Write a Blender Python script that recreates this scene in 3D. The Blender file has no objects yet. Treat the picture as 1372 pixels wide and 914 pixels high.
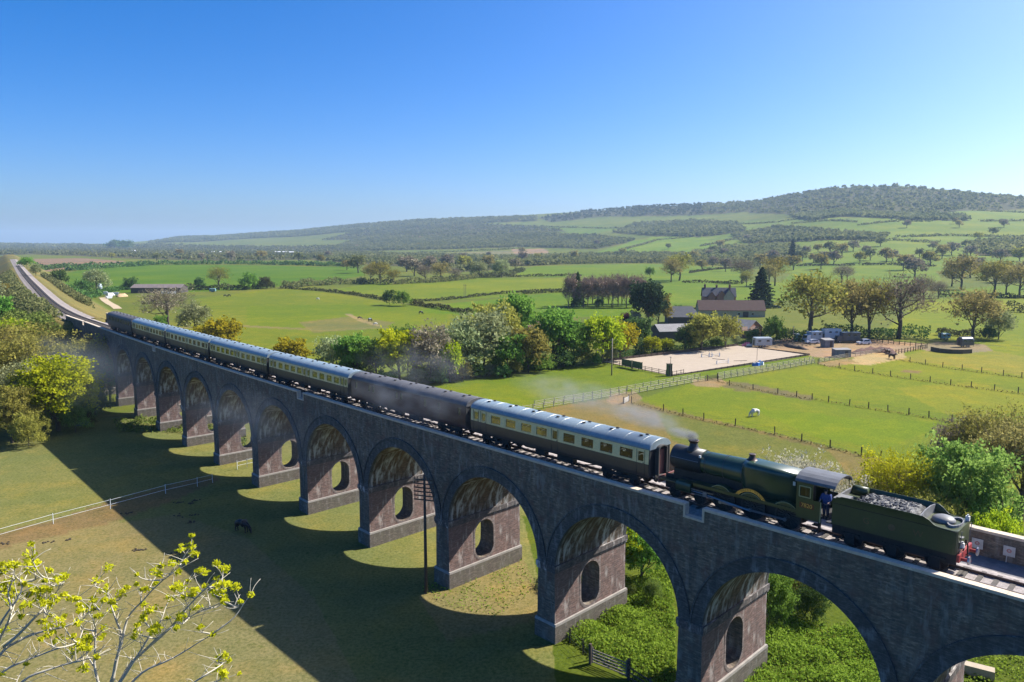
# steam train on a brick viaduct
import bpy, math, random
import numpy as np
from mathutils import Vector
EXPOSURE = 1.35
HAZE = 7e-5
R = math.radians
scn = bpy.context.scene
col = scn.collection
rng = np.random.default_rng(11)
random.seed(11)

# ---------------------------------------------------------------- camera constants
FPX, CX, CY, YH = 1000.458, 686.0, 457.0, 325.596
PITCH = math.atan((CY - YH) / FPX)
RZ = 14.4                      # rail level above the meadow
CAMZ = RZ + 18.232

# ---------------------------------------------------------------- mesh helpers
class MB:
    def __init__(s):
        s.V = []; s.F = []; s.M = []
    def add(s, vs, fs, m=0):
        b = len(s.V)
        s.V += [tuple(v) for v in vs]
        s.F += [tuple(i + b for i in f) for f in fs]
        s.M += [m] * len(fs)
        return s
    def box(s, c, d, rz=0.0, m=0, top=1.0):
        x, y, z = d[0] / 2, d[1] / 2, d[2] / 2
        ca, sa = math.cos(rz), math.sin(rz)
        vs = []
        for k, zz in ((1, -z), (top, z)):
            for a, b in ((-x, -y), (x, -y), (x, y), (-x, y)):
                a *= k; b *= k
                vs.append((c[0] + a * ca - b * sa, c[1] + a * sa + b * ca, c[2] + zz))
        return s.add(vs, [(3, 2, 1, 0), (4, 5, 6, 7), (0, 1, 5, 4), (1, 2, 6, 5), (2, 3, 7, 6), (3, 0, 4, 7)], m)
    def span(s, x0, x1, y0, y1, z0, z1, m=0):
        return s.box(((x0 + x1) / 2, (y0 + y1) / 2, (z0 + z1) / 2), (x1 - x0, y1 - y0, z1 - z0), 0, m)
    def loft(s, rings, m=0, caps=True, closed=True):
        n = len(rings[0]); vs = [p for r in rings for p in r]; fs = []
        for i in range(len(rings) - 1):
            for j in range(n if closed else n - 1):
                k = (j + 1) % n
                fs.append((i * n + j, i * n + k, (i + 1) * n + k, (i + 1) * n + j))
        if caps:
            fs.append(tuple(range(n - 1, -1, -1)))
            fs.append(tuple((len(rings) - 1) * n + j for j in range(n)))
        return s.add(vs, fs, m)
    def tube(s, pts, r, n=6, m=0, caps=True):
        pts = [Vector(p) for p in pts]
        rs = r if isinstance(r, (list, tuple)) else [r] * len(pts)
        rings = []
        for i, p in enumerate(pts):
            t = (pts[min(i + 1, len(pts) - 1)] - pts[max(i - 1, 0)])
            if t.length < 1e-9: t = Vector((0, 0, 1))
            t.normalize()
            a = t.cross(Vector((0, 0, 1)) if abs(t.z) < .9 else Vector((1, 0, 0))).normalized()
            b = t.cross(a)
            rings.append([p + (a * math.cos(2 * math.pi * j / n) + b * math.sin(2 * math.pi * j / n)) * rs[i] for j in range(n)])
        return s.loft(rings, m, caps)
    def lathe(s, c, prof, n=16, m=0, axis='z', caps=True):
        rings = []
        for r, h in prof:
            ring = []
            for j in range(n):
                a = 2 * math.pi * j / n
                u, v = r * math.cos(a), r * math.sin(a)
                ring.append({'z': (c[0] + u, c[1] + v, c[2] + h), 'x': (c[0] + h, c[1] + u, c[2] + v), 'y': (c[0] + u, c[1] + h, c[2] + v)}[axis])
            rings.append(ring)
        return s.loft(rings, m, caps)
    def prism(s, poly, f, a, b, m=0):
        """extrude a 2D outline from depth a to depth b; f(u, v, depth) -> xyz"""
        n = len(poly)
        vs = [f(u, v, a) for u, v in poly] + [f(u, v, b) for u, v in poly]
        fs = [tuple(range(n - 1, -1, -1)), tuple(range(n, 2 * n))]
        fs += [(i, (i + 1) % n, n + (i + 1) % n, n + i) for i in range(n)]
        return s.add(vs, fs, m)
    def mesh(s, name, mats, smooth=False, bend=False):
        me = bpy.data.meshes.new(name)
        V = np.array(s.V, float)
        W = V
        if bend:
            x, y = track(V[:, 0], V[:, 1]); W = np.stack([x, y, V[:, 2] + RZ], 1)
        me.from_pydata(W.tolist(), [], s.F)
        for mm in (mats if isinstance(mats, (list, tuple)) else [mats]): me.materials.append(mm)
        me.polygons.foreach_set('material_index', s.M)
        if smooth: me.polygons.foreach_set('use_smooth', [True] * len(s.F))
        if bend:
            uv = me.uv_layers.new(name='UVMap')
            out = []
            for f in s.F:
                p = V[list(f)]
                nrm = np.abs(np.cross(p[1] - p[0], p[2] - p[0]) + (np.cross(p[2] - p[0], p[3] - p[0]) if len(f) > 3 else 0))
                ax = nrm.argmax()
                a, b = ((1, 2), (0, 2), (0, 1))[ax]
                for q in p: out += [q[a], q[b]]
            uv.data.foreach_set('uv', out)
        me.validate(); me.update()
        return me
    def build(s, name, mats, parent=None, smooth=False, bend=False):
        o = bpy.data.objects.new(name, s.mesh(name, mats, smooth, bend))
        col.objects.link(o)
        if parent: o.parent = parent
        return o

def ob(name, me, parent=None, loc=None, rz=0.0, sc=None):
    o = bpy.data.objects.new(name, me); col.objects.link(o)
    if parent: o.parent = parent
    if loc is not None: o.location = loc
    if rz: o.rotation_euler = (0, 0, rz)
    if sc is not None: o.scale = sc
    return o
def tag(o, label, cat, group=None, kind=None):
    o['label'] = label; o['category'] = cat
    if group: o['group'] = group
    if kind: o['kind'] = kind
    return o
def struct(o):
    o['kind'] = 'structure'; return o
def thing(name, label, cat, loc=(0, 0, 0), rz=0.0, group=None):
    return tag(ob(name, None, None, loc, rz), label, cat, group)
def copy_tree(o, parent=None):
    c = o.copy(); col.objects.link(c)
    if parent: c.parent = parent
    for ch in list(o.children): copy_tree(ch, c)
    return c

def quads(name, P, mat, lv=None, parent=None, obj=True):
    """P: (N,4,3) array of quads -> one mesh, fast"""
    n = len(P)
    me = bpy.data.meshes.new(name)
    me.vertices.add(n * 4); me.vertices.foreach_set('co', np.ascontiguousarray(P, dtype=np.float32).ravel())
    me.loops.add(n * 4); me.loops.foreach_set('vertex_index', np.arange(n * 4, dtype=np.int32))
    me.polygons.add(n); me.polygons.foreach_set('loop_start', np.arange(0, n * 4, 4, dtype=np.int32))
    if lv is not None:
        at = me.attributes.new('lv', 'FLOAT', 'FACE'); at.data.foreach_set('value', np.asarray(lv, dtype=np.float32))
    me.materials.append(mat); me.update(calc_edges=True)
    if not obj: return me
    return ob(name, me, parent)

# ---------------------------------------------------------------- materials
def new_mat(name):
    m = bpy.data.materials.new(name); m.use_nodes = True
    nt = m.node_tree; nt.nodes.clear()
    out = nt.nodes.new('ShaderNodeOutputMaterial')
    return m, nt, out
def N(nt, t, **kw):
    n = nt.nodes.new(t)
    for k, v in kw.items():
        if k in n.inputs.keys(): n.inputs[k].default_value = v
        else: setattr(n, k, v)
    return n
def L(nt, a, b): nt.links.new(a, b)
def rgba(c): return (c[0], c[1], c[2], 1.0)
def mixc(nt, fac, a, b, blend='MIX'):
    n = nt.nodes.new('ShaderNodeMix'); n.data_type = 'RGBA'; n.blend_type = blend
    for sock, v in ((n.inputs[0], fac), (n.inputs[6], a), (n.inputs[7], b)):
        if hasattr(v, 'is_output'): L(nt, v, sock)
        else: sock.default_value = v if not isinstance(v, tuple) or len(v) == 4 else rgba(v)
    return n.outputs[2]
def ramp(nt, x, a, b):
    n = nt.nodes.new('ShaderNodeMapRange'); n.inputs[1].default_value = a; n.inputs[2].default_value = b
    L(nt, x, n.inputs[0]); return n.outputs[0]
def noise(nt, vec, scale, detail=4, rough=.55):
    n = N(nt, 'ShaderNodeTexNoise', Scale=scale, Detail=detail, Roughness=rough); L(nt, vec, n.inputs['Vector']); return n.outputs['Fac']
def coords(nt, which='Object', sc=None):
    tc = nt.nodes.new('ShaderNodeTexCoord'); o = tc.outputs[which]
    if sc:
        mp = N(nt, 'ShaderNodeMapping'); mp.inputs['Scale'].default_value = sc; L(nt, o, mp.inputs['Vector']); o = mp.outputs[0]
    return o
def paint(name, c, rough=.6, var=.22, scale=2.5, metal=0.0, dirt=0.0, dirtc=(.07, .06, .05), spec=.4, bump=0.0):
    m, nt, out = new_mat(name)
    v = coords(nt)
    n1 = noise(nt, v, scale, 5); n2 = noise(nt, v, scale * 7, 3)
    base = mixc(nt, ramp(nt, n1, .3, .7), tuple(x * (1 - var) for x in c), tuple(min(1, x * (1 + var)) for x in c))
    base = mixc(nt, ramp(nt, n2, .35, .75), base, tuple(x * .85 for x in c))
    if dirt:
        vs = coords(nt, 'Object', (1.2, 1.2, .35)); n3 = noise(nt, vs, scale * 1.4, 6)
        f = N(nt, 'ShaderNodeMath', operation='MULTIPLY'); L(nt, ramp(nt, n3, .45, .75), f.inputs[0]); f.inputs[1].default_value = dirt
        base = mixc(nt, f.outputs[0], base, dirtc)
    b = N(nt, 'ShaderNodeBsdfPrincipled'); L(nt, base, b.inputs['Base Color'])
    b.inputs['Roughness'].default_value = rough; b.inputs['Metallic'].default_value = metal
    b.inputs['Specular IOR Level'].default_value = spec
    if bump:
        bp = N(nt, 'ShaderNodeBump', Strength=bump, Distance=.03); L(nt, n2, bp.inputs['Height']); L(nt, bp.outputs[0], b.inputs['Normal'])
    L(nt, b.outputs[0], out.inputs[0])
    return m
def brick(name, c1, c2, mortar, stain=(.05, .055, .06), stain_amt=.6, white=.0, whitec=(.5, .5, .48), red=0.0, wcov=0.0):
    m, nt, out = new_mat(name)
    uv = coords(nt, 'UV')
    br = N(nt, 'ShaderNodeTexBrick', Scale=1.0); L(nt, uv, br.inputs['Vector'])
    br.inputs['Color1'].default_value = rgba(c1); br.inputs['Color2'].default_value = rgba(c2); br.inputs['Mortar'].default_value = rgba(mortar)
    br.inputs['Brick Width'].default_value = .52; br.inputs['Row Height'].default_value = .19; br.inputs['Mortar Size'].default_value = .018
    br.inputs['Bias'].default_value = -.1
    n1 = noise(nt, uv, .45, 6, .62); n2 = noise(nt, uv, 2.6, 5, .6)
    cm = N(nt, 'ShaderNodeMapping'); cm.inputs['Scale'].default_value = (.9, 3.6, 1); L(nt, uv, cm.inputs['Vector']); n6 = noise(nt, cm.outputs[0], 2.1, 6, .75)
    base = mixc(nt, ramp(nt, n2, .35, .7), br.outputs[0], tuple(x * .5 for x in c1))
    base = mixc(nt, ramp(nt, n6, .5, .68), base, tuple(min(1, x * 1.75) for x in c1))
    f = N(nt, 'ShaderNodeMath', operation='MULTIPLY'); L(nt, ramp(nt, n1, .42, .68), f.inputs[0]); f.inputs[1].default_value = stain_amt
    base = mixc(nt, f.outputs[0], base, stain)
    if red:
        n4 = noise(nt, uv, .9, 4)
        f = N(nt, 'ShaderNodeMath', operation='MULTIPLY'); L(nt, ramp(nt, n4, .5, .72), f.inputs[0]); f.inputs[1].default_value = red
        base = mixc(nt, f.outputs[0], base, (.17, .075, .055))
    dv = N(nt, 'ShaderNodeMapping'); dv.inputs['Scale'].default_value = (1.1, .16, 1); dv.inputs['Location'].default_value = (7.3, 2.1, 0); L(nt, uv, dv.inputs['Vector'])
    n8 = noise(nt, dv.outputs[0], 1.0, 5, .7)
    f = N(nt, 'ShaderNodeMath', operation='MULTIPLY'); L(nt, ramp(nt, n8, .48, .66), f.inputs[0]); f.inputs[1].default_value = .6
    base = mixc(nt, f.outputs[0], base, tuple(x * .8 for x in stain))
    if white:
        sv = N(nt, 'ShaderNodeMapping'); sv.inputs['Scale'].default_value = (1.7, .42, 1); L(nt, uv, sv.inputs['Vector'])
        n3 = noise(nt, sv.outputs[0], 1.3, 5, .65); n5 = noise(nt, uv, .35, 2)
        f = N(nt, 'ShaderNodeMath', operation='MULTIPLY'); L(nt, ramp(nt, n3, .52 - wcov, .66 - wcov), f.inputs[0]); L(nt, ramp(nt, n5, .40 - wcov, .56 - wcov), f.inputs[1])
        g = N(nt, 'ShaderNodeMath', operation='MULTIPLY'); L(nt, f.outputs[0], g.inputs[0]); g.inputs[1].default_value = white
        base = mixc(nt, g.outputs[0], base, whitec)
    b = N(nt, 'ShaderNodeBsdfPrincipled', Roughness=.85); L(nt, base, b.inputs['Base Color']); b.inputs['Specular IOR Level'].default_value = .2
    bp = N(nt, 'ShaderNodeBump', Strength=.35, Distance=.02); L(nt, br.outputs['Fac'], bp.inputs['Height']); bp.invert = True; L(nt, bp.outputs[0], b.inputs['Normal'])
    L(nt, b.outputs[0], out.inputs[0])
    return m
def leafmat(name, a, b, trans=.45, spread=1.0):
    """leaf colour runs from a to b by the per-leaf value"""
    m, nt, out = new_mat(name)
    at = N(nt, 'ShaderNodeAttribute', attribute_name='lv')
    oi = N(nt, 'ShaderNodeObjectInfo')
    base = mixc(nt, at.outputs['Fac'], a, b)
    hv = N(nt, 'ShaderNodeHueSaturation'); L(nt, base, hv.inputs['Color'])
    h = N(nt, 'ShaderNodeMapRange'); h.inputs[3].default_value = .5 - .018 * spread; h.inputs[4].default_value = .5 + .018 * spread
    L(nt, oi.outputs['Random'], h.inputs[0]); L(nt, h.outputs[0], hv.inputs['Hue'])
    v = N(nt, 'ShaderNodeMapRange'); v.inputs[3].default_value = 1 - .18 * spread; v.inputs[4].default_value = 1 + .2 * spread
    L(nt, oi.outputs['Random'], v.inputs[0]); L(nt, v.outputs[0], hv.inputs['Value'])
    d = N(nt, 'ShaderNodeBsdfDiffuse'); t = N(nt, 'ShaderNodeBsdfTranslucent')
    L(nt, hv.outputs[0], d.inputs['Color']); L(nt, hv.outputs[0], t.inputs['Color'])
    mx = N(nt, 'ShaderNodeMixShader'); mx.inputs[0].default_value = trans
    L(nt, d.outputs[0], mx.inputs[1]); L(nt, t.outputs[0], mx.inputs[2])
    L(nt, mx.outputs[0], out.inputs[0])
    return m
def glass(name, tint=(.55, .6, .6), gl=.16):
    m, nt, out = new_mat(name)
    t = N(nt, 'ShaderNodeBsdfTransparent', Color=rgba(tint)); g = N(nt, 'ShaderNodeBsdfGlossy', Roughness=.06)
    fr = N(nt, 'ShaderNodeLayerWeight', Blend=.3)
    f = N(nt, 'ShaderNodeMath', operation='MULTIPLY_ADD'); L(nt, fr.outputs['Fresnel'], f.inputs[0]); f.inputs[1].default_value = .3; f.inputs[2].default_value = gl * .2
    mx = N(nt, 'ShaderNodeMixShader'); L(nt, f.outputs[0], mx.inputs[0]); L(nt, t.outputs[0], mx.inputs[1]); L(nt, g.outputs[0], mx.inputs[2])
    L(nt, mx.outputs[0], out.inputs[0])
    return m

# ---------------------------------------------------------------- track path (measured from the photograph)
_x0, _y0, _th, _k = 10.991, 53.982, 2.34869, -.0005
def _rail_point(px, py):
    d = ray(px, py); t = (RZ - CAMZ) / d[2]; return (d[0] * t, d[1] * t)
def ray(px, py):
    cx = (px - CX) / FPX; cu = (CY - py) / FPX
    return np.array([cx, math.cos(PITCH) + cu * math.sin(PITCH), -math.sin(PITCH) + cu * math.cos(PITCH)])
_ds = .5
def _mkpath():
    s = np.arange(-120, 150 + _ds, _ds); h = _th + _k * s
    # integrate from s = 0
    X = np.zeros_like(s); Y = np.zeros_like(s); i0 = np.argmin(abs(s))
    for i in range(i0 + 1, len(s)):
        hm = (h[i] + h[i - 1]) / 2; X[i] = X[i - 1] + math.cos(hm) * _ds; Y[i] = Y[i - 1] + math.sin(hm) * _ds
    for i in range(i0 - 1, -1, -1):
        hm = (h[i] + h[i + 1]) / 2; X[i] = X[i + 1] - math.cos(hm) * _ds; Y[i] = Y[i + 1] - math.sin(hm) * _ds
    pts = list(zip(X + _x0, Y + _y0))
    # the far part bends gently right, through surveyed points
    ctrl = [pts[-2], pts[-1]] + [_rail_point(*p) for p in ((98, 421.5), (70.5, 406), (50.3, 387.2), (32.7, 368), (19.5, 350))]
    e = np.array(ctrl[-1]) + (np.array(ctrl[-1]) - np.array(ctrl[-2])) * 1.5
    ctrl.append(tuple(e)); ctrl = [np.array(c) for c in ctrl]
    for i in range(1, len(ctrl) - 1):
        a, b = ctrl[i], ctrl[i + 1]
        ln = np.linalg.norm(b - a); n = max(2, int(ln / _ds))
        ta = (ctrl[i + 1] - ctrl[i - 1]); ta = ta / np.linalg.norm(ta) * ln
        tb = (ctrl[min(i + 2, len(ctrl) - 1)] - ctrl[i]); tb = tb / np.linalg.norm(tb) * ln
        for q in range(1, n + 1):
            t = q / n; h0 = 2 * t**3 - 3 * t**2 + 1; h1 = t**3 - 2 * t**2 + t; h2 = -2 * t**3 + 3 * t**2; h3 = t**3 - t**2
            pts.append(tuple(h0 * a + h1 * ta + h2 * b + h3 * tb))
    P = np.array(pts)
    d = np.diff(P, axis=0); ln = np.hypot(d[:, 0], d[:, 1])
    S = np.concatenate([[0], np.cumsum(ln)]) - 120.0
    T = np.gradient(P, axis=0); T /= np.linalg.norm(T, axis=1)[:, None]
    return S, P, T
PS, PP, PT = _mkpath()
def track(s, o):
    s = np.asarray(s, float); o = np.asarray(o, float)
    x = np.interp(s, PS, PP[:, 0]); y = np.interp(s, PS, PP[:, 1])
    tx = np.interp(s, PS, PT[:, 0]); ty = np.interp(s, PS, PT[:, 1])
    return x - ty * o, y + tx * o        # o > 0 is the side facing the camera
def T(s, o=0.0, z=0.0):
    x, y = track(s, o); return Vector((float(x), float(y), z + RZ))
def heading(s):
    return math.atan2(float(np.interp(s, PS, PT[:, 1])), float(np.interp(s, PS, PT[:, 0])))

# ---------------------------------------------------------------- terrain height
VS_END = 173.5                 # where the viaduct ends and the bank begins
_skx = [-900, -300, 0, 150, 200, 240, 300, 400, 480, 560, 700, 800, 870, 950, 1000, 1060, 1120, 1190, 1280, 1372, 1600, 2600]
_sky = [327, 327, 327, 327, 323, 318, 316, 309, 301, 294.5, 289, 283, 277.5, 275, 273, 263, 253.5, 250.5, 257.5, 266, 270, 290]
_rgx = [-900, 0, 300, 500, 700, 900, 1100, 1372, 2600]
_rgr = [6500, 6500, 6000, 5200, 4400, 3600, 2900, 2500, 2500]
_ry0 = [3500, 3500, 3000, 2300, 1700, 1250, 800, 680, 600]
BX, BY = PP[PS > VS_END][::8, 0], PP[PS > VS_END][::8, 1]
def H(X, Y):
    X = np.asarray(X, float); Y = np.asarray(Y, float)
    Yc = np.maximum(Y, 1.0)
    px = np.clip(CX + FPX * X / Yc, -900, 2600)
    e = (YH - np.interp(px, _skx, _sky)) / FPX
    Rr = np.interp(px, _rgx, _rgr); y0 = np.interp(px, _rgx, _ry0)
    zr = np.maximum(CAMZ + e * Rr, 0)
    g = np.clip((Yc - y0) / (Rr - y0), 0, 1)
    z = zr * g ** 1.5
    z = np.where(Yc > Rr, zr * (1 - .12 * np.clip((Yc - Rr) / 1500, 0, 3)), z)
    z = z + g * (np.sin(X * .0061 + 1) * np.sin(Y * .0047) * 7 + np.sin(X * .013 + Y * .009) * 3.5) * np.clip((1 - g) * 3, 0, 1)
    z = z + .25 * np.sin(X * .05 + .3) * np.sin(Y * .043) * np.clip((np.hypot(X, Y) - 90) / 60, 0, 1)
    # railway bank beyond the viaduct
    sh = z.shape; Xf, Yf, zf = X.ravel(), Y.ravel(), z.ravel().copy()
    idx = np.where((Xf < -60) & (Xf > -1400) & (Yf > 120) & (Yf < 2300))[0]
    if len(idx):
        best = np.full(len(idx), 1e9); fx, fy = Xf[idx], Yf[idx]
        for c0 in range(0, len(idx), 20000):
            sl = slice(c0, c0 + 20000)
            d = np.hypot(fx[sl, None] - BX[None], fy[sl, None] - BY[None])
            best[sl] = d.min(1)
        ahead = np.clip((float(T(VS_END).x) - fx) * -.7 + (fy - float(T(VS_END).y)) * -.7, 0, 99)  # in front of the abutment
        front = ((fx - float(T(VS_END).x)) * math.cos(heading(VS_END)) + (fy - float(T(VS_END).y)) * math.sin(heading(VS_END))) < 0
        slope = np.where(front, .9, .52)
        hb = (RZ - .62) - np.maximum(0, best - 5.2) * slope
        zf[idx] = np.maximum(zf[idx], hb)
    return zf.reshape(sh)
_tt = np.concatenate([np.linspace(15, 120, 500), np.geomspace(120, 11000, 3500)[1:]])
def G(px, py, dz=0.0):
    """the place on the land that the surveyed picture point shows"""
    d = ray(px, py); d = d / math.hypot(d[0], d[1])
    x, y, z = d[0] * _tt, d[1] * _tt, CAMZ + d[2] * _tt
    below = np.where(z < H(x, y) + dz)[0]
    i = below[0] if len(below) else len(_tt) - 1
    t0, t1 = _tt[max(i - 1, 0)], _tt[i]
    for _ in range(14):
        tm = (t0 + t1) / 2
        if CAMZ + d[2] * tm < float(H(np.array([d[0] * tm]), np.array([d[1] * tm]))[0]) + dz: t1 = tm
        else: t0 = tm
    X, Y = d[0] * t1, d[1] * t1
    return Vector((X, Y, float(H(np.array([X]), np.array([Y]))[0])))
def Hs(x, y): return float(H(np.array([x]), np.array([y]))[0])
# ---------------------------------------------------------------- camera, light, sky, air
cam = bpy.data.cameras.new('camera'); cam.sensor_fit = 'HORIZONTAL'; cam.sensor_width = 36.0
cam.lens = 36.0 * FPX / 1372.0; cam.clip_start = .5; cam.clip_end = 40000
co = bpy.data.objects.new('camera', cam); col.objects.link(co)
co.location = (0, 0, CAMZ); co.rotation_euler = (math.pi / 2 - PITCH, 0, 0)
scn.camera = co
SUN = Vector((1.019, .42, 1.0)).normalized()
sl = bpy.data.lights.new('sun', 'SUN'); sl.energy = 4.1; sl.angle = R(.5); sl.color = (1.0, .95, .86)
so = bpy.data.objects.new('sun', sl); col.objects.link(so)
so.rotation_euler = SUN.to_track_quat('Z', 'Y').to_euler(); so.location = SUN * 300
w = bpy.data.worlds.new('World'); scn.world = w; w.use_nodes = True
nt = w.node_tree; nt.nodes.clear()
sky = nt.nodes.new('ShaderNodeTexSky'); sky.sky_type = 'NISHITA'; sky.sun_disc = False
sky.sun_elevation = math.asin(SUN.z); sky.sun_rotation = math.atan2(SUN.x, SUN.y)
sky.air_density = .7; sky.dust_density = 2.0; sky.ozone_density = 3.0; sky.altitude = 60
bg = nt.nodes.new('ShaderNodeBackground'); bg.inputs['Strength'].default_value = .0817
wo = nt.nodes.new('ShaderNodeOutputWorld'); hs = N(nt, 'ShaderNodeHueSaturation', Saturation=1.5); L(nt, sky.outputs[0], hs.inputs['Color']); L(nt, mixc(nt, 1.0, hs.outputs[0], (.75, .843, 1.0), 'MULTIPLY'), bg.inputs[0]); L(nt, bg.outputs[0], wo.inputs[0])
scn.view_settings.view_transform = 'Standard'; scn.view_settings.look = 'None'
scn.view_settings.exposure = EXPOSURE; scn.view_settings.gamma = 1.0
scn.cycles.max_bounces = 6; scn.cycles.diffuse_bounces = 3; scn.cycles.transparent_max_bounces = 12; scn.cycles.transmission_bounces = 4
scn.cycles.volume_bounces = 1
scn.cycles.use_denoising = True

# ---------------------------------------------------------------- land
FIELDS = [  # outline seen in the photograph, grass colour, how worn it is
    # broad zones first, later ones lie on top
    ([(-700, 760), (-300, 560), (0, 575), (120, 556), (300, 545), (560, 560), (700, 640), (760, 760), (790, 1500), (-2500, 1500)], (0.158, 0.158, 0.055)),
    ([(-300, 745), (0, 735), (150, 700), (240, 690), (330, 720), (420, 800), (480, 914), (300, 1000), (-300, 1000)], (0.195, 0.166, 0.076)),
    ([(560, 800), (600, 770), (700, 745), (725, 800), (720, 830), (600, 860)], (0.20, 0.165, 0.075)),
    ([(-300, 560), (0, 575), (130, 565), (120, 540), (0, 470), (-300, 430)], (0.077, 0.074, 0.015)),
    ([(700, 690), (900, 690), (1372, 790), (1800, 900), (1800, 1500), (780, 1500), (740, 850)], (0.076, 0.106, 0.011)),
    ([(60, 700), (160, 668), (265, 640), (300, 640), (240, 668), (150, 700), (0, 735), (-100, 760), (-100, 735)], (0.170, 0.125, 0.062)),
    # rough strip and field behind the viaduct
    ([(575, 520), (660, 500), (780, 484), (830, 486), (895, 503), (931, 511), (720, 548), (650, 560)], (0.119, 0.157, 0.012)),
    ([(240, 470), (262, 400), (340, 390), (400, 386), (520, 405), (640, 425), (640, 480), (400, 520)], (0.131, 0.157, 0.015)),
    ([(330, 410), (520, 405), (600, 418), (600, 432), (430, 442), (330, 436)], (0.119, 0.157, 0.011)),
    ([(400, 432), (470, 424), (530, 432), (510, 440), (420, 446)], (0.145, 0.140, 0.050)),
    ([(85, 379), (90, 366), (130, 357), (250, 354.5), (480, 358), (490, 369), (440, 379), (330, 388), (240, 392), (120, 392)], (0.071, 0.133, 0.007)),
    ([(44, 357), (46, 347), (112, 346), (166, 350), (160, 356), (110, 357)], (0.200, 0.135, 0.100)),
    ([(430, 390), (500, 379), (620, 372.5), (770, 373), (745, 392), (650, 400), (560, 403), (490, 396)], (0.125, 0.162, 0.014)),
    ([(590, 408), (680, 399), (760, 391), (850, 400), (860, 424), (780, 425), (640, 424), (560, 418)], (0.097, 0.157, 0.011)),
    ([(690, 366), (715, 357), (860, 353.5), (930, 356), (1010, 361), (990, 378), (880, 380), (780, 372), (700, 371)], (0.102, 0.157, 0.013)),
    ([(860, 392), (900, 377), (1010, 378), (1100, 379), (1060, 402), (980, 408), (870, 410)], (0.108, 0.162, 0.014)),
    ([(1040, 385), (1060, 366), (1140, 357), (1250, 356), (1262, 374), (1200, 392), (1080, 402)], (0.114, 0.166, 0.016)),
    ([(1190, 440), (1235, 400), (1372, 400), (1600, 400), (1600, 470), (1320, 462), (1230, 452)], (0.154, 0.180, 0.012)),
    ([(1372, 380), (1260, 390), (1260, 398), (1372, 398), (1600, 398), (1600, 380)], (0.114, 0.162, 0.014)),
    # paddocks by the riding school
    ([(840, 540), (931, 512), (962, 510), (1095, 488), (1190, 478), (1240, 462), (1330, 463), (1700, 480), (1700, 700), (1250, 640), (1175, 614), (1075, 588), (920, 556)], (0.143, 0.171, 0.011)),
    ([(1000, 545), (1150, 560), (1272, 566), (1190, 600), (1100, 588)], (0.131, 0.176, 0.007)),
    ([(1200, 520), (1300, 512), (1420, 535), (1400, 552), (1270, 556)], (0.188, 0.190, 0.013)),
    ([(1195, 482), (1240, 470), (1330, 470), (1372, 478), (1500, 490), (1500, 510), (1369, 503), (1250, 487)], (0.192, 0.185, 0.028)),
    ([(740, 545), (840, 531), (885, 546), (1075, 590), (1180, 616), (1230, 650), (1200, 690), (900, 640), (780, 600), (700, 560)], (0.165, 0.130, 0.050)),
    ([(880, 552), (990, 574), (1110, 604), (1140, 640), (1000, 620), (900, 590)], (0.124, 0.130, 0.030)),
    ([(900, 503), (1010, 487), (1085, 476), (1100, 478), (1000, 496), (931, 509)], (0.114, 0.157, 0.013)),
    ([(960, 511), (1000, 513), (1090, 531), (1088, 538), (1010, 524), (955, 517)], (0.150, 0.125, 0.060)),
    ([(1040, 470), (990, 462), (1060, 452), (1170, 455), (1245, 461), (1240, 466), (1200, 474), (1130, 480), (1090, 478)], (0.280, 0.200, 0.145)),
    ([(1128, 485), (1165, 473), (1210, 472), (1215, 480), (1160, 490)], (0.330, 0.260, 0.150)),
    ([(1225, 464), (1255, 458), (1320, 462), (1330, 470), (1290, 474), (1240, 470)], (0.210, 0.170, 0.120)),
    ([(460, 420), (470, 421), (486, 428), (512, 437), (506, 438), (480, 430)], (0.240, 0.190, 0.100)),
    ([(930, 509), (965, 507), (975, 514), (960, 520), (925, 516)], (0.240, 0.175, 0.100)),
    ([(818, 528), (850, 524), (862, 534), (838, 545), (812, 540)], (0.230, 0.165, 0.095)),
    ([(1095, 486), (1135, 480), (1150, 486), (1110, 492)], (0.220, 0.170, 0.090)),
    ([(1210, 496), (1235, 497), (1232, 500), (1205, 499)], (0.160, 0.120, 0.060)),
    ([(985, 521), (1010, 523), (1005, 526), (980, 524)], (0.150, 0.130, 0.050)),
    ([(240, 438), (330, 436), (440, 441), (520, 438), (520, 440), (440, 443.5), (330, 438.5), (240, 440.5)], (0.160, 0.150, 0.060)),
    # slopes
    ([(520, 344), (560, 340), (650, 337), (735, 334), (735, 341), (640, 346), (540, 347)], (0.160, 0.150, 0.075)),
    ([(685, 334), (730, 333), (735, 339), (690, 341)], (0.240, 0.170, 0.120)),
    ([(735, 345), (800, 338), (850, 322), (930, 318), (940, 330), (860, 341), (760, 349)], (0.114, 0.176, 0.014)),
    ([(845, 336), (870, 318), (935, 316), (975, 322), (960, 334), (880, 343)], (0.119, 0.180, 0.015)),
    ([(1060, 320), (1120, 296), (1250, 286), (1372, 283), (1700, 290), (1700, 345), (1372, 340), (1200, 335), (1060, 345)], (0.131, 0.176, 0.023)),
    ([(1030, 345), (1250, 335), (1372, 338), (1700, 345), (1700, 380), (1372, 374), (1200, 356), (1040, 366)], (0.119, 0.171, 0.019)),
    ([(940, 312), (1000, 296), (1120, 290), (1150, 298), (1060, 318), (960, 330)], (0.119, 0.162, 0.023)),
    ([(560, 318), (600, 308), (700, 303), (760, 300), (840, 306), (760, 318), (640, 323)], (0.102, 0.152, 0.023)),
    ([(660, 300), (760, 291), (900, 288), (960, 285), (940, 296), (820, 303), (720, 304)], (0.114, 0.142, 0.028)),
    ([(1240, 300), (1372, 290), (1500, 290), (1500, 312), (1372, 316), (1240, 318)], (0.137, 0.176, 0.023)),
]
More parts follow.
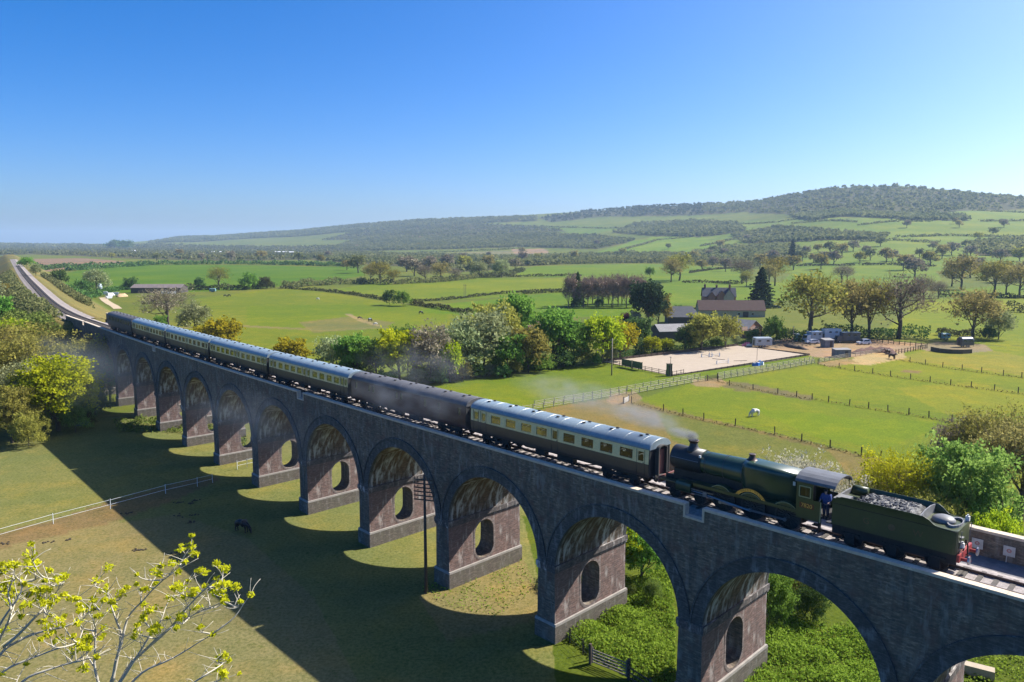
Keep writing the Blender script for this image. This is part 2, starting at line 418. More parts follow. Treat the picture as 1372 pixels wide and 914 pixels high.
WOODS = [
    ('dark wood crowning the summit of the right hand hill', [(940, 276), (1000, 270), (1060, 262), (1120, 253), (1190, 250), (1280, 257), (1372, 266), (1500, 268), (1500, 284), (1372, 280), (1300, 282), (1240, 290), (1180, 284), (1120, 280), (1060, 288), (1000, 284), (945, 288)], 8073, 10, 14.2),
    ('wood on the skyline left of the summit', [(720, 292), (780, 284), (860, 277), (945, 275), (945, 288), (880, 290), (800, 291), (740, 298)], 2808, 10, 13.6, 'conwood'),
    ('wooded skyline of the far left hills', [(200, 324), (240, 318), (300, 316), (400, 309), (480, 301), (560, 295), (640, 292), (720, 290), (720, 296), (640, 299), (560, 304), (480, 310), (400, 317), (300, 322), (200, 327)], 5265, 10, 14.2),
    ('mixed woodland on the middle slope', [(480, 318), (560, 316), (640, 318), (720, 312), (800, 316), (850, 322), (800, 334), (700, 331), (600, 334), (500, 336), (440, 334)], 5265, 7, 10.6),
    ('scrub and copses on the upper middle slope', [(430, 322), (500, 306), (620, 299), (720, 303), (760, 310), (640, 318), (520, 318)], 1755, 7, 10.0),
    ('copses below the summit wood', [(1060, 290), (1130, 282), (1200, 288), (1290, 290), (1300, 296), (1220, 296), (1140, 290), (1090, 296)], 912, 9, 12.0),
    ('brown wood in the hollow of the right hand slope', [(980, 316), (1040, 304), (1090, 308), (1140, 314), (1190, 316), (1180, 323), (1100, 322), (1000, 326)], 800, 8, 11.0),
    ('leafy copse at the left of the right hand slope', [(850, 300), (930, 296), (990, 300), (1000, 310), (940, 318), (870, 316), (820, 312)], 1474, 8, 11.6),
    ('woods and hedges of the left plain', [(-200, 329.5), (160, 329.5), (480, 329), (500, 341), (420, 348), (300, 350), (180, 347), (100, 343), (40, 341), (-200, 350)], 6669, 6, 9.6),
    ('valley woodland left of centre', [(380, 345), (480, 338), (560, 342), (660, 344), (720, 346), (700, 354), (660, 362), (600, 366), (560, 358), (480, 354)], 1825, 6, 9.0),
    ('woodland at the foot of the right slope', [(930, 340), (980, 332), (1060, 330), (1080, 340), (1040, 350), (980, 352), (930, 350)], 1158, 8, 11.0),
    ('distant tree line along the left horizon', [(-400, 327.9), (60, 327.9), (220, 327.8), (220, 329.2), (-400, 329.3)], 5265, 12, 18.0),
    ('wood on the right edge of the lower slope', [(1290, 330), (1372, 322), (1450, 322), (1450, 344), (1372, 344), (1310, 342)], 526, 9, 12.0),
    ('belt of trees behind the bright field right of centre', [(640, 352), (700, 345), (760, 343), (860, 341), (930, 342), (935, 351), (860, 352), (780, 353), (700, 357)], 1509, 7, 10.0),
]
def inpoly(X, Y, poly):
    r = np.zeros(X.shape, bool); n = len(poly)
    for i in range(n):
        x1, y1 = poly[i]; x2, y2 = poly[(i + 1) % n]
        if y1 == y2: continue
        c = ((y1 > Y) != (y2 > Y)) & (X < (x2 - x1) * (Y - y1) / (y2 - y1) + x1)
        r ^= c
    return r
az = np.concatenate([np.arange(-85, -40, 1.0), np.arange(-40, 40, .14), np.arange(40, 86, 1.0)]) * math.pi / 180
rr = np.concatenate([np.linspace(6, 30, 14)[:-1], np.geomspace(30, 13000, 640)])
A, Q = np.meshgrid(az, rr)
TX, TY = np.sin(A) * Q, np.cos(A) * Q
TZ = H(TX, TY)
me = bpy.data.meshes.new('ground')
na, nr = len(az), len(rr)
me.vertices.add(na * nr); me.vertices.foreach_set('co', np.stack([TX, TY, TZ], -1).astype(np.float32).ravel())
ii = (np.arange(nr - 1)[:, None] * na + np.arange(na - 1)[None]).ravel()
lp = np.stack([ii, ii + 1, ii + 1 + na, ii + na], 1)[:, ::-1].astype(np.int32)
me.loops.add(len(ii) * 4); me.loops.foreach_set('vertex_index', lp.ravel())
me.polygons.add(len(ii)); me.polygons.foreach_set('loop_start', np.arange(0, len(ii) * 4, 4, dtype=np.int32))
me.polygons.foreach_set('use_smooth', [True] * len(ii))
fc = np.ones((nr, na, 4), np.float32); fc[..., :3] = (.108, .13, .024)
for poly, c in FIELDS + [(r_[1], (.07, .068, .032)) for r_ in WOODS]:
    wp = [G(*p) for p in poly]
    fc[inpoly(TX, TY, [(p.x, p.y) for p in wp])] = (*c, 1)
# railway bank: rough grass on its slopes
bank = (TZ > 1.5) & (TX < -60) & (TY > 110) & (TY < 1500) & (np.hypot(TX, TY) < 1500) & (np.arctan2(TX, TY) < -.44)
fc[bank] = (.15, .135, .055, 1)
at = me.attributes.new('fc', 'FLOAT_COLOR', 'POINT'); at.data.foreach_set('color', fc.ravel())
me.update(calc_edges=True); me.validate()
m, nt, out = new_mat('meadow grass')
v = coords(nt); a_ = N(nt, 'ShaderNodeAttribute', attribute_name='fc')
n0 = noise(nt, v, .012, 4, .6); n1 = noise(nt, v, .07, 5, .6); n2 = noise(nt, v, .45, 6, .7); n3 = noise(nt, v, 3.2, 5, .75); n7 = noise(nt, v, .16, 5, .6)
c = mixc(nt, ramp(nt, n1, .36, .66), a_.outputs['Color'], (.9, .97, .88), 'MULTIPLY')
c2 = mixc(nt, ramp(nt, n0, .42, .66), c, (1.48, 1.2, 1.0), 'MULTIPLY')
c3 = mixc(nt, ramp(nt, n2, .36, .68), c2, (.8, .85, .76), 'MULTIPLY')
n9 = noise(nt, v, 1.3, 3, .6)
c3 = mixc(nt, ramp(nt, n9, .6, .68), c3, (.72, .8, .6), 'MULTIPLY')
c35 = mixc(nt, ramp(nt, n7, .48, .7), c3, (1.32, 1.12, .95), 'MULTIPLY')
c4 = mixc(nt, ramp(nt, n3, .42, .62), c35, (.56, .62, .52), 'MULTIPLY')
b = N(nt, 'ShaderNodeBsdfPrincipled', Roughness=.95); b.inputs['Specular IOR Level'].default_value = .08; L(nt, c4, b.inputs['Base Color'])
bp = N(nt, 'ShaderNodeBump', Strength=.5, Distance=.12); L(nt, n3, bp.inputs['Height']); L(nt, bp.outputs[0], b.inputs['Normal'])
L(nt, b.outputs[0], out.inputs[0])
me.materials.append(m)
struct(ob('ground', me))

# ---------------------------------------------------------------- viaduct
PITCHS, PTH, S0 = 13.55, 1.85, -4.72
ON, OF = 2.78, -6.62           # outer faces, near and far
IN_, IF = 2.36, -6.17          # inner faces of the parapets
ZS, RI, RO = -8.05, (13.55 - 1.85) / 2, (13.55 - 1.85) / 2 + .82
ZP, ZDECK = .42, -.46
M_face = brick('blue engineering brick', (.215, .168, .125), (.066, .066, .062), (.17, .155, .135), stain=(.066, .072, .068), stain_amt=.6, wcov=.02, white=.4, whitec=(.32, .31, .29), red=.5)
M_pier = brick('weathered red brick', (.23, .145, .125), (.12, .088, .082), (.21, .185, .175), stain=(.12, .10, .095), stain_amt=.45, wcov=.0, white=.55, whitec=(.5, .47, .44), red=.2)
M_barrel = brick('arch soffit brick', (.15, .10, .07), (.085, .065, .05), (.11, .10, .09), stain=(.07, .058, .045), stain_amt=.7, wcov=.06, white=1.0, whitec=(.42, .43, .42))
M_ring = brick('arch ring brick', (.105, .105, .10), (.07, .073, .074), (.12, .125, .13), stain=(.05, .055, .06), stain_amt=.4, white=.6, whitec=(.28, .3, .32))
M_stone = paint('pale limestone coping', (.60, .50, .385), .9, .2, 1.6, dirt=.3, dirtc=(.25, .23, .2), spec=.2, bump=.3)
M_band = paint('pale stone band', (.31, .285, .26), .9, .2, 1.2, dirt=.3, dirtc=(.2, .18, .16), spec=.2)
via = thing('viaduct', 'long curving brick railway viaduct of tall round arches crossing the meadow', 'viaduct', (0, 0, 0))
piers = [S0 + PITCHS * k for k in range(-4, 14)]
gaps = [S0 + PITCHS * k for k in (-4, 0, 4, 8, 12)]
def ztop(s): return ZDECK + .06 if any(abs(s - g) < .66 for g in gaps) else ZP
def zlow(s, rad=RI):
    for k in range(len(piers) - 1):
        c = (piers[k] + piers[k + 1]) / 2
        if abs(s - c) < rad: return ZS + math.sqrt(rad * rad - (s - c) ** 2)
    return ZS
for k in range(len(piers) - 1):
    sa, sb = piers[k], piers[k + 1]; c = (sa + sb) / 2
    # facing walls with parapets, one pair per arch
    xs = sorted(set([sa, sb, c - RI + 1e-3, c + RI - 1e-3, sa + .655, sa + .665, sb - .655, sb - .665] + [c + RI * math.sin(t) * .9999 for t in np.linspace(-math.pi / 2, math.pi / 2, 37)]))
    for nm, o0, o1 in (('spandrel_wall', ON, IN_), ('spandrel_wall', OF, IF)):
        mb = MB()
        for i in range(len(xs) - 1):
            a, b2 = xs[i], xs[i + 1]; mid = (a + b2) / 2
            zt = ztop(mid); zl, zr2 = zlow(a), zlow(b2)
            if abs(mid - c) > RI: zl = zr2 = ZS
            vs = [(a, o0, zl), (b2, o0, zr2), (b2, o0, zt), (a, o0, zt), (a, o1, max(zl, ZDECK - 1.0)), (b2, o1, max(zr2, ZDECK - 1.0)), (b2, o1, zt), (a, o1, zt)]
            mb.add(vs, [(0, 1, 2, 3), (5, 4, 7, 6), (3, 2, 6, 7)])
        for g in (sa + .66, sb - .66):
            if any(abs(abs(g - gg) - .66) < 1e-3 for gg in gaps):
                mb.add([(g, o0, ZDECK), (g, o1, ZDECK), (g, o1, ZP), (g, o0, ZP)], [(0, 1, 2, 3)])
        mb.build(nm, M_face, via, bend=True)
        # arch ring and the dark hood course round it
        mb = MB(); sg = 1 if o0 > 0 else -1
        th = np.linspace(0, math.pi, 41)
        for i in range(40):
            q = []
            for rad, off in ((RI - .02, .06), (RO, .06), (RO, -.02), (RI - .02, -.3)):
                for t in (th[i], th[i + 1]):
                    q.append((c - math.cos(t) * rad, o0 + sg * off, ZS + math.sin(t) * rad))
            mb.add(q, [(0, 1, 3, 2), (2, 3, 5, 4), (6, 7, 1, 0)])
        mb.build('arch_ring', M_ring, via, bend=True)
        mb = MB()
        for i in range(40):
            q = []
            for rad, off in ((RO + .01, .14), (RO + .13, .14), (RO + .13, -.02), (RO + .01, -.02)):
                for t in (th[i], th[i + 1]):
                    q.append((c - math.cos(t) * rad, o0 + sg * off, ZS + max(.03, math.sin(t) * rad)))
            mb.add(q, [(0, 1, 3, 2), (2, 3, 5, 4), (6, 7, 1, 0)])
        mb.build('hood_course', M_ring, via, bend=True)
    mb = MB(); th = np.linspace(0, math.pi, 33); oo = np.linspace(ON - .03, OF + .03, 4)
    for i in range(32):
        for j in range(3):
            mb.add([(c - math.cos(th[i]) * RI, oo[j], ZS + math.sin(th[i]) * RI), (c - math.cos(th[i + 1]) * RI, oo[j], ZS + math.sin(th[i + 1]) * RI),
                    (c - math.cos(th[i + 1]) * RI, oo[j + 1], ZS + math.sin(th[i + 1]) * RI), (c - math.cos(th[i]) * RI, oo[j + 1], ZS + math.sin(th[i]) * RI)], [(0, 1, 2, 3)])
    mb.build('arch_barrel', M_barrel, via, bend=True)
    # coping stones
    for o0, o1 in ((ON + .07, IN_ - .04), (OF - .07, IF + .04)):
        mb = MB(); a0 = sa; nst = 15; w_ = (sb - sa) / nst
        for q in range(nst):
            s1, s2 = sa + q * w_ + .006, sa + (q + 1) * w_ - .006
            segs = [(s1, s2)]
            for g in gaps:
                ns = []
                for u1, u2 in segs:
                    if u2 <= g - .66 or u1 >= g + .66: ns.append((u1, u2)); continue
                    if u1 < g - .66: ns.append((u1, g - .662))
                    if u2 > g + .66: ns.append((g + .662, u2))
                segs = ns
            for u1, u2 in segs:
                mb.span(u1, u2, min(o0, o1), max(o0, o1), ZP + .002, ZP + .17 + random.uniform(-.008, .008))
        for g in gaps:
            if sa - .01 <= g < sb - .01 or abs(g - sb) < .01:
                if abs(g - sb) < .01 and k < len(piers) - 2: continue
                mb.span(g - .655, g + .655, min(o0, o1), max(o0, o1), ZDECK + .064, ZDECK + .2)
                mb.span(g + .655, g + .81, min(o0, o1) + .01, max(o0, o1) - .01, ZDECK + .07, ZP - .002)
                mb.span(g - .81, g - .655, min(o0, o1) + .01, max(o0, o1) - .01, ZDECK + .07, ZP - .002)
        mb.build('coping', M_stone, via, bend=True)
mb = MB(); mb.add([p for s in np.arange(piers[0], VS_END + 6, 2) for p in ((s, IN_, ZDECK - .8), (s, IF, ZDECK - .8))],
       [(2 * i, 2 * i + 1, 2 * i + 3, 2 * i + 2) for i in range(len(np.arange(piers[0], VS_END + 6, 2)) - 1)])
mb.build('deck', M_face, via, bend=True)
# end walls beyond the last arch (abutment)
mb = MB(); 
for s in np.arange(piers[-1], VS_END + 3, 1.5):
    mb.span(s, s + 1.5, IN_, ON, -14.4, ZP); mb.span(s, s + 1.5, OF, IF, -14.4, ZP)
mb.build('abutment_wall', M_face, via, bend=True)
mb = MB()
for s in np.arange(piers[-1], VS_END + 3, 1.0):
    mb.span(s + .005, s + .995, IN_ - .04, ON + .07, ZP + .002, ZP + .17); mb.span(s + .005, s + .995, OF - .07, IF + .04, ZP + .002, ZP + .17)
mb.build('coping', M_stone, via, bend=True)

def pier(s):
    g = -14.9
    hw = PTH / 2
    mb = MB()
    oc, zc, hr, hl = -1.72, -10.65, 1.22, .72       # the opening through the pier: centre, half width, half straight part
    nh = 40
    hole = []
    for j in range(nh):
        a = 2 * math.pi * j / nh
        hole.append((oc + hr * math.cos(a), zc + (hl if math.sin(a) >= 0 else -hl) + hr * math.sin(a)))
    bt = .10                                             # slight batter
    o0, o1, z0, z1 = OF, ON, g, ZS
    outer = []
    for (u, v) in hole:
        du, dv = u - oc, (v - zc)
        ts = []
        if du > 1e-6: ts.append((o1 - oc) / du)
        if du < -1e-6: ts.append((o0 - oc) / du)
        if dv > 1e-6: ts.append((z1 - zc) / dv)
        if dv < -1e-6: ts.append((z0 - zc) / dv)
        t = min(ts); outer.append([oc + du * t, zc + dv * t])
    for cr in ((o0, z0), (o1, z0), (o1, z1), (o0, z1)):
        j = min(range(nh), key=lambda q: (outer[q][0] - cr[0]) ** 2 + (outer[q][1] - cr[1]) ** 2); outer[j] = list(cr)
    for sg in (-1, 1):
        def sx(z): return s + sg * (hw + bt * (ZS - z) / (ZS - g))
        vs = [(sx(v), u, v) for u, v in hole] + [(sx(v), u, v) for u, v in outer]
        mb.add(vs, [(j, (j + 1) % nh, nh + (j + 1) % nh, nh + j) for j in range(nh)], 0)
    vs = [(s - hw - bt * .5, u, v) for u, v in hole] + [(s + hw + bt * .5, u, v) for u, v in hole]
    mb.add(vs, [(j, (j + 1) % nh, nh + (j + 1) % nh, nh + j) for j in range(nh)], 1)
    for o in (o0, o1):
        mb.add([(s - hw - bt, o, z0), (s + hw + bt, o, z0), (s + hw, o, z1), (s - hw, o, z1)], [(0, 1, 2, 3)], 1)
    p = mb.build('pier', [M_pier, M_face], via, bend=True)
    # brick ring round the opening, impost course, plinth and its pale band
    for sg in (-1, 1):
        mb = MB(); q = []
        for u, v in hole:
            du, dv = u - oc, v - zc; ln = math.hypot(du, dv); e = .26
            x0 = s + sg * (hw + bt * (ZS - v) / (ZS - g) + .02)
            q += [(x0, u, v), (x0, u + du / ln * e, v + dv / ln * e)]
        mb.add(q, [(2 * j, 2 * ((j + 1) % nh), 2 * ((j + 1) % nh) + 1, 2 * j + 1) for j in range(nh)])
        mb.build('opening_surround', M_pier2, p, bend=True)
    mb = MB(); mb.span(s - hw - .16, s + hw + .16, OF - .12, ON + .12, ZS - .18, ZS + .28); mb.span(s - hw - .09, s + hw + .09, OF - .07, ON + .07, ZS - .36, ZS - .182)
    mb.build('impost', [M_imp], p, bend=True)
    mb = MB(); mb.span(s - hw - .24, s + hw + .24, OF - .14, ON + .14, -14.9, -12.95); mb.build('plinth', M_plinth, p, bend=True)
    mb = MB(); mb.box((s, (ON + OF) / 2, -12.84), (PTH + .5, ON - OF + .3, .2), top=.985); mb.build('plinth_band', M_band, p, bend=True)
M_pier2 = brick('opening surround brick', (.27, .21, .19), (.2, .165, .155), (.25, .23, .22), stain_amt=.3)
M_imp = brick('impost course brick', (.14, .115, .11), (.10, .09, .09), (.16, .15, .15), stain_amt=.4, white=1.0, whitec=(.55, .52, .5))
M_plinth = brick('plinth brick', (.15, .125, .105), (.115, .098, .085), (.14, .13, .12), stain=(.14, .13, .10), stain_amt=.6, white=.3)
for s in piers: pier(s)

# ---------------------------------------------------------------- track
M_bal = paint('limestone ballast', (.36, .32, .30), .95, .35, 4.0, dirt=.35, dirtc=(.13, .11, .10), bump=1.0, spec=.1)
M_bal2 = paint('dusty track ballast', (.27, .235, .215), .95, .3, 1.2, dirt=.5, dirtc=(.15, .13, .11), bump=.8, spec=.1)
M_path = paint('cinder path', (.20, .19, .195), .95, .3, 2.0, bump=.6, spec=.1)
M_rail = paint('worn rail steel', (.15, .11, .09), .45, .3, 6.0, metal=.5)
M_slp = paint('dark sleeper', (.085, .075, .065), .9, .3, 3.0)
mb = MB(); ss = np.arange(piers[0], 1050, 1.0)
def strip(mb, prof, ss, jit=0.0):
    n = len(prof); vs = []
    for s in ss:
        for o, z in prof: vs.append((s, o + random.uniform(-jit, jit), z + random.uniform(-jit, jit) * .3))
    mb.add(vs, [(i * n + j, i * n + j + 1, (i + 1) * n + j + 1, (i + 1) * n + j) for i in range(len(ss) - 1) for j in range(n - 1)])
prof = [(2.33, -.40), (1.9, -.33), (1.35, -.17), (.9, -.175), (0, -.2), (-.9, -.175), (-1.45, -.17), (-2.2, -.35), (-2.6, -.62), (-3.3, -1.12)]
strip(mb, prof, np.arange(piers[0], VS_END + 3, .7), .05)
struct(mb.build('ballast', M_bal, None, bend=True))
mb = MB(); strip(mb, [(-3.0, -1.10), (-4.5, -1.12), (-6.14, -1.08)], np.arange(piers[0], VS_END + 3, 1.5), .02)
struct(mb.build('path', M_path, None, bend=True))
mb = MB(); strip(mb, [(4.0, -1.1), (2.9, -.5), (2.2, -.42), (1.35, -.17), (0, -.2), (-1.45, -.17), (-2.3, -.42), (-3.6, -.5), (-5.0, -1.1)], np.concatenate([np.arange(VS_END + 3.02, 500, 1.5), np.arange(500, 1000, 5)]), .06)
struct(mb.build('ballast', M_bal2, None, bend=True))
rt = thing('railway_track', 'single railway track running along the viaduct and away over the bank', 'railway track', (0, 0, 0))
for o in (.752, -.752):
    mb = MB(); ss = np.concatenate([np.arange(piers[0], 300, 2.0), np.arange(300, 1000, 8)])
    vs = []
    for s in ss:
        for du, z in ((-.036, 0), (.036, 0), (.036, -.04), (.012, -.06), (.012, -.13), (.06, -.15), (-.06, -.15), (-.012, -.13), (-.012, -.06), (-.036, -.04)): vs.append((s, o + du, z))
    mb.add(vs, [(i * 10 + j, i * 10 + (j + 1) % 10, (i + 1) * 10 + (j + 1) % 10, (i + 1) * 10 + j) for i in range(len(ss) - 1) for j in range(10)])
    mb.build('rail', M_rail, rt, bend=True)
sl0 = MB().box((0, 0, 0), (.25, 2.6, .13)).mesh('sleeper', M_slp)
vis = list(np.arange(-46, -20, .76)) + list(np.arange(143, 192, .76))
vis = vis[:100]
for s in vis:
    o = ob('sleeper', sl0, rt, T(s, 0, -.205)); o.rotation_euler = (0, 0, heading(s))
mb = MB()
for s in list(np.arange(-20, 143, .76)) + list(np.arange(192, 700, .76)):
    mb.span(s - .125, s + .125, -1.3, 1.3, -.27, -.14)
mb.build('sleepers', M_slp, rt, bend=True)['kind'] = 'stuff'
# small square signs on the inside of the far parapet
M_sign = paint('weathered white panel', (.55, .54, .52), .7, .12, 3.0, dirt=.3)
M_red = paint('faded red mark', (.45, .2, .19), .7, .3, 9.0)
for s, lab in ((-19.45, 'weathered white square panel on the far parapet just behind the tender'), (-21.15, 'weathered white square panel on the far parapet with a thin post under it')):
    t = thing('lineside_panel', lab, 'sign', T(s, IF + .05, -.36), heading(s), 'white panels on the far parapet')
    MB().span(-.31, .31, 0, .04, -.3, .32).build('panel', M_sign, t)
    mb = MB(); mb.lathe((0, .04, .04), [(.13, 0), (.13, .012), (.07, .012), (.07, 0)], 14, 0, 'y', False); mb.span(-.14, .14, .042, .052, .02, .05)
    mb.build('mark', M_red, t)
    if s < -20: MB().tube([(.1, .02, -.31), (.12, .02, -.72)], .03).build('post', M_sign, t)
# ---------------------------------------------------------------- rolling stock
M_cream = paint('cream coach paint', (.82, .65, .33), .45, .06, 1.2, dirt=.12, spec=.4)
M_choc = paint('chocolate coach paint', (.085, .06, .048), .4, .15, 1.2, dirt=.2, spec=.5)
M_maroon = paint('dark maroon paint', (.075, .028, .028), .45, .25, .9, dirt=.5, dirtc=(.045, .045, .048))
M_sooty = paint('sooty brown paint', (.065, .052, .05), .6, .25, .9, dirt=.5, dirtc=(.04, .04, .045))
M_roof = paint('blue grey coach roof', (.225, .28, .305), .32, .12, .8, dirt=.3, dirtc=(.10, .15, .18), spec=.6)
M_roofd = paint('sooty coach roof', (.10, .10, .105), .6, .25, .9, dirt=.4)
M_black = paint('underframe black', (.022, .021, .02), .65, .4, 3.0, dirt=.4, dirtc=(.06, .045, .035))
M_end = paint('coach end black', (.03, .03, .032), .55, .3, 2.0)
M_endg = paint('grey corner trim', (.06, .058, .055), .6, .2, 2.0)
M_redb = paint('oxide red gangway door', (.2, .075, .065), .6, .2, 3.0)
M_glass = glass('coach window glass', (.34, .38, .39), .2)
M_glassd = paint('dark window glass', (.02, .022, .025), .1, .1, 2.0, spec=.8)
M_seat = paint('seat cloth', (.16, .13, .12), .9, .3, 2.0)
M_table = paint('table cloth white', (.6, .6, .58), .7, .1, 2.0)
M_steel = paint('bright steel', (.38, .37, .40), .35, .2, 4.0, metal=.8)
M_wheel = paint('wheel grime', (.05, .042, .036), .6, .4, 4.0)
M_bufr = paint('buffer beam red', (.30, .035, .035), .5, .2, 3.0, dirt=.2)

def wheel_mesh(r, w=.13, spokes=0):
    mb = MB(); n = 28
    def ring(ra, rb, y0, y1):
        a = [2 * math.pi * j / n for j in range(n)]
        rs = [[(math.cos(t) * q, y, math.sin(t) * q) for t in a] for q, y in ((rb, y0), (rb, y1), (ra, y1), (ra, y0), (rb, y0))]
        mb.loft(rs, 0, False)
    if spokes:
        ring(r * .86, r, -w / 2, w / 2); ring(0.02, r * .2, -w / 2 - .03, w / 2 + .03)
        for k in range(spokes):
            t = 2 * math.pi * k / spokes; c, s_ = math.cos(t), math.sin(t)
            mb.tube([(c * r * .15, 0, s_ * r * .15), (c * r * .9, 0, s_ * r * .9)], .035, 5)
        mb.lathe((0, 0, 0), [(r * .87, -.02), (r * .87, -.015)], n, 0, 'y')
    else:
        ring(0.03, r, -w / 2, w / 2)
        mb.lathe((0, 0, 0), [(r * .7, -w * .5 - .02), (r * .25, w * .5 + .05), (r * .1, w * .5 + .07)], n, 0, 'y')
    return mb.mesh('wheel', M_wheel)
W_coach = wheel_mesh(.46)
HALF = [(1.10, 1.28), (1.35, 1.345), (1.9, 1.385), (2.3, 1.38), (3.0, 1.345), (3.22, 1.325)]
def hw_at(z): return float(np.interp(z, [a for a, b in HALF], [b for a, b in HALF]))
def bogie(root, x):
    mb = MB()
    for sg in (1, -1):
        mb.span(x - 1.75, x + 1.75, sg * 1.0 - .06, sg * 1.0 + .06, .55, .78)
        for dx in (-1.3, 1.3):
            mb.span(x + dx - .2, x + dx + .2, sg * 1.08 - .1, sg * 1.08 + .1, .3, .62)
            mb.span(x + dx - .42, x + dx + .42, sg * 1.0 - .05, sg * 1.0 + .05, .78, .9)
        mb.tube([(x - .5, sg * 1.08, .45), (x, sg * 1.08, .34), (x + .5, sg * 1.08, .45)], .07, 6)
        mb.tube([(x - 1.75, sg * 1.02, .6), (x - 1.85, sg * 1.02, .3)], .04, 5)
    mb.span(x - .3, x + .3, -1.0, 1.0, .5, .95)
    for dx in (-1.3, 1.3): mb.tube([(x + dx, -1.05, .46), (x + dx, 1.05, .46)], .08, 8)
    b_ = mb.build('bogie', M_black, root)
    for dx in (-1.3, 1.3):
        for y in (-.75, .75): ob('wheel', W_coach, b_, (x + dx, y, .46))
def coach(label, s0, Lc, lower, upper, roofm, wins, dark=False, group=None, dx_vent=None):
    sm = s0 + Lc / 2
    a, b = T(s0 + 2.5), T(s0 + Lc - 2.5)
    root = thing('railway_carriage', label, 'railway carriage', T(sm), math.atan2(b.y - a.y, b.x - a.x), group)
    h = Lc / 2; gl = M_glassd if dark else M_glass
    wz0, wz1 = 2.28, 2.98
    mb = MB()
    for sg in (1, -1):
        def P(x, z, ins=0): return (x, sg * (hw_at(z) - ins), z)
        def pan(x0, x1, z0, z1, m):
            zs = [z0] + [q for q, _ in HALF if z0 < q < z1] + [z1]
            for i in range(len(zs) - 1): mb.add([P(x0, zs[i]), P(x1, zs[i]), P(x1, zs[i + 1]), P(x0, zs[i + 1])], [(0, 1, 2, 3)], m)
        pan(-h, h, 1.10, 2.13, 0); pan(-h, h, 2.13, wz0, 1); pan(-h, h, wz1, 3.22, 1)
        edges = [-h]
        for x, wd in sorted(wins): edges += [x - wd / 2, x + wd / 2]
        edges.append(h)
        for i in range(0, len(edges), 2): pan(edges[i], edges[i + 1], wz0, wz1, 1)
        for x, wd in wins:   # reveals
            x0, x1 = x - wd / 2, x + wd / 2
            for (p0, p1) in (((x0, wz0), (x1, wz0)), ((x1, wz0), (x1, wz1)), ((x1, wz1), (x0, wz1)), ((x0, wz1), (x0, wz0))):
                mb.add([P(*p0), P(*p1), P(*p1, .07), P(*p0, .07)], [(0, 1, 2, 3)], 1)
    mb.build('body', [lower, upper], root)
    for sg in (1, -1):
        for x, wd in wins:
            q = MB(); y0 = sg * (hw_at(wz0) - .05); y1 = sg * (hw_at(wz1) - .05)
            q.add([(x - wd / 2, y0, wz0), (x + wd / 2, y0, wz0), (x + wd / 2, y1, wz1), (x - wd / 2, y1, wz1)], [(0, 1, 2, 3)])
            wn = q.build('window', gl, root)
            if wd > 1:
                q = MB(); q.span(x - wd / 2, x + wd / 2, y1 - .012, y1 + .03, wz1 - .2, wz1 - .17); q.build('ventilator_bar', M_endg, wn)
    # end plates
    for e in (-1, 1):
        x = e * h
        mb = MB()
        prof = [(hw_at(z), z) for z in (1.1, 1.9, 2.6, 3.22)] + [(1.15, 3.5), (.75, 3.73), (.3, 3.84)]
        poly = prof + [(-u, v) for u, v in reversed(prof)]
        mb.prism(poly, lambda u, v, d: (d, u, v), x - e * .06, x - e * .01, 0)
        for sg in (1, -1): mb.span(min(x - e * .02, x + e * .03), max(x - e * .02, x + e * .03), min(sg * 1.30, sg * 1.2), max(sg * 1.30, sg * 1.2), 1.2, 3.2, 1)
        mb.build('end_wall', [M_end, M_endg], root)
        mb = MB(); xa, xb = sorted((x, x + e * .34))
        for sg in (1, -1): mb.span(xa, xb, min(sg * .46, sg * .58), max(sg * .46, sg * .58), 1.15, 3.05, 0)
        ar = [(math.cos(t) * .52, 3.05 + math.sin(t) * .3) for t in np.linspace(0, math.pi, 11)]
        for i in range(10):
            (u0, v0), (u1, v1) = ar[i], ar[i + 1]
            mb.add([(xx, u, v) for xx in (xa, xb) for u, v in ((u0, v0), (u1, v1), (u1 * 1.14, v1 + .08), (u0 * 1.14, v0 + .08))], [(0, 1, 2, 3), (4, 7, 6, 5), (0, 4, 5, 1), (3, 2, 6, 7)])
        mb.span(xa, xb, -.58, .58, 1.05, 1.18, 0)
        g_ = mb.build('gangway', M_endg, root)
        q = MB(); q.span(x + min(0, e * .12), x + max(0, e * .12), -.455, .455, 1.18, 3.04); q.build('gangway_door', M_redb, g_)
        mb = MB()
        for y in (-.87, .87):
            mb.tube([(x - e * .1, y, 1.02), (x + e * .36, y, 1.02)], .09, 8); mb.tube([(x + e * .36, y, 1.02), (x + e * .42, y, 1.02)], .22, 12)
        mb.tube([(x, 0, .95), (x + e * .3, 0, .95), (x + e * .34, 0, .7)], .05, 5)
        mb.build('buffers', M_black, root)
    # roof
    rings = []
    arc = [(hw_at(3.22) + .025, 3.20), (1.335, 3.30), (1.25, 3.44), (1.08, 3.60), (.8, 3.735), (.45, 3.82), (.15, 3.85)]
    arc = arc + [(-u, v) for u, v in reversed(arc)]
    for x in (-h - .07, -h + .1, 0, h - .1, h + .07): rings.append([(x, u, v) for u, v in arc])
    rf = MB().loft(rings, 0, True, True).build('roof', roofm, root, smooth=False)
    for p in rf.data.polygons: p.use_smooth = len(p.vertices) == 4
    rb_ = MB()
    for x in np.linspace(-h + .9, h - .9, 12): rb_.tube([(x, u * 1.003, v + .004) for u, v in arc], .012, 4)
    rb_.build('roof_ribs', roofm, rf)
    for i, x in enumerate(np.linspace(-h + 1.4, h - 1.4, 7)):
        for y in (-.28, .28):
            z = 3.835; MB().lathe((x + y * .3, y, z - .02), [(.06, 0), (.06, .05), (.15, .06), (.15, .1), (.05, .13)], 8).build('roof_ventilator', M_black, root)
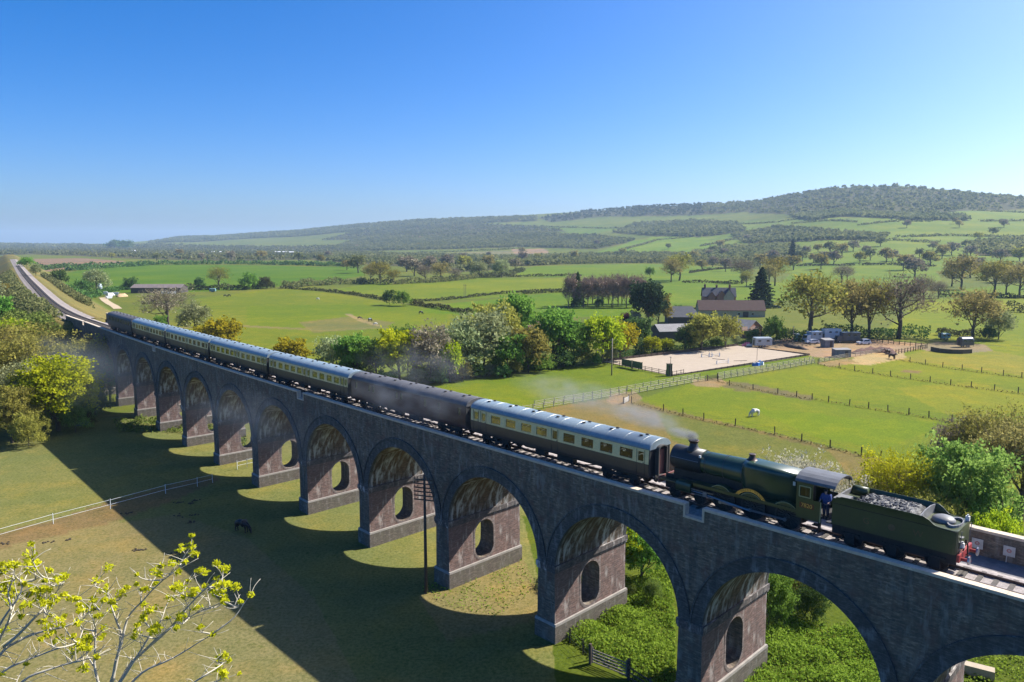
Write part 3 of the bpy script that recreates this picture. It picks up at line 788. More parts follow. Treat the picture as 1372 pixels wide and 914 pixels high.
    if not dark:
        for x, wd in wins:
            if abs(wd - .5) < .15:
                for sg in (1, -1):
                    q = MB(); y = sg * 1.392
                    for xx in (x - .36, x + .36): q.span(xx - .012, xx + .012, min(y, y - sg * .03), max(y, y - sg * .03), 1.2, 3.15)
                    q.span(x - .33, x - .2, min(y + sg * .03, y - sg * .02), max(y + sg * .03, y - sg * .02), 2.16, 2.2)
                    q.build('door', M_end, root)
        mb = MB(); mb.span(-h + .1, h - .1, -1.22, 1.22, 1.2, 1.3); mb.build('floor', M_seat, root)
        mb = MB(); mt = MB()
        for x, wd in wins:
            if wd > 1:
                for sg in (1, -1):
                    for e in (-.72, .72):
                        mb.span(x + e - .09, x + e + .09, min(sg * .3, sg * 1.2), max(sg * .3, sg * 1.2), 1.3, 2.42)
                        mb.span(x + e * .68 - .2, x + e * .68 + .2, min(sg * .3, sg * 1.2), max(sg * .3, sg * 1.2), 1.3, 1.75)
                    mt.span(x - .28, x + .28, min(sg * .45, sg * 1.2), max(sg * .45, sg * 1.2), 2.0, 2.04)
                    mt.lathe((x, sg * .95, 2.04), [(.05, 0), (.03, .12), (.11, .16), (.07, .3)], 8)
        mb.build('seats', M_seat, root); mt.build('tables', M_table, root)
    mb = MB()
    for sg in (1, -1): mb.span(-h + .2, h - .2, sg * 1.1 - .05, sg * 1.1 + .05, .95, 1.14)
    mb.span(-h + .1, h - .1, -1.25, 1.25, 1.06, 1.18)
    for x0, x1, y0, y1, z0 in ((-2.3, -.6, .55, 1.1, .45), (.8, 1.9, .6, 1.1, .55), (-2.6, -1.2, -1.1, -.5, .45), (.3, 2.2, -1.1, -.6, .5)): mb.span(x0, x1, y0, y1, z0, 1.0)
    for sg in (1, -1): mb.tube([(-h + 5.2, sg * 1.05, .95), (-h + 7, sg * 1.05, .5), (h - 7, sg * 1.05, .5), (h - 5.2, sg * 1.05, .95)], .05, 5)
    mb.lathe((3.4, .2, .75), [(.22, -.5), (.22, .5)], 10, 0, 'x')
    mb.build('underframe', M_black, root)
    bogie(root, -h + 2.9); bogie(root, h - 2.9)
    return root
OPEN_ = [(-9.15, .6), (-8.15, .5), (-6.55, 1.2), (-4.65, 1.2), (-2.75, 1.2), (-.95, 1.2) , (.55, .5), (2.1, 1.2), (4.0, 1.2), (5.9, 1.2), (7.8, 1.2), (9.15, .5)]
OPEN_ = [(-x, w_) for x, w_ in OPEN_]
LC, ST = 19.72, 20.45
OPEN_B = [(9.2, .5), (8.2, .6), (6.6, 1.15), (4.9, 1.15), (3.2, 1.15), (1.55, 1.15), (.3, .5), (-.75, .5), (-2.3, 1.15), (-4.0, 1.15), (-5.7, 1.15), (-7.4, 1.15), (-8.6, .6), (-9.35, .45)]
c1 = coach('chocolate and cream carriage coupled next to the steam engine with pale roof', 0.0, LC, M_choc, M_cream, M_roof, OPEN_, group='chocolate and cream carriages')
c3 = coach('chocolate and cream carriage directly behind the plain dark maroon carriage', 2 * ST, LC, M_choc, M_cream, M_roof, OPEN_B, group='chocolate and cream carriages')
cream_labels = ['chocolate and cream carriage second behind the maroon one in mid train', 'chocolate and cream carriage third behind the maroon one', 'chocolate and cream carriage farthest back, just ahead of the sooty last carriage']
for i, lab in enumerate(cream_labels):
    c = copy_tree(c1 if i % 2 else c3); s0 = (3 + i) * ST; c['label'] = lab
    a, b = T(s0 + 2.5), T(s0 + LC - 2.5); c.location = T(s0 + LC / 2); c.rotation_euler = (0, 0, math.atan2(b.y - a.y, b.x - a.x))
coach('plain dark maroon carriage with a sooty roof between cream carriages', ST, LC, M_maroon, M_maroon, M_roofd, [(8.9, .45), (6.3, .45), (5.5, .45), (1.2, .45), (.4, .45), (-3.6, .45), (-5.8, .45), (-8.9, .45)], dark=True)
coach('last carriage of the train, sooty dark brown with many small windows', 6 * ST, 18.6, M_sooty, M_sooty, M_roofd, [(x, .62) for x in np.arange(-7.6, 8, 1.25)], dark=True)

# ---------------------------------------------------------------- steam locomotive (chimney towards the carriages)
M_green = paint('engine green', (.034, .058, .022), .3, .2, 1.0, dirt=.25, dirtc=(.035, .032, .025), spec=.6)
M_greenb = paint('boiler green', (.034, .062, .036), .25, .2, .9, dirt=.2, dirtc=(.05, .05, .045), spec=.7)
M_smoke = paint('smokebox black', (.03, .032, .035), .45, .3, 1.6, dirt=.3, dirtc=(.06, .06, .065))
M_brass = paint('polished brass', (.62, .42, .13), .3, .2, 5.0, metal=.7)
M_copper = paint('dark copper', (.10, .065, .05), .4, .3, 5.0, metal=.4)
M_line = paint('cream lining', (.55, .48, .24), .5, .1, 5.0)
M_cabroof = paint('cab roof grey', (.13, .135, .145), .55, .2, 1.5, dirt=.3)
M_white = paint('white lamp', (.62, .62, .6), .5, .1, 4.0)
S_L = -6.5
loco = thing('steam_locomotive', 'dark green steam locomotive with brass nameplate facing the carriages', 'locomotive', T(S_L), math.atan2(*(lambda d: (d.y, d.x))(T(-2) - T(-11))))
def lx(s): return s - S_L
def circ(x, zc, r, n=28, flat=0.0):
    return [(x, r * math.cos(2 * math.pi * j / n), zc + r * math.sin(2 * math.pi * j / n)) for j in range(n)]
ZB = 2.86
mb = MB(); mb.loft([circ(lx(-3.85), ZB, .86), circ(lx(-1.5), ZB, .86), circ(lx(-1.42), ZB, .84)]); sb_ = mb.build('smokebox', M_smoke, loco, True)
for p in sb_.data.polygons: p.use_smooth = len(p.vertices) == 4
mb = MB(); mb.lathe((lx(-1.42), 0, ZB), [(.70, 0), (.70, .05), (.5, .12), (.2, .17), (.06, .18), (.06, .3)], 24, 0, 'x')
d_ = mb.build('smokebox_door', M_smoke, sb_, True)
mb = MB(); mb.tube([(lx(-1.2), 0, ZB), (lx(-1.18), 0, ZB - .3)], .02, 5); mb.tube([(lx(-1.18), 0, ZB), (lx(-1.16), .28, ZB)], .02, 5); mb.build('door_handles', M_steel, d_)
mb = MB(); mb.loft([circ(lx(-3.85), ZB, .79), circ(lx(-3.9), ZB, .8), circ(lx(-7.1), ZB - .01, .90)], 0, False)
bo = mb.build('boiler', M_greenb, loco, True)
for s in (-4.2, -5.6, -7.0):
    r_ = float(np.interp(-s, [3.9, 7.1], [.8, .9])) + .008
    mb = MB(); mb.loft([circ(lx(s), ZB, r_), circ(lx(s - .06), ZB, r_ + .002)], 0, False); mb.build('boiler_band', M_smoke, bo, True)
def fbx(x, hwid, top, bot, r=.32, wb=.72):
    ring = []
    for (cy, cz, a0) in ((hwid - r, top - r, 0), (-hwid + r, top - r, 90)):
        for t in np.linspace(a0, a0 + 90, 7): ring.append((x, cy + r * math.cos(R(t)), cz + r * math.sin(R(t))))
    ring += [(x, -hwid, 2.7), (x, -wb, 2.1), (x, -wb, bot), (x, wb, bot), (x, wb, 2.1), (x, hwid, 2.7)]
    return ring
mb = MB(); mb.loft([fbx(lx(-7.1), .88, 3.78, 1.6, .5), fbx(lx(-7.5), .92, 3.79, 1.6, .36), fbx(lx(-11.1), .86, 3.70, 1.6, .34)])
fb = mb.build('firebox', M_greenb, loco, True)
for p in fb.data.polygons: p.use_smooth = len(p.vertices) == 4
mb = MB(); mb.lathe((lx(-2.85), 0, ZB), [(.62, .62), (.47, .80), (.345, .92), (.30, 1.05), (.28, 1.2), (.27, 1.22), (.29, 1.24), (.33, 1.30), (.36, 1.36), (.37, 1.40), (.30, 1.41), (.25, 1.38), (.24, 1.0)], 20, 0)
ch = mb.build('chimney', M_smoke, loco, True)
mb = MB(); mb.lathe((lx(-2.85), 0, ZB), [(.285, 1.21), (.30, 1.25), (.345, 1.30), (.372, 1.36), (.382, 1.41), (.36, 1.425), (.30, 1.42)], 20, 0, caps=False); mb.build('chimney_cap', M_copper, ch, True)
mb = MB(); mb.lathe((lx(-7.35), 0, 3.6), [(.5, .08), (.36, .18), (.24, .3), (.19, .45), (.20, .5), (.24, .56), (.22, .58), (.12, .57)], 16, 0); mb.build('safety_valve_bonnet', M_copper, loco, True)
mb = MB()
for sg in (1, -1):
    mb.tube([(lx(-1.6), sg * .93, ZB + .18), (lx(-3.8), sg * .95, ZB + .18)], .018, 5)
    for s in (-1.7, -2.8, -3.7): mb.tube([(lx(s), sg * .85, ZB + .16), (lx(s), sg * .95, ZB + .18)], .018, 5)
mb.build('handrail', M_steel, loco)
mb = MB(); mb.box((lx(-3.85), .78, 3.42), (.14, .1, .16)); mb.box((lx(-10.7), .86, 3.1), (.16, .05, .26)); mb.build('lamp', M_white, loco)
# frames, running plate, valance, splashers
mb = MB()
mb.span(lx(-11.2), lx(-1.0), -.62, -.56, .55, 1.62); mb.span(lx(-11.2), lx(-1.0), .56, .62, .55, 1.62); mb.span(lx(-4.0), lx(-1.6), -.5, .5, 1.5, 2.1)
mb.span(lx(-11.2), lx(-4.2), -.55, .55, .9, 1.35); mb.span(lx(-7.3), lx(-3.9), -.6, .6, 1.5, 2.25)
mb.build('frame', M_black, loco)
mb = MB(); mb.span(lx(-11.1), lx(-3.7), -1.3, 1.3, 1.55, 1.61); mb.span(lx(-2.3), lx(-.85), -1.25, 1.25, 1.25, 1.31)
mb.add([(lx(-3.7), -1.28, 1.61), (lx(-3.7), 1.28, 1.61), (lx(-2.3), 1.26, 1.31), (lx(-2.3), -1.26, 1.31)], [(0, 1, 2, 3)])
for sg in (1, -1): mb.span(lx(-11.1), lx(-3.7), sg * 1.29 - .015, sg * 1.29 + .015, 1.40, 1.55)
mb.build('running_plate', M_green, loco)
WS = (-5.75, -7.95, -10.35); WR = .87
M_spl = M_green
for s in WS:
    for sg in (1, -1):
        mb = MB(); poly = [(lx(s) + math.cos(t) * 1.0, .87 + max(.75, math.sin(t) * 1.02)) for t in np.linspace(0.80, math.pi - .80, 17)]
        poly = [(poly[0][0], 1.612)] + poly + [(poly[-1][0], 1.612)]
        mb.prism(poly, lambda u, v, d: (u, d, v), sg * .78, sg * 1.22, 0)
        sp = mb.build('splasher', M_spl, loco)
        mb = MB(); mb.tube([(lx(s) + math.cos(t) * .985, sg * 1.225, .87 + math.sin(t) * 1.0) for t in np.linspace(.85, math.pi - .85, 15)], .018, 5); mb.build('beading', M_brass if False else M_line, sp)
W_dr = wheel_mesh(WR, .13, 18); W_bg = wheel_mesh(.46, .12, 10)
for s in WS:
    for sg in (1, -1):
        o = ob('driving_wheel', W_dr, loco, (lx(s), sg * .75, WR))
        ob('crank_pin', MB().lathe((0, 0, 0), [(.11, -.16), (.11, .16)], 10, 0, 'y').mesh('crank_pin', M_steel), o, (.1, sg * .15, -.22))
for s in (-1.9, -3.95):
    for sg in (1, -1): ob('bogie_wheel', W_bg, loco, (lx(s), sg * .75, .46))
for sg in (1, -1):
    mb = MB(); y = sg * .98
    mb.span(lx(-10.35) + .02, lx(-5.75) + .18, y - .035, y + .035, .57, .70)
    for s in WS: mb.lathe((lx(s) + .1, y, .64), [(.13, -.05), (.13, .05)], 12, 0, 'y')
    mb.build('coupling_rod', M_steel, loco)
    mb = MB(); y = sg * 1.1
    mb.tube([(lx(-7.95) + .1, y, .64), (lx(-4.55), y, .92)], [.07, .05], 6); mb.build('connecting_rod', M_steel, loco)
    mb = MB(); mb.span(lx(-5.2), lx(-3.4), y - .07, y + .07, 1.07, 1.12); mb.span(lx(-5.2), lx(-3.4), y - .07, y + .07, .76, .81); mb.tube([(lx(-3.4), y, .94), (lx(-4.6), y, .94)], .04, 6); mb.span(lx(-4.7), lx(-4.4), y - .1, y + .1, .8, 1.08)
    mb.build('slide_bars', M_steel, loco)
    mb = MB(); ring = lambda x: [(x, sg * (.72 + .56 * a), .72 + .78 * b) for a, b in ((0, 0), (.7, 0), (.93, .12), (1, .35), (1, .68), (.9, .9), (.65, 1), (0, 1))]
    mb.loft([ring(lx(-3.45)), ring(lx(-2.25))]); mb.build('cylinder', M_green, loco)
mb = MB(); mb.span(lx(-.85), lx(-.72), -1.2, 1.2, .95, 1.4); bb = mb.build('buffer_beam', M_redb, loco)
mb = MB()
for y in (-.87, .87): mb.tube([(lx(-.72), y, 1.05), (lx(-.35), y, 1.05)], .1, 8); mb.tube([(lx(-.35), y, 1.05), (lx(-.28), y, 1.05)], .24, 12)
mb.build('buffers', M_black, bb)
# cab
mb = MB()
for sg in (1, -1):
    y0, y1 = sg * 1.31, sg * 1.27
    poly = [(lx(-11.1), 1.15), (lx(-12.62), 1.15), (lx(-12.62), 2.45), (lx(-12.45), 2.52), (lx(-12.25), 3.5), (lx(-12.15), 3.55), (lx(-11.1), 3.55)]
    # window opening: build the sheet round it
    wx0, wx1, wz0, wz1 = lx(-11.95), lx(-11.25), 2.55, 3.22
    def sh(a, b, c_, d_2): mb.span(min(a, b), max(a, b), min(y0, y1), max(y0, y1), c_, d_2)
    sh(lx(-12.62), lx(-11.1), 1.15, 2.45); sh(lx(-12.1), lx(-11.1), 2.45, wz0); sh(lx(-12.1), wx0, wz0, wz1); sh(wx1, lx(-11.1), wz0, wz1); sh(lx(-12.1), lx(-11.1), wz1, 3.56)
mb.span(lx(-11.12), lx(-11.06), -1.3, 1.3, 1.6, 3.5)
cb = mb.build('cab', M_green, loco)
for sg in (1, -1):
    q = MB(); q.span(lx(-11.95), lx(-11.25), sg * 1.285 - .004, sg * 1.285 + .004, 2.55, 3.22); wn = q.build('window', M_glass, cb)
    q = MB(); y = sg * 1.318
    pts = [(lx(-11.95), y, 2.55), (lx(-11.25), y, 2.55), (lx(-11.25), y, 3.22), (lx(-11.95), y, 3.22), (lx(-11.95), y, 2.55)]
    for i in range(4): q.tube([pts[i], pts[i + 1]], .03, 5)
    q.build('window_frame', M_line, wn)
    q = MB(); q.tube([(lx(-12.62), y, 1.15), (lx(-12.62), y, 2.45)], .03, 5); q.build('handrail', M_line, cb)
arc = [(1.36, 3.50), (1.28, 3.64), (1.05, 3.80), (.7, 3.93), (.3, 3.99), (-.3, 3.99), (-.7, 3.93), (-1.05, 3.80), (-1.28, 3.64), (-1.36, 3.50)]
mb = MB(); mb.loft([[(x, u, v) for u, v in arc] + [(x, u * .97, v - .05) for u, v in reversed(arc)] for x in (lx(-13.45), lx(-10.95))]); rf = mb.build('cab_roof', M_cabroof, cb)
mb = MB()
for sg in (1, -1): mb.tube([(lx(-13.3), sg * 1.2, 1.5), (lx(-13.3), sg * 1.2, 3.6)], .025, 5)
mb.build('roof_pillar', M_black, cb)
mb = MB(); mb.span(lx(-13.1), lx(-11.1), -1.25, 1.25, 1.42, 1.5); mb.span(lx(-11.4), lx(-11.15), -.8, .8, 1.6, 3.2)
for sg in (1, -1): mb.span(lx(-12.5), lx(-12.1), sg * 1.05 - .2, sg * 1.05 + .2, .45, .5); mb.span(lx(-12.5), lx(-12.1), sg * 1.05 - .2, sg * 1.05 + .2, .85, .9); mb.span(lx(-12.52), lx(-12.48), sg * 1.05 - .2, sg * 1.05 + .2, .45, 1.4)
mb.build('footplate', M_black, cb)
def text_mesh(name, txt, size, mat, depth=.01):
    cu = bpy.data.curves.new(name, 'FONT'); cu.body = txt; cu.size = size; cu.extrude = depth; cu.align_x = 'CENTER'; cu.align_y = 'CENTER'
    o = bpy.data.objects.new(name, cu); col.objects.link(o)
    dg = bpy.context.evaluated_depsgraph_get(); me = bpy.data.meshes.new_from_object(o.evaluated_get(dg)); me.name = name
    bpy.data.objects.remove(o); me.materials.clear(); me.materials.append(mat); return me
M_plate = paint('number plate ground', (.10, .03, .02), .4, .2, 4.0)
# number plate: a reader on the platform side sees +x to the left
q = MB(); q.box((lx(-11.75), 1.322, 2.02), (.92, .024, .34)); pl = q.build('number_plate', M_plate, cb)
tm = text_mesh('numerals', '7820', .36, M_brass)
o = ob('numerals', tm, pl, (lx(-11.75), 1.337, 2.02)); o.rotation_euler = (math.pi / 2, 0, math.pi)
q = MB(); th = np.linspace(.62, math.pi - .62, 25); rA, rB = 1.10, 1.30
vs = []
for t in th:
    for y in (1.235, 1.265):
        for rad in (rA, rB): vs.append((lx(-7.95) + math.cos(t) * rad, y, .87 + math.sin(t) * rad * 1.0))
fs = []
for i in range(24):
    a = i * 4; b2 = a + 4
    fs += [(a + 2, b2 + 2, b2 + 3, a + 3), (a + 1, b2 + 1, b2, a), (a + 3, b2 + 3, b2 + 1, a + 1), (a, b2, b2 + 2, a + 2)]
q.add(vs, fs); npz = q.build('nameplate', M_brass, loco)
word = 'DINMORE MANOR'
for i, chh in enumerate(word):
    if chh == ' ': continue
    t = .72 + (math.pi - 1.44) * i / (len(word) - 1)          # first letter at the +x end (seen on the left)
    tm = text_mesh('letter', chh, .17, M_plate, .006)
    o = ob('letter', tm, npz, (lx(-7.95) + math.cos(t) * 1.2, 1.268, .87 + math.sin(t) * 1.2)); o.rotation_euler = (math.pi / 2, (t - math.pi / 2) * 1.0, math.pi)

# ---------------------------------------------------------------- tender
M_tend = paint('tender green', (.046, .062, .022), .42, .25, .8, dirt=.45, dirtc=(.045, .045, .028), spec=.5)
M_grey = paint('weathered grey steel', (.19, .19, .195), .5, .25, 1.5, dirt=.3)
M_coal = paint('coal', (.035, .036, .042), .5, .6, 6.0, spec=.35, bump=.6)
S_T = -16.75
tend = thing('tender', 'dark green locomotive tender loaded with coal, red buffer beam at its rear', 'tender', T(S_T), math.atan2(*(lambda d: (d.y, d.x))(T(-13.5) - T(-20))))
def tx(s): return s - S_T
f0, f1 = tx(-20.05), tx(-13.3)     # rear, front
mb = MB(); ring = lambda x, w_: [(x, w_, 1.32), (x, w_, 2.62), (x, w_ - .05, 2.66), (x, -w_ + .05, 2.66), (x, -w_, 2.62), (x, -w_, 1.32)]
mb.loft([ring(f0, 1.12), ring(f0 + .06, 1.26), ring(f0 + .2, 1.31), ring(f1, 1.31)]); tk = mb.build('tank', M_tend, tend)
for sg in (1, -1):
    top = [(f1, 2.62, 0), (f1, 2.86, .02), (f1 - .3, 3.02, .07), (f1 - .55, 3.14, .12)] + [(x, 3.16, .13) for x in np.linspace(f1 - .9, f0 + 2.2, 8)] + [(f0 + 1.7, 3.13, .12), (f0 + 1.45, 3.0, .07), (f0 + 1.25, 2.82, .03), (f0 + 1.1, 2.72, .01), (f0 + .8, 2.68, 0), (f0 + .1, 2.66, 0)]
    mb = MB(); vs = []
    for x, z, fl in top:
        for k in range(5):
            t = k / 4; zz = 2.60 + (z - 2.60) * t
            vs.append((x, sg * (1.31 + fl * t ** 2), zz))
    for x, z, fl in top:
        for k in range(5):
            t = k / 4; zz = 2.60 + (z - 2.60) * t
            vs.append((x, sg * (1.28 + fl * t ** 2), zz))
    n_ = len(top); fs = []
    for i in range(n_ - 1):
        for k in range(4):
            a = i * 5 + k; fs.append((a, a + 5, a + 6, a + 1)); a += n_ * 5; fs.append((a, a + 1, a + 6, a + 5))
        a = i * 5 + 4; fs.append((a, a + 5, a + 5 + n_ * 5, a + n_ * 5))
    mb.add(vs, fs); mb.build('side_raves', M_tend, tend)
    mb = MB(); mb.tube([(f0 + .1, sg * 1.325, 2.62), (f1 - .05, sg * 1.325, 2.62)], .022, 5); mb.build('beading', M_black, tend)
# coal heap
nx, ny = 34, 16; vs = []
rc = np.random.default_rng(5)
for i in range(nx):
    for j in range(ny):
        x = f0 + 2.0 + (f1 - .9 - f0 - 2.0) * i / (nx - 1); y = -1.24 + 2.48 * j / (ny - 1)
        edge = min(1, min(i, nx - 1 - i) / 5) * 1.0
        vs.append((x, y, 2.68 + .36 * edge * (1 - .35 * (y / 1.3) ** 2) + rc.uniform(-.07, .07)))
mb = MB(); mb.add(vs, [(i * ny + j, (i + 1) * ny + j, (i + 1) * ny + j + 1, i * ny + j + 1) for i in range(nx - 1) for j in range(ny - 1)])
for q_ in range(420):
    x = rc.uniform(f0 + 2.2, f1 - 1.0); y = rc.uniform(-1.2, 1.2); s_ = rc.uniform(.04, .1)
    mb.box((x, y, 3.02 - .1 * (y / 1.2) ** 2 - (.25 if (x < f0 + 2.7 or x > f1 - 1.4) else 0)), (s_ * 2, s_ * 1.5, s_ * 1.4), rc.uniform(0, 3), 0, .6)
mb.build('coal', M_coal, tend)
mb = MB(); mb.prism([(-1.3, 2.64), (1.3, 2.64), (1.36, 3.1), (.5, 3.22), (-.5, 3.22), (-1.36, 3.1)], lambda u, v, d: (d, u, v), f0 + 1.86, f0 + 1.92); mb.build('bulkhead', M_grey, tend)
mb = MB(); mb.box((f0 + 1.89, .9, 3.0), (.08, .04, .14)); mb.build('white_mark', M_white, tend)
mb = MB(); mb.lathe((f0 + 1.05, 0, 2.66), [(.62, 0), (.6, .12), (.5, .24), (.3, .32), (.1, .35)], 20); mb.build('filler_dome', M_grey, tend, True)
mb = MB()
for a in range(20):
    t0, t1 = 2 * math.pi * a / 20, 2 * math.pi * (a + 1) / 20
    for r0, r1, z0, z1 in ((.52, .52, 2.66, 2.8), (.52, .44, 2.8, 2.8), (.44, .44, 2.8, 2.68)):
        mb.add([(f0 + .45 + math.cos(t) * r_ * .7, math.sin(t) * r_ * 1.7, z_) for t, r_, z_ in ((t0, r0, z0), (t1, r0, z0), (t1, r1, z1), (t0, r1, z1))], [(0, 1, 2, 3)])
mb.build('filler_rim', M_grey, tend)
mb = MB(); mb.lathe((f1 - .75, -.75, 3.12), [(.26, -.55), (.26, .3), (.18, .36)], 14, 0, 'x'); mb.build('toolbox', M_tend, tend, True)
mb = MB(); mb.span(f1 - .12, f1 - .02, -1.28, 1.28, 2.64, 2.95); mb.span(f1 - .85, f1 - .15, .35, 1.1, 2.66, 2.98); mb.build('front_locker', M_grey, tend)
mb = MB(); mb.span(f0 - .16, f0 - .02, -1.25, 1.25, .92, 1.36); bb = mb.build('buffer_beam', M_bufr, tend)
mb = MB()
for y in (-.87, .87): mb.tube([(f0 - .16, y, 1.06), (f0 - .5, y, 1.06)], .1, 8)
mb.tube([(f0 - .16, 0, 1.06), (f0 - .4, 0, 1.0), (f0 - .42, 0, .7)], .05, 5); mb.build('buffer_housing', M_bufr, bb)
for y in (-.87, .87): MB().tube([(f0 - .5, y, 1.06), (f0 - .58, y, 1.06)], .24, 12).build('buffer_head', M_steel, bb)
mb = MB(); mb.tube([(f0 - .1, .35, 1.3), (f0 - .2, .35, 2.0), (f0 - .3, .32, 1.7), (f0 - .32, .3, 1.1)], .045, 6); mb.build('vacuum_hose', M_black, tend)
mb = MB()
for y in (.95, -.95): mb.tube([(f0 - .05, y, 1.4), (f0 - .12, y, 2.6), (f0 + .05, y, 2.66)], .022, 5)
for z in (1.6, 1.9, 2.2): mb.span(f0 - .16, f0, .55, .85, z, z + .03)
mb.build('ladder', M_grey, tend)
for y, z in ((-.9, 2.68), (.7, 1.62)):
    mb = MB(); mb.box((f0 - .02 - (.1 if z < 2 else -.1), y, z + .15), (.2, .18, .26)); mb.tube([(f0 - .02 - (.1 if z < 2 else -.1), y, z + .28), (f0 - .02 - (.1 if z < 2 else -.1), y, z + .38)], .05, 6); mb.build('lamp', M_white, tend)
mb = MB()
for sg in (1, -1):
    mb.span(f0, f1, sg * 1.12 - .03, sg * 1.12 + .03, .72, 1.3)
    for s in (-14.4, -16.75, -19.0):
        mb.span(tx(s) - .28, tx(s) + .28, sg * 1.2 - .07, sg * 1.2 + .07, .3, .85); mb.span(tx(s) - .55, tx(s) + .55, sg * 1.2 - .05, sg * 1.2 + .05, .86, .97)
    mb.span(tx(-20.0), tx(-19.7), sg * 1.2 - .15, sg * 1.2 + .15, .5, .55); mb.span(tx(-13.8), tx(-13.4), sg * 1.2 - .15, sg * 1.2 + .15, .5, .55)
mb.span(f0, f1, -1.2, 1.2, 1.24, 1.33); mb.build('frame', M_black, tend)
W_t = wheel_mesh(.62, .13, 12)
for s in (-14.4, -16.75, -19.0):
    for sg in (1, -1): ob('wheel', W_t, tend, (tx(s), sg * .75, .62))
M_faded = paint('faded gold lettering', (.11, .085, .045), .6, .3, 5.0)
for chh, s in (('G', -15.3), ('W', -18.1)):
    o = ob('letter', text_mesh('letter', chh, .52, M_faded, .003), tend, (tx(s), 1.314, 2.0)); o.rotation_euler = (math.pi / 2, 0, math.pi)
mb = MB(); mb.lathe((tx(-16.7), 1.312, 2.0), [(.2, 0), (.2, .008), (.12, .008)], 16, 0, 'y'); mb.build('crest', M_faded, tend)
# ---------------------------------------------------------------- skinned figures
def skin_obj(name, nodes, edges, radii, mat, parent=None, sub=1, root=0):
    me = bpy.data.meshes.new(name); me.from_pydata(nodes, edges, []); me.materials.append(mat)
    o = ob(name, me, parent)
    md = o.modifiers.new('Skin', 'SKIN'); md.use_smooth_shade = True
    sv = me.skin_vertices[0].data if me.skin_vertices else None
    if sv is None:
        bm = __import__('bmesh').new(); bm.from_mesh(me); bm.verts.layers.skin.verify(); bm.to_mesh(me); bm.free(); sv = me.skin_vertices[0].data
    for i, r_ in enumerate(radii):
        sv[i].radius = r_ if isinstance(r_, tuple) else (r_, r_); sv[i].use_root = (i == root)
    if sub: o.modifiers.new('Subdivision', 'SUBSURF').levels = sub; o.modifiers['Subdivision'].render_levels = sub
    dg = bpy.context.evaluated_depsgraph_get()
    m2 = bpy.data.meshes.new_from_object(o.evaluated_get(dg)); m2.name = name
    o.modifiers.clear(); o.data = m2
    for p in m2.polygons: p.use_smooth = True
    return o
def horse_mesh(mat, grazing=True, name='body'):
    # +x is the head end
    n, e, r = [], [], []
    def chain(pts, prev=None):
        for p, rad in pts:
            n.append(p); r.append(rad); i = len(n) - 1
            if prev is not None: e.append((prev, i))
            prev = i
        return prev
    b0 = chain([((-.05, 0, 1.12), (.40, .36))])
    rump = chain([((-.42, 0, 1.17), (.39, .36)), ((-.74, 0, 1.2), (.34, .33))], b0)
    chain([((-.98, 0, 1.16), .08), ((-1.06, 0, .85), .10), ((-1.05, 0, .5), .06)], rump)
    sh = chain([((.32, 0, 1.13), (.40, .35)), ((.62, 0, 1.14), (.34, .30))], b0)
    if grazing: nk = [((.86, 0, .98), (.24, .17)), ((1.06, 0, .74), (.18, .13)), ((1.18, 0, .54), (.17, .13)), ((1.24, 0, .36), (.13, .11)), ((1.27, 0, .14), (.09, .085)), ((1.28, 0, .06), (.085, .08))]
    else: nk = [((.84, 0, 1.35), (.24, .17)), ((1.04, 0, 1.6), (.18, .13)), ((1.2, 0, 1.7), (.17, .13)), ((1.36, 0, 1.6), (.13, .11)), ((1.52, 0, 1.46), (.09, .085)), ((1.57, 0, 1.42), (.085, .08))]
    chain(nk, sh); pk = len(n) - 4
    for y in (-.06, .06):
        p = n[pk]; chain([((p[0] + (.06 if grazing else -.06), y * 1.5, p[2] + (.15 if grazing else .2)), .03)], pk)
    for y in (-.17, .17):
        chain([((.56, y, .88), (.17, .15)), ((.6, y, .60), .10), ((.58, y, .42), .085), ((.59, y, .18), .06), ((.6, y, .1), .075), ((.63, y, .02), .085)], sh)
        chain([((-.70, y, .90), (.25, .18)), ((-.66, y, .72), .145), ((-.90, y, .50), .095), ((-.86, y, .3), .07), ((-.84, y, .13), .068), ((-.79, y, .02), .085)], rump)
    o = skin_obj(name, n, e, r, mat)
    me = o.data; bpy.data.objects.remove(o); return me
M_hb = paint('black horse coat', (.012, .011, .012), .5, .3, 3.0)
M_hw = paint('grey white horse coat', (.62, .60, .57), .7, .12, 2.0, dirt=.2, dirtc=(.3, .27, .24))
M_hbr = paint('dark bay horse coat', (.05, .028, .02), .55, .3, 3.0)
M_mane = paint('dark mane', (.012, .011, .012), .8, .3, 8.0); M_manew = paint('grey mane', (.35, .34, .33), .8, .2, 8.0)
M_rug = paint('blue grey horse rug', (.16, .19, .24), .8, .2, 3.0)
HM = {'black': (horse_mesh(M_hb), M_mane), 'white': (horse_mesh(M_hw), M_manew), 'bay': (horse_mesh(M_hbr), M_mane), 'bay_up': (horse_mesh(M_hbr, False), M_mane)}
def horse(kind, p, rz, label, group=None, rug=False, s=1.0):
    t = thing('horse', label, 'horse', p, rz, group)
    me, mm = HM[kind]
    ob('body', me, t)
    up = kind.endswith('up')
    mb = MB(); mb.tube([(.66, 0, 1.42), (.95, 0, 1.62), (1.1, 0, 1.78)] if up else [(.68, 0, 1.32), (.94, 0, 1.1), (1.17, 0, .82), (1.27, 0, .62)], [.05, .06, .04] if up else [.05, .06, .06, .03], 6); mb.build('mane', mm, t)
    if rug:
        mb = MB(); ring = lambda x, w_, z0: [(x, w_ * math.sin(a), z0 + .36 * math.cos(a)) for a in np.linspace(-2.2, 2.2, 13)]
        mb.loft([ring(-.95, .3, 1.18), ring(-.5, .37, 1.2), ring(.1, .38, 1.17), ring(.62, .33, 1.17)], 0, False, False); mb.build('rug', M_rug, t)
    t.scale = (s, s, s); return t
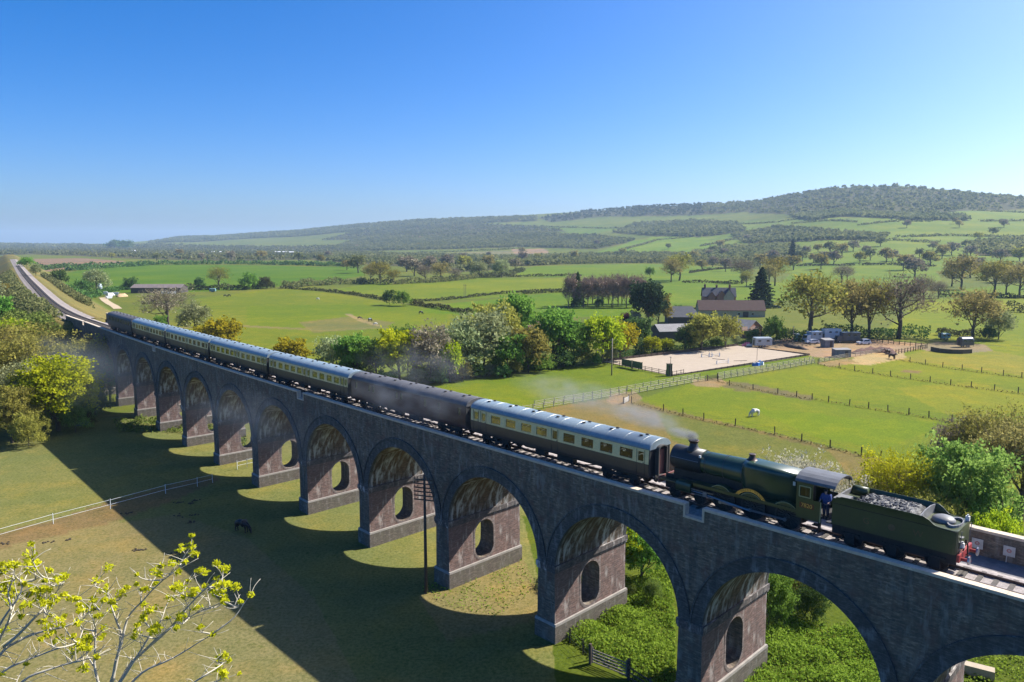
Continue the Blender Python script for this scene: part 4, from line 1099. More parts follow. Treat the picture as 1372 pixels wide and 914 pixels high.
hp = G(325, 713); horse('black', hp, R(-25), 'black horse grazing in the shade of the viaduct', 'grazing horses')
hp = G(1011, 558); horse('white', hp, R(200), 'grey white horse grazing alone in the bright paddock', 'grazing horses')
hp = G(777, 408); horse('bay', hp, R(160), 'dark brown horse grazing beside the conical shrub in the far field', 'grazing horses')
hp = G(564, 421); horse('black', hp, R(-20), 'black horse standing in the field below the clipped hedge corner', 'grazing horses')
hp = G(611, 431); horse('bay', hp, R(30), 'dark horse grazing by the grey willows at the field edge', 'grazing horses')
hp = G(302, 398); horse('black', hp, R(15), 'left dark horse of a close pair in the big field', 'grazing horses')
hp = G(307, 397.6); horse('black', hp, R(170), 'right dark horse of a close pair in the big field', 'grazing horses')
hp = G(482, 428); horse('bay', hp, R(10), 'dark pony at the left end of the worn path in the field', 'grazing horses', s=.85)
hp = G(496, 431); horse('black', hp, R(60), 'horse in a blue grey rug on the worn path in the field', 'grazing horses', rug=True)
hp = G(503, 436); horse('white', hp, R(190), 'small white pony grazing at the right end of the worn path', 'grazing horses', s=.75)
hp = G(426, 402); horse('white', hp, R(0), 'white pony grazing near the top of the big field', 'grazing horses', s=.85)
for i, (px, py, a, lab) in enumerate(((1189, 475, 200, 'dark bay horse standing by the rails, left of two beside the red brown heap'), (1195, 481, -60, 'dark bay horse standing by the rails, right of two beside the red brown heap'))):
    horse('bay_up', G(px, py), R(a), lab, 'horses by the rails')

# ---------------------------------------------------------------- person leaning from the cab
M_skin = paint('skin', (.5, .3, .22), .6, .1, 6.0); M_jack = paint('royal blue overall jacket', (.035, .065, .22), .8, .2, 5.0); M_trou = paint('dark navy trousers', (.03, .035, .07), .85, .2, 5.0)
M_hair = paint('dark cap', (.02, .02, .022), .8, .2, 8.0); M_boot = paint('black boots', (.02, .018, .016), .5, .2, 6.0)
per = thing('person', 'person in royal blue overalls leaning out of the engine cab doorway', 'person', T(-12.82, .98, 1.5), heading(-12.8) + math.pi / 2)
# local: +x faces the camera side of the train (outwards), z up from the footplate
nodes, edges, rad = [], [], []
def ch_(pts, prev=None):
    for p, r_ in pts:
        nodes.append(p); rad.append(r_)
        if prev is not None: edges.append((prev, len(nodes) - 1))
        prev = len(nodes) - 1
    return prev
pel = ch_([((0, 0, .92), (.15, .11))])
chest = ch_([((.03, 0, 1.1), (.14, .1)), ((.1, 0, 1.32), (.17, .11))], pel)
neck = ch_([((.15, 0, 1.48), .06), ((.17, 0, 1.54), .055)], chest)
ch_([((.19, 0, 1.6), (.075, .085)), ((.2, 0, 1.69), (.08, .095)), ((.2, 0, 1.76), .05)], neck); headi = len(nodes) - 2
ch_([((.30, 0, 1.64), .014)], headi)   # nose
hands = []
for sg in (-1, 1):
    a = ch_([((.1, sg * .2, 1.42), .062), ((.16 if sg > 0 else .05, sg * .3, 1.2), .05), ((.3 if sg > 0 else .22, sg * .3, 1.08), .04), ((.38 if sg > 0 else .32, sg * .27, 1.06), (.035, .025))], chest)
    hp = nodes[a]
    for k, (dy, ln) in enumerate(((-.03, .07), (-.01, .08), (.01, .075), (.03, .06))):
        ch_([((hp[0] + .05, hp[1] + dy, hp[2]), .010), ((hp[0] + .05 + ln * .5, hp[1] + dy, hp[2] - .02), .009), ((hp[0] + .05 + ln * .6, hp[1] + dy, hp[2] - .05), .008)], a)
    ch_([((hp[0] + .02, hp[1] - sg * .045, hp[2] + .01), .011), ((hp[0] + .055, hp[1] - sg * .06, hp[2]), .009)], a)
    ch_([((0, sg * .1, .82), .095), ((.04, sg * .11, .48), .065), ((0, sg * .11, .1), .045), ((.04, sg * .11, .04), .045), ((.16, sg * .12, .03), .04)], pel)
skin_obj('body', nodes, edges, rad, M_skin, per, 1)
nj = [(0, 0, .88), (.03, 0, 1.1), (.1, 0, 1.32), (.14, 0, 1.45)]; ej = [(0, 1), (1, 2), (2, 3)]; rj = [(.235, .185), (.225, .175), (.26, .19), .12]
for sg in (-1, 1):
    b_ = len(nj); nj += [(.1, sg * .2, 1.42), (.16 if sg > 0 else .05, sg * .3, 1.2), (.28 if sg > 0 else .2, sg * .3, 1.1)]; rj += [.12, .095, .08]; ej += [(2, b_), (b_, b_ + 1), (b_ + 1, b_ + 2)]
skin_obj('jacket', nj, ej, rj, M_jack, per, 1, 1)
nj = [(0, 0, .93)]; ej = []; rj = [(.215, .17)]
for sg in (-1, 1):
    b_ = len(nj); nj += [(0, sg * .1, .82), (.04, sg * .11, .48), (0, sg * .11, .1)]; rj += [.145, .11, .09]; ej += [(0, b_), (b_, b_ + 1), (b_ + 1, b_ + 2)]
skin_obj('trousers', nj, ej, rj, M_trou, per, 1)
mb = MB(); mb.lathe((.19, 0, 1.70), [(.10, -.01), (.108, .03), (.095, .08), (.05, .11)], 12); mb.box((.29, 0, 1.705), (.1, .13, .015)); mb.build('cap', M_hair, per, True)
mb = MB()
for sg in (-1, 1): mb.box((.06, sg * .115, .045), (.27, .1, .09), 0, 0, .85); mb.box((.0, sg * .11, .12), (.12, .11, .1))
mb.build('boots', M_boot, per)

# ---------------------------------------------------------------- fences
M_railw = paint('cream fence timber', (.52, .46, .33), .85, .2, 2.0, dirt=.2, spec=.2)
M_post = paint('dark fence timber', (.085, .065, .05), .9, .3, 3.0, spec=.2)
M_wire = paint('fence wire', (.16, .15, .14), .5, .2, 3.0)
M_tape = paint('white fence tape', (.72, .74, .74), .6, .08, 3.0)
def resample(P, step):
    P = [Vector(p) for p in P]; out = [P[0]]; acc = 0.0
    for a, b in zip(P, P[1:]):
        ln = (b - a).length; t = step - acc
        while t <= ln: out.append(a.lerp(b, t / ln)); t += step
        acc = ln - (t - step)
    if (out[-1] - P[-1]).length > step * .3: out.append(P[-1])
    for q in out: q.z = Hs(q.x, q.y)
    return out
def fence(name, label, pix, step, rails, matp, matr, ph=1.25, pw=.12, rh=.1, rw=.04, posts=None, cat='fence', group=None, gapfn=None):
    P = [G(*p) for p in pix]
    P = posts and P or resample(P, step)
    root = thing(name, label, cat, P[0], 0, group); o0 = P[0]
    pm = MB().box((0, 0, ph / 2 - .15), (pw, pw, ph + .3), 0, 0, .92).mesh('post', matp)
    for i, p in enumerate(P):
        q = ob('post', pm, root, p - o0); q.rotation_euler = (random.uniform(-.04, .04), random.uniform(-.04, .04), random.uniform(0, .4))
    for h in rails:
        mb = MB()
        for i in range(len(P) - 1):
            if gapfn and gapfn(i, h): continue
            a, b = P[i] - o0, P[i + 1] - o0; a.z += h + random.uniform(-.02, .02); b.z += h + random.uniform(-.02, .02)
            if rh <= .03: mb.tube([a, (a + b) / 2 + Vector((0, 0, -.03)), b], rh / 2, 4)
            else:
                d = b - a; mid = (a + b) / 2; nrm = Vector((-d.y, d.x, 0)).normalized() * rw / 2
                vs = [a + nrm, a - nrm, b - nrm, b + nrm]
                mb.add([v_ + Vector((0, 0, -rh / 2)) for v_ in vs] + [v_ + Vector((0, 0, rh / 2)) for v_ in vs], [(0, 1, 2, 3), (7, 6, 5, 4), (0, 4, 5, 1), (2, 6, 7, 3), (1, 5, 6, 2), (3, 7, 4, 0)])
        if mb.F: mb.build('rail' if rh > .03 else 'wire', matr, root)
    return root
def scatterpx(a, b, n): return [(a[0] + (b[0] - a[0]) * i / (n - 1), a[1] + (b[1] - a[1]) * i / (n - 1)) for i in range(n)]
CF = 'cream post and rail fences'
fence('rail_fence', 'cream three rail fence from the train to the white gate, near side of lane', [(700, 552), (818, 532), (839, 528)], 2.6, (.35, .72, 1.1), M_railw, M_railw, 1.3, .12, .10, group=CF)
fence('rail_fence', 'cream three rail fence between the white gate and the dark gate, near side of lane', [(846, 529), (940, 511), (948, 510)], 2.6, (.35, .72, 1.1), M_railw, M_railw, 1.3, .12, .10, group=CF)
fence('rail_fence', 'cream three rail fence along the far side of the grassy lane', [(716, 545), (820, 527.5), (938, 507)], 2.6, (.35, .72, 1.1), M_railw, M_railw, 1.3, .12, .10, group=CF)
fence('rail_fence', 'long cream rail fence from the dark gate past the arena towards the heap', [(962, 509.5), (1030, 498), (1091, 487)], 2.6, (.35, .72, 1.1), M_railw, M_railw, 1.3, .12, .10, group=CF)
fence('rail_fence', 'cream rail fence on the arena side of the lane beside the riding school', [(962, 505.5), (1030, 494), (1089, 483.5)], 2.6, (.35, .72, 1.1), M_railw, M_railw, 1.3, .12, .10, group=CF)
fence('rail_fence', 'cream rail fence in front of the grey shed and red brown heap', [(1098, 486), (1130, 480), (1165, 475), (1186, 472)], 2.6, (.35, .72, 1.1), M_railw, M_railw, 1.3, .12, .10, group=CF)
WF = 'post and wire fences across the paddocks'
fence('wire_fence', 'post and wire fence across the middle of the paddock above the white horse', [(962, 511), (977, 517), (1009, 522.5), (1042, 528), (1067, 532), (1088, 535.5), (1110, 539), (1138, 543.5), (1163.5, 547.5), (1189.5, 551.5), (1217.5, 556), (1244.5, 560), (1275, 565)], 0, (.4, .8, 1.1), M_post, M_wire, 1.35, .15, .022, posts=True, group=WF)
fence('wire_fence', 'post and wire fence between the worn brown strip and the white horse', [(846, 540), (889, 551), (915, 557), (943, 563), (985, 571), (1038, 582), (1074, 592), (1112, 600.5), (1154, 610.5), (1180, 616)], 0, (.4, .8, 1.1), M_post, M_wire, 1.4, .15, .022, posts=True, group=WF)
fence('wire_fence', 'post and wire fence starting by the lane gate and running right over the mound', [(1096, 488), (1124, 493), (1145, 497), (1169, 500.5), (1193, 504), (1220, 508.5), (1246, 512), (1273.5, 516), (1301, 519), (1332, 523), (1364, 527), (1400, 532)], 0, (.4, .8, 1.1), M_post, M_wire, 1.4, .15, .022, posts=True, group=WF)
fence('wire_fence', 'post and wire fence running right from the two bay horses', [(1199, 481), (1219, 485), (1240, 488.5), (1263, 492), (1289, 495.5), (1315, 499), (1344, 503), (1369, 506), (1400, 510)], 0, (.4, .8, 1.1), M_post, M_wire, 1.4, .15, .022, posts=True, group=WF)
fence('corral_fence', 'dark close set post fence along the back of the brown corral', [(1168, 458.5), (1205, 462), (1243, 466)], 1.7, (.5, 1.1), M_post, M_post, 1.4, .16, .1, group='dark corral fences')
fence('corral_fence', 'dark close set post fence along the front of the brown corral', [(1200, 474.5), (1222, 471), (1242, 467)], 1.7, (.5, 1.1), M_post, M_post, 1.4, .16, .1, group='dark corral fences')
TF = 'white tape fences under the viaduct'
fence('tape_fence', 'white electric tape fence sagging across the sunny meadow into the shade', [(-30, 731), (71.5, 702), (148, 682), (222, 661.6), (264.5, 652), (285, 647)], 0, (.55, 1.15), M_tape, M_tape, 1.3, .055, .032, .02, posts=True, group=TF, gapfn=lambda i, h: False)
fence('tape_fence', 'white electric tape fence in the sun patch behind the middle arches', [(318, 629), (331, 626), (348, 622), (372, 618)], 0, (.55, 1.1), M_tape, M_tape, 1.3, .07, .04, .02, posts=True, group=TF)
fence('wire_fence', 'rusty wire fence in the weeds beside the pier nearest the gate', [(742, 848), (765, 862), (790, 885)], 2.0, (.4, .8, 1.15), M_post, M_wire, 1.3, .1, .025)
fence('rail_fence', 'dark timber fence down the slope right of the meadow gate', [(842, 912), (862, 925), (900, 950)], 2.2, (.3, .7, 1.1), M_post, M_post, 1.3, .12, .1)
def rough_strip(label, pix, seed):
    P = resample([G(*p) for p in pix], .35); rg = np.random.default_rng(seed); c = np.array([(p.x, p.y, p.z) for p in P]); c = np.repeat(c, 3, 0); c[:, :2] += rg.normal(size=(len(c), 2)) * .22; c[:, 2] += rg.random(len(c)) * .4
    return c
# gates
def gate(label, a, b, mat, h=1.15, bars=5):
    A_, B_ = a, b; d = B_ - A_; t = thing('field_gate', label, 'gate', A_, math.atan2(d.y, d.x)); ln = math.hypot(d.x, d.y)
    mb = MB()
    for i in range(bars): mb.span(0, ln, -.03, .03, .2 + i * h / bars * .95, .28 + i * h / bars * .95)
    mb.build('bars', mat, t)
    mb = MB(); mb.span(.0, .09, -.04, .04, .15, h + .15); mb.span(ln - .09, ln, -.04, .04, .15, h + .15); mb.tube([(.05, 0, h * .95), (ln * .5, 0, .25)], .04, 4); mb.build('frame', mat, t)
    for x in (-.15, ln + .15): MB().span(x - .09, x + .09, -.09, .09, -.3, h + .35).build('post', M_post, t)
M_gate = paint('grey weathered timber', (.17, .15, .12), .9, .25, 3.0); M_gw = paint('white painted timber', (.66, .65, .62), .7, .1, 2.0)
gate('grey weathered five bar gate standing open in the sun patch under the arch', G(793, 890), G(840, 909), M_gate, 1.3)
gate('dark closed gate across the lane between the cream fences', G(948, 510.5), G(961, 508.5), M_post)
gate('small white gate end at the mouth of the lane beside the smoke', G(836, 541), G(842, 538), M_gw, 1.1, 4)

# ---------------------------------------------------------------- poles
M_pole = paint('creosoted pole', (.075, .062, .052), .85, .3, 2.0)
gp = G(571, 795)
t = thing('telegraph_pole', 'tall dark telegraph pole with six cross arms in front of the viaduct', 'telegraph pole', gp)
HP = 11.5
MB().tube([(0, 0, -.5), (0, 0, HP)], [.17, .11], 10).build('pole', M_pole, t, True)
ah = heading(25) + .5
for i in range(6):
    z = HP - .45 - i * .38; c_, s_ = math.cos(ah), math.sin(ah); ln = 1.0
    mb = MB(); mb.box((c_ * 0 - s_ * .14, s_ * 0 + c_ * .14, z), (ln * 2, .09, .1), ah); ar_ = mb.build('cross_arm', M_pole, t)
    mb = MB()
    for u in (-.92, -.6, .6, .92): mb.lathe((c_ * u - s_ * .14, s_ * u + c_ * .14, z + .05), [(.025, 0), (.025, .08), (.045, .1), (.04, .18), (.02, .2)], 6)
    mb.build('insulators', M_post, ar_)
gp = G(819.5, 503); t = thing('telegraph_pole', 'thin pale telegraph pole standing alone left of the sand arena', 'telegraph pole', gp)
M_pole2 = paint('pale weathered pole', (.26, .22, .18), .85, .2, 2.0)
MB().tube([(0, 0, -.5), (0, 0, 9.2)], [.17, .12], 8).build('pole', M_pole2, t, True); MB().box((0, 0, 8.8), (1.2, .09, .1), .4).build('cross_arm', M_pole2, t)
gp = G(623, 399); t = thing('telegraph_pole', 'double telegraph pole far off above the clipped hedge', 'telegraph pole', gp)
mb = MB(); mb.tube([(-.5, 0, -.5), (-.5, 0, 8)], .13, 6); mb.tube([(.5, 0, -.5), (.5, 0, 8)], .13, 6); mb.build('pole', M_pole2, t); MB().box((0, 0, 7.6), (2.4, .12, .14)).build('cross_arm', M_pole2, t)
gp = G(1062, 464); t = thing('lamp_post', 'thin grey floodlight post at the right corner of the arena', 'lamp post', gp)
MB().tube([(0, 0, -.3), (0, 0, 6.2)], .08, 6).build('pole', M_pole2, t); MB().box((0, -.2, 6.2), (.5, .3, .18)).build('lamp_head', M_grey, t)
for px, py, hh, lab in ((898, 506, 5.0, 'thin lamp post at the near corner of the sand arena'), (1014, 484, 5.0, 'thin lamp post by the blue jump blocks')):
    t = thing('lamp_post', lab, 'lamp post', G(px, py)); MB().tube([(0, 0, -.3), (0, 0, hh)], .06, 6).build('pole', M_pole2, t); MB().box((0, .2, hh), (.3, .5, .12)).build('lamp_head', M_grey, t)

# ---------------------------------------------------------------- riding arena
M_sand = paint('arena sand', (.37, .305, .235), .95, .08, .35, dirt=.12, dirtc=(.28, .225, .17), bump=.4, spec=.1)
ac = [G(806, 485), G(900.5, 504), G(1085, 476), G(989, 463.5)]
mb = MB(); nn = 12
vs = []
for i in range(nn + 1):
    for j in range(nn + 1):
        u, v_ = i / nn, j / nn
        p = ac[0] * (1 - u) * (1 - v_) + ac[1] * u * (1 - v_) + ac[2] * u * v_ + ac[3] * (1 - u) * v_
        vs.append((p.x, p.y, Hs(p.x, p.y) + .09))
mb.add(vs, [(i * (nn + 1) + j, (i + 1) * (nn + 1) + j, (i + 1) * (nn + 1) + j + 1, i * (nn + 1) + j + 1) for i in range(nn) for j in range(nn)])
o = struct(mb.build('arena_sand', M_sand))
def kick(label, a, b, h=.35, mat=M_post):
    t = thing('kickboard', label, 'kickboard', a, math.atan2((b - a).y, (b - a).x)); ln = (b - a).length
    MB().span(0, ln, -.04, .04, -.1, h).build('board', mat, t)
    mb = MB()
    for x in np.arange(0, ln, 2.4): mb.span(x - .06, x + .06, -.12, -.045, -.2, h + .1)
    mb.build('stakes', mat, t)
KB = 'dark boards round the arena'
kick('dark low board along the far long side of the arena', ac[0], ac[3], .7); kick('dark low board along the near long side of the arena', ac[1], ac[2], .3); kick('dark low board at the right end of the arena', ac[3], ac[2], .3)
fence('rail_fence', 'dark post and rail fence at the left end of the sand arena', [(806, 486), (850, 494.5), (900, 504.5)], 2.4, (.35, .75, 1.15), M_post, M_post, 1.35, .12, .1)
fence('rail_fence', 'short dark rail fence just right of the green cabinet', [(901, 504.5), (916, 501.5)], 1.8, (.5, 1.1), M_post, M_post, 1.3, .1, .1)
M_gp = paint('olive green board', (.12, .15, .075), .7, .15, 1.5)
for x0, x1, lab in ((833.5, 847, 'left olive green board of the pair on the arena end fence'), (847.6, 861, 'right olive green board of the pair on the arena end fence')):
    y0 = 490 + (x0 - 833) * .2; a, b = G(x0, y0 + 1.5), G(x1, y0 + (x1 - x0) * .2 + 1.5)
    t = thing('windbreak_board', lab, 'board', a, math.atan2((b - a).y, (b - a).x), 'olive green arena boards'); ln = (b - a).length
    MB().span(0.03, ln - .03, -.22, -.14, .5, 2.2).build('board', M_gp, t)
    for x in (.1, ln - .1): MB().span(x - .06, x + .06, -.14, -.03, -.2, 2.3).build('post', M_post, t)
a = G(896.5, 504); t = thing('cabinet', 'tall olive green cabinet at the near corner of the arena', 'cabinet', a, .3)
mb = MB(); mb.span(-.55, .55, -.5, .5, -.1, 3.0); mb.build('body', M_gp, t); MB().span(-.62, .62, -.56, .56, 3.0, 3.1).build('roof', M_post, t); MB().span(-.4, .4, -.53, -.505, .2, 2.7).build('door', M_post, t)
M_pw = paint('white jump pole', (.7, .69, .66), .6, .1, 2.0); M_blue = paint('bright blue plastic', (.03, .16, .5), .4, .15, 2.0)
def jump(label, px, py, w_=3.2, cross=True, rz=0.3):
    t = thing('horse_jump', label, 'horse jump', G(px, py) + Vector((0, 0, .09)), rz, 'jumps in the sand arena')
    for x in (-w_ / 2, w_ / 2):
        mb = MB(); mb.span(x - .05, x + .05, -.05, .05, 0, 1.5); mb.span(x - .05, x + .05, -.4, .4, 0, .08); mb.span(x - .3 if x < 0 else x, x if x < 0 else x + .3, -.03, .03, .1, 1.0); mb.build('stand', M_pw, t)
    if cross:
        MB().tube([(-w_ / 2, .08, .9), (w_ / 2, .08, .1)], .05, 6).build('pole', M_post, t); MB().tube([(-w_ / 2, -.08, .1), (w_ / 2, -.08, .9)], .05, 6).build('pole', M_pw, t)
    else:
        for z in (.4, .8): MB().tube([(-w_ / 2, .08, z), (w_ / 2, .08, z)], .05, 6).build('pole', M_pw, t)
jump('cross pole horse jump in the middle of the sand arena, left one', 947, 479); jump('cross pole horse jump in the middle of the sand arena, right one', 957, 478.5)
jump('straight pole horse jump with thin stands near the front of the arena', 968, 488, 4, False, .5)
for px, py, lab, rz in ((992, 484, 'loose dark pole lying on the arena sand', .2), (963, 482, 'loose pale pole lying aslant on the arena sand', 2.4)):
    t = tag(MB().tube([(-2, 0, .06), (2, 0, .06)], .06, 6).build('pole', M_post), lab, 'pole'); t.name = 'ground_pole'; t.location = G(px, py) + Vector((0, 0, .09)); t.rotation_euler = (0, 0, rz)
rb = np.random.default_rng(3)
for i, (px, py, cc, lab) in enumerate(((1011, 490.5, M_blue, 'big blue jump block at the left of the stack by the arena edge'), (1016, 490, M_blue, 'blue jump block in the middle of the stack by the arena edge'), (1021.5, 489.5, M_pw, 'white jump block at the right of the stack by the arena edge'), (1018, 487.5, M_pw, 'white jump block behind the blue ones by the arena edge'))):
    t = thing('jump_block', lab, 'jump block', G(px, py), .3 + i * .4, 'stacked jump blocks')
    mb = MB(); mb.box((0, 0, .42), (1.3, .7, .84), 0, 0, .75); mb.build('block', cc, t); mb = MB(); mb.box((0, 0, .87), (.9, .4, .05)); mb.build('lid', M_pw if cc is M_blue else M_blue, t)
M_pink = paint('pink jump filler', (.5, .16, .28), .6, .2, 2.0)
for px, py, cc, lab in ((998, 464.5, M_pink, 'pink jump filler standing left of the silver trailer'), (1004, 464.8, M_pw, 'white jump filler between the pink one and the silver trailer'), (1001, 462.5, M_pink, 'pink jump filler half hidden behind the white one')):
    t = thing('jump_filler', lab, 'jump filler', G(px, py), .2, 'jump fillers by the silver trailer')
    mb = MB(); mb.prism([(-1, 0), (1, 0), (1, .7), (.6, 1.0), (.2, .75), (-.2, 1.05), (-.6, .75), (-1, .95)], lambda u, v, d: (u, d, v + .05), -.06, .06); mb.build('panel', cc, t)
    mb = MB()
    for x in (-.9, .9): mb.span(x - .05, x + .05, -.3, .3, 0, .05)
    mb.build('feet', M_post, t)

# ---------------------------------------------------------------- farm buildings
M_slate = paint('dark slate roof', (.075, .08, .095), .7, .2, .8, dirt=.3); M_tile = paint('brown clay tile roof', (.105, .058, .046), .85, .2, .8, dirt=.3)
M_tile2 = paint('orange brown tile', (.17, .10, .07), .85, .25, .8, dirt=.2); M_asb = paint('grey sheet roof', (.24, .23, .225), .85, .15, .8, dirt=.3)
M_wbr = paint('orange brick wall', (.30, .15, .10), .9, .2, 1.5); M_wcr = paint('cream stone wall', (.42, .36, .25), .9, .12, 1.2); M_wdk = paint('dark weatherboard', (.07, .06, .055), .85, .2, 1.5)
M_chim = paint('red brick chimney', (.26, .12, .085), .9, .25, 3.0); M_frm = paint('white window frame', (.6, .6, .58), .6, .1, 3.0)
def house(name, label, cat, p, rz, Lx, W, hw, hr, wall, roof, chim=(), wins=(), hip=0.0, door=None, group=None, over=.3):
    t = thing(name, label, cat, p, rz, group)
    MB().span(-Lx / 2, Lx / 2, -W / 2, W / 2, -.6, hw).build('wall', wall, t)
    if hip <= 0:
        g = MB()
        for x in (-Lx / 2, Lx / 2 - .2): g.prism([(-W / 2, hw), (W / 2, hw), (0, hw + hr - .1)], lambda u, v, d: (d, u, v), x, x + .2)
        g.build('gable', wall, t)
    e = over; th = .16; mb = MB(); k = hip
    rl, el = Lx / 2 + e * (0 if hip else 1) - k, Lx / 2 + e
    zl = hw - e * hr / (W / 2)
    for dz in (0,):
        vs = [(-el, -W / 2 - e, zl), (el, -W / 2 - e, zl), (el, W / 2 + e, zl), (-el, W / 2 + e, zl), (-rl, 0, hw + hr), (rl, 0, hw + hr)]
        vs += [(x, y, z + th) for x, y, z in vs]
        fs = [(6, 7, 11, 10), (8, 9, 10, 11), (0, 1, 7, 6), (2, 3, 9, 8), (0, 4, 5, 1), (2, 5, 4, 3)]
        fs += [(7, 8, 11), (9, 6, 10), (1, 2, 8, 7), (3, 0, 6, 9)] if hip else [(0, 6, 10, 4), (4, 10, 9, 3), (1, 5, 11, 7), (5, 2, 8, 11)]
        mb.add(vs, fs)
    r_ = mb.build('roof', roof, t)
    for x, y, h in chim:
        q = MB(); q.span(x - .45, x + .45, y - .35, y + .35, hw + hr * .4, hw + hr + h); q.span(x - .52, x + .52, y - .42, y + .42, hw + hr + h - .25, hw + hr + h)
        for dx in (-.22, .22): q.lathe((x + dx, y, hw + hr + h), [(.15, 0), (.12, .5)], 8)
        q.build('chimney', M_chim, r_)
    for side, x, z, ww, wh in wins:
        y = -W / 2 * side; yy = y - .05 * side
        q = MB(); q.span(x - ww / 2 - .08, x + ww / 2 + .08, min(y, yy), max(y, yy), z - .08, z + wh + .08); f_ = q.build('window', M_frm, t)
        q = MB(); q.span(x - ww / 2, x + ww / 2, min(yy, yy - .015 * side), max(yy, yy - .015 * side), z, z + wh); q.build('pane', M_glassd, f_)
    if door:
        q = MB(); q.span(door[0] - door[1] / 2, door[0] + door[1] / 2, -W / 2 - .06, -W / 2, 0, door[2]); q.build('door', M_wdk, t)
    return t
p = G(962, 413); house('farmhouse', 'brick farmhouse with dark slate roof and tall brick chimneys behind the barns', 'house', Vector((p.x, p.y, p.z)), R(-8), 16, 7, 6.2, 4.0, M_wbr, M_slate, ((-6.8, 0, 1.6), (-1, .5, 1.3), (5.2, -.5, 1.6)), [(1, x, z, 1.0, 1.3) for x in (-5, -1.5, 2, 5) for z in (1.0, 3.4)], door=(0, 1.0, 2.1))
fh = [o for o in col.objects if o.name.startswith('farmhouse')][0]
M_pinkst = paint('pinkish tile gable', (.30, .20, .165), .9, .15, 1.5)
for dx, ww in ((-3.8, 3.4), (1.0, 4.4)):
    mb = MB(); mb.prism([(dx - ww / 2, 0), (dx + ww / 2, 0), (dx + ww / 2, 6.2), (dx, 6.2 + ww * .62), (dx - ww / 2, 6.2)], lambda u, v, q: (u, q, v), -4.6, -3.4); mb.build('gabled_bay', M_wbr, fh)
    mb = MB()
    for sg in (-1, 1):
        a_, b_ = (dx + sg * (ww / 2 + .3), 6.2 - .25), (dx, 6.2 + ww * .62 + .12)
        mb.add([(a_[0], -4.9, a_[1]), (b_[0], -4.9, b_[1]), (b_[0], .5, b_[1]), (a_[0], .5, a_[1]), (a_[0], -4.9, a_[1] + .15), (b_[0], -4.9, b_[1] + .15), (b_[0], .5, b_[1] + .15), (a_[0], .5, a_[1] + .15)], [(0, 1, 2, 3), (4, 7, 6, 5), (0, 4, 5, 1), (1, 5, 6, 2), (2, 6, 7, 3), (3, 7, 4, 0)])
    mb.build('bay_roof', M_pinkst, fh)
p = p + Vector((4.5, -1.5, 0)); house('house_wing', 'cream gabled wing at the right of the farmhouse with steep dark roof', 'house', p, R(80), 8, 5, 6.2, 3.6, M_wcr, M_slate, (), [(1, 0, 3, .9, 1.2)])
p = G(978, 424); house('long_barn', 'long barn with dark brown tiled roof in front of the farmhouse', 'barn', p, R(-4), 29, 8, 3.2, 4.0, M_wcr, M_tile, (), [(1, x, 1.0, 1.0, 1.0) for x in (-9, -3, 3, 9)], door=(6, 2.4, 2.5))
p = G(990, 449); house('stable_block', 'low barn with pale grey sheet roof and orange brick end', 'barn', p, R(-52), 13, 8.5, 3.0, 2.6, M_wbr, M_asb, (), [(1, -3, 1, 1, 1)], door=(2, 1.6, 2.2))
p = G(1002, 452); house('brick_lean_to', 'small orange brick outbuilding in front of the pale grey roof', 'outbuilding', p, R(10), 5.5, 3.2, 2.6, 1.0, M_wbr, M_tile2, (), [(1, 0, 1, .9, .9)])
p = G(914, 433); house('slate_barn', 'dark slate roofed barn with hipped left end behind the trees', 'barn', p, R(-3), 13, 9, 3.0, 3.8, M_wdk, M_slate, (), (), hip=2.6, door=(2, 2, 2.4))
p = G(903, 452); house('grey_shed', 'long low grey sheet roofed shed behind the yellow bushes', 'shed', p, R(12), 14, 8, 2.6, 2.0, M_wdk, M_asb, (), (), door=(0, 3, 2.2))
p = G(706, 452); house('cottage', 'cottage hidden in the trees with only brick chimneys showing', 'house', p, R(15), 9, 6, 4.2, 2.4, M_wcr, M_tile2, ((-3.2, 0, 1.7), (2.6, 0, 2.0)), [(1, x, 2.6, .9, 1.1) for x in (-2.5, 0, 2.5)], door=(0, 1, 2))
p = G(214, 392); house('long_shed', 'long low grey brown farm shed beyond the bare trees', 'shed', p, R(2), 32, 12, 3.4, 2.0, M_wdk, paint('rusty brown sheet roof', (.16, .13, .125), .9, .2, .6), (), (), door=(-5, 4, 3))
M_wsh = paint('white sheet cladding', (.62, .63, .64), .6, .08, .5)
for i, (px, py, Lx, lab) in enumerate(((376, 339.5, 34, 'white roofed shed at the left of the far sheds'), (388, 339.8, 26, 'white roofed shed in the middle of the far sheds'), (397, 340.2, 22, 'white roofed shed at the right of the far sheds'), (292, 339.5, 36, 'single long white roofed shed in the far woods'), (178, 337.5, 20, 'small white roofed shed in the far left woods'))):
    house('far_shed', lab, 'shed', G(px, py), .1 * i, Lx, 16, 4, 2.2, M_wdk if i % 2 else M_asb, M_wsh, (), (), door=(0, 4, 3.5), group='far white sheds')
for i, (px, py, lab) in enumerate(((478, 331, 'pale cottage low on the wooded slope'), (554, 318.5, 'small pink brick house among the trees of the middle slope'), (563, 319.5, 'small pale house beside the pink one on the slope'), (1180, 286, 'small grey house high on the right hand hill'))):
    house('hill_house', lab, 'house', G(px, py), .4 * i, 14, 8, 5, 3.5, M_wcr if i % 2 else M_wbr, M_tile2, ((-5, 0, 1.4),), [(1, x, 2.8, 1.2, 1.3) for x in (-4, 0, 4)], door=(0, 1.1, 2.1))

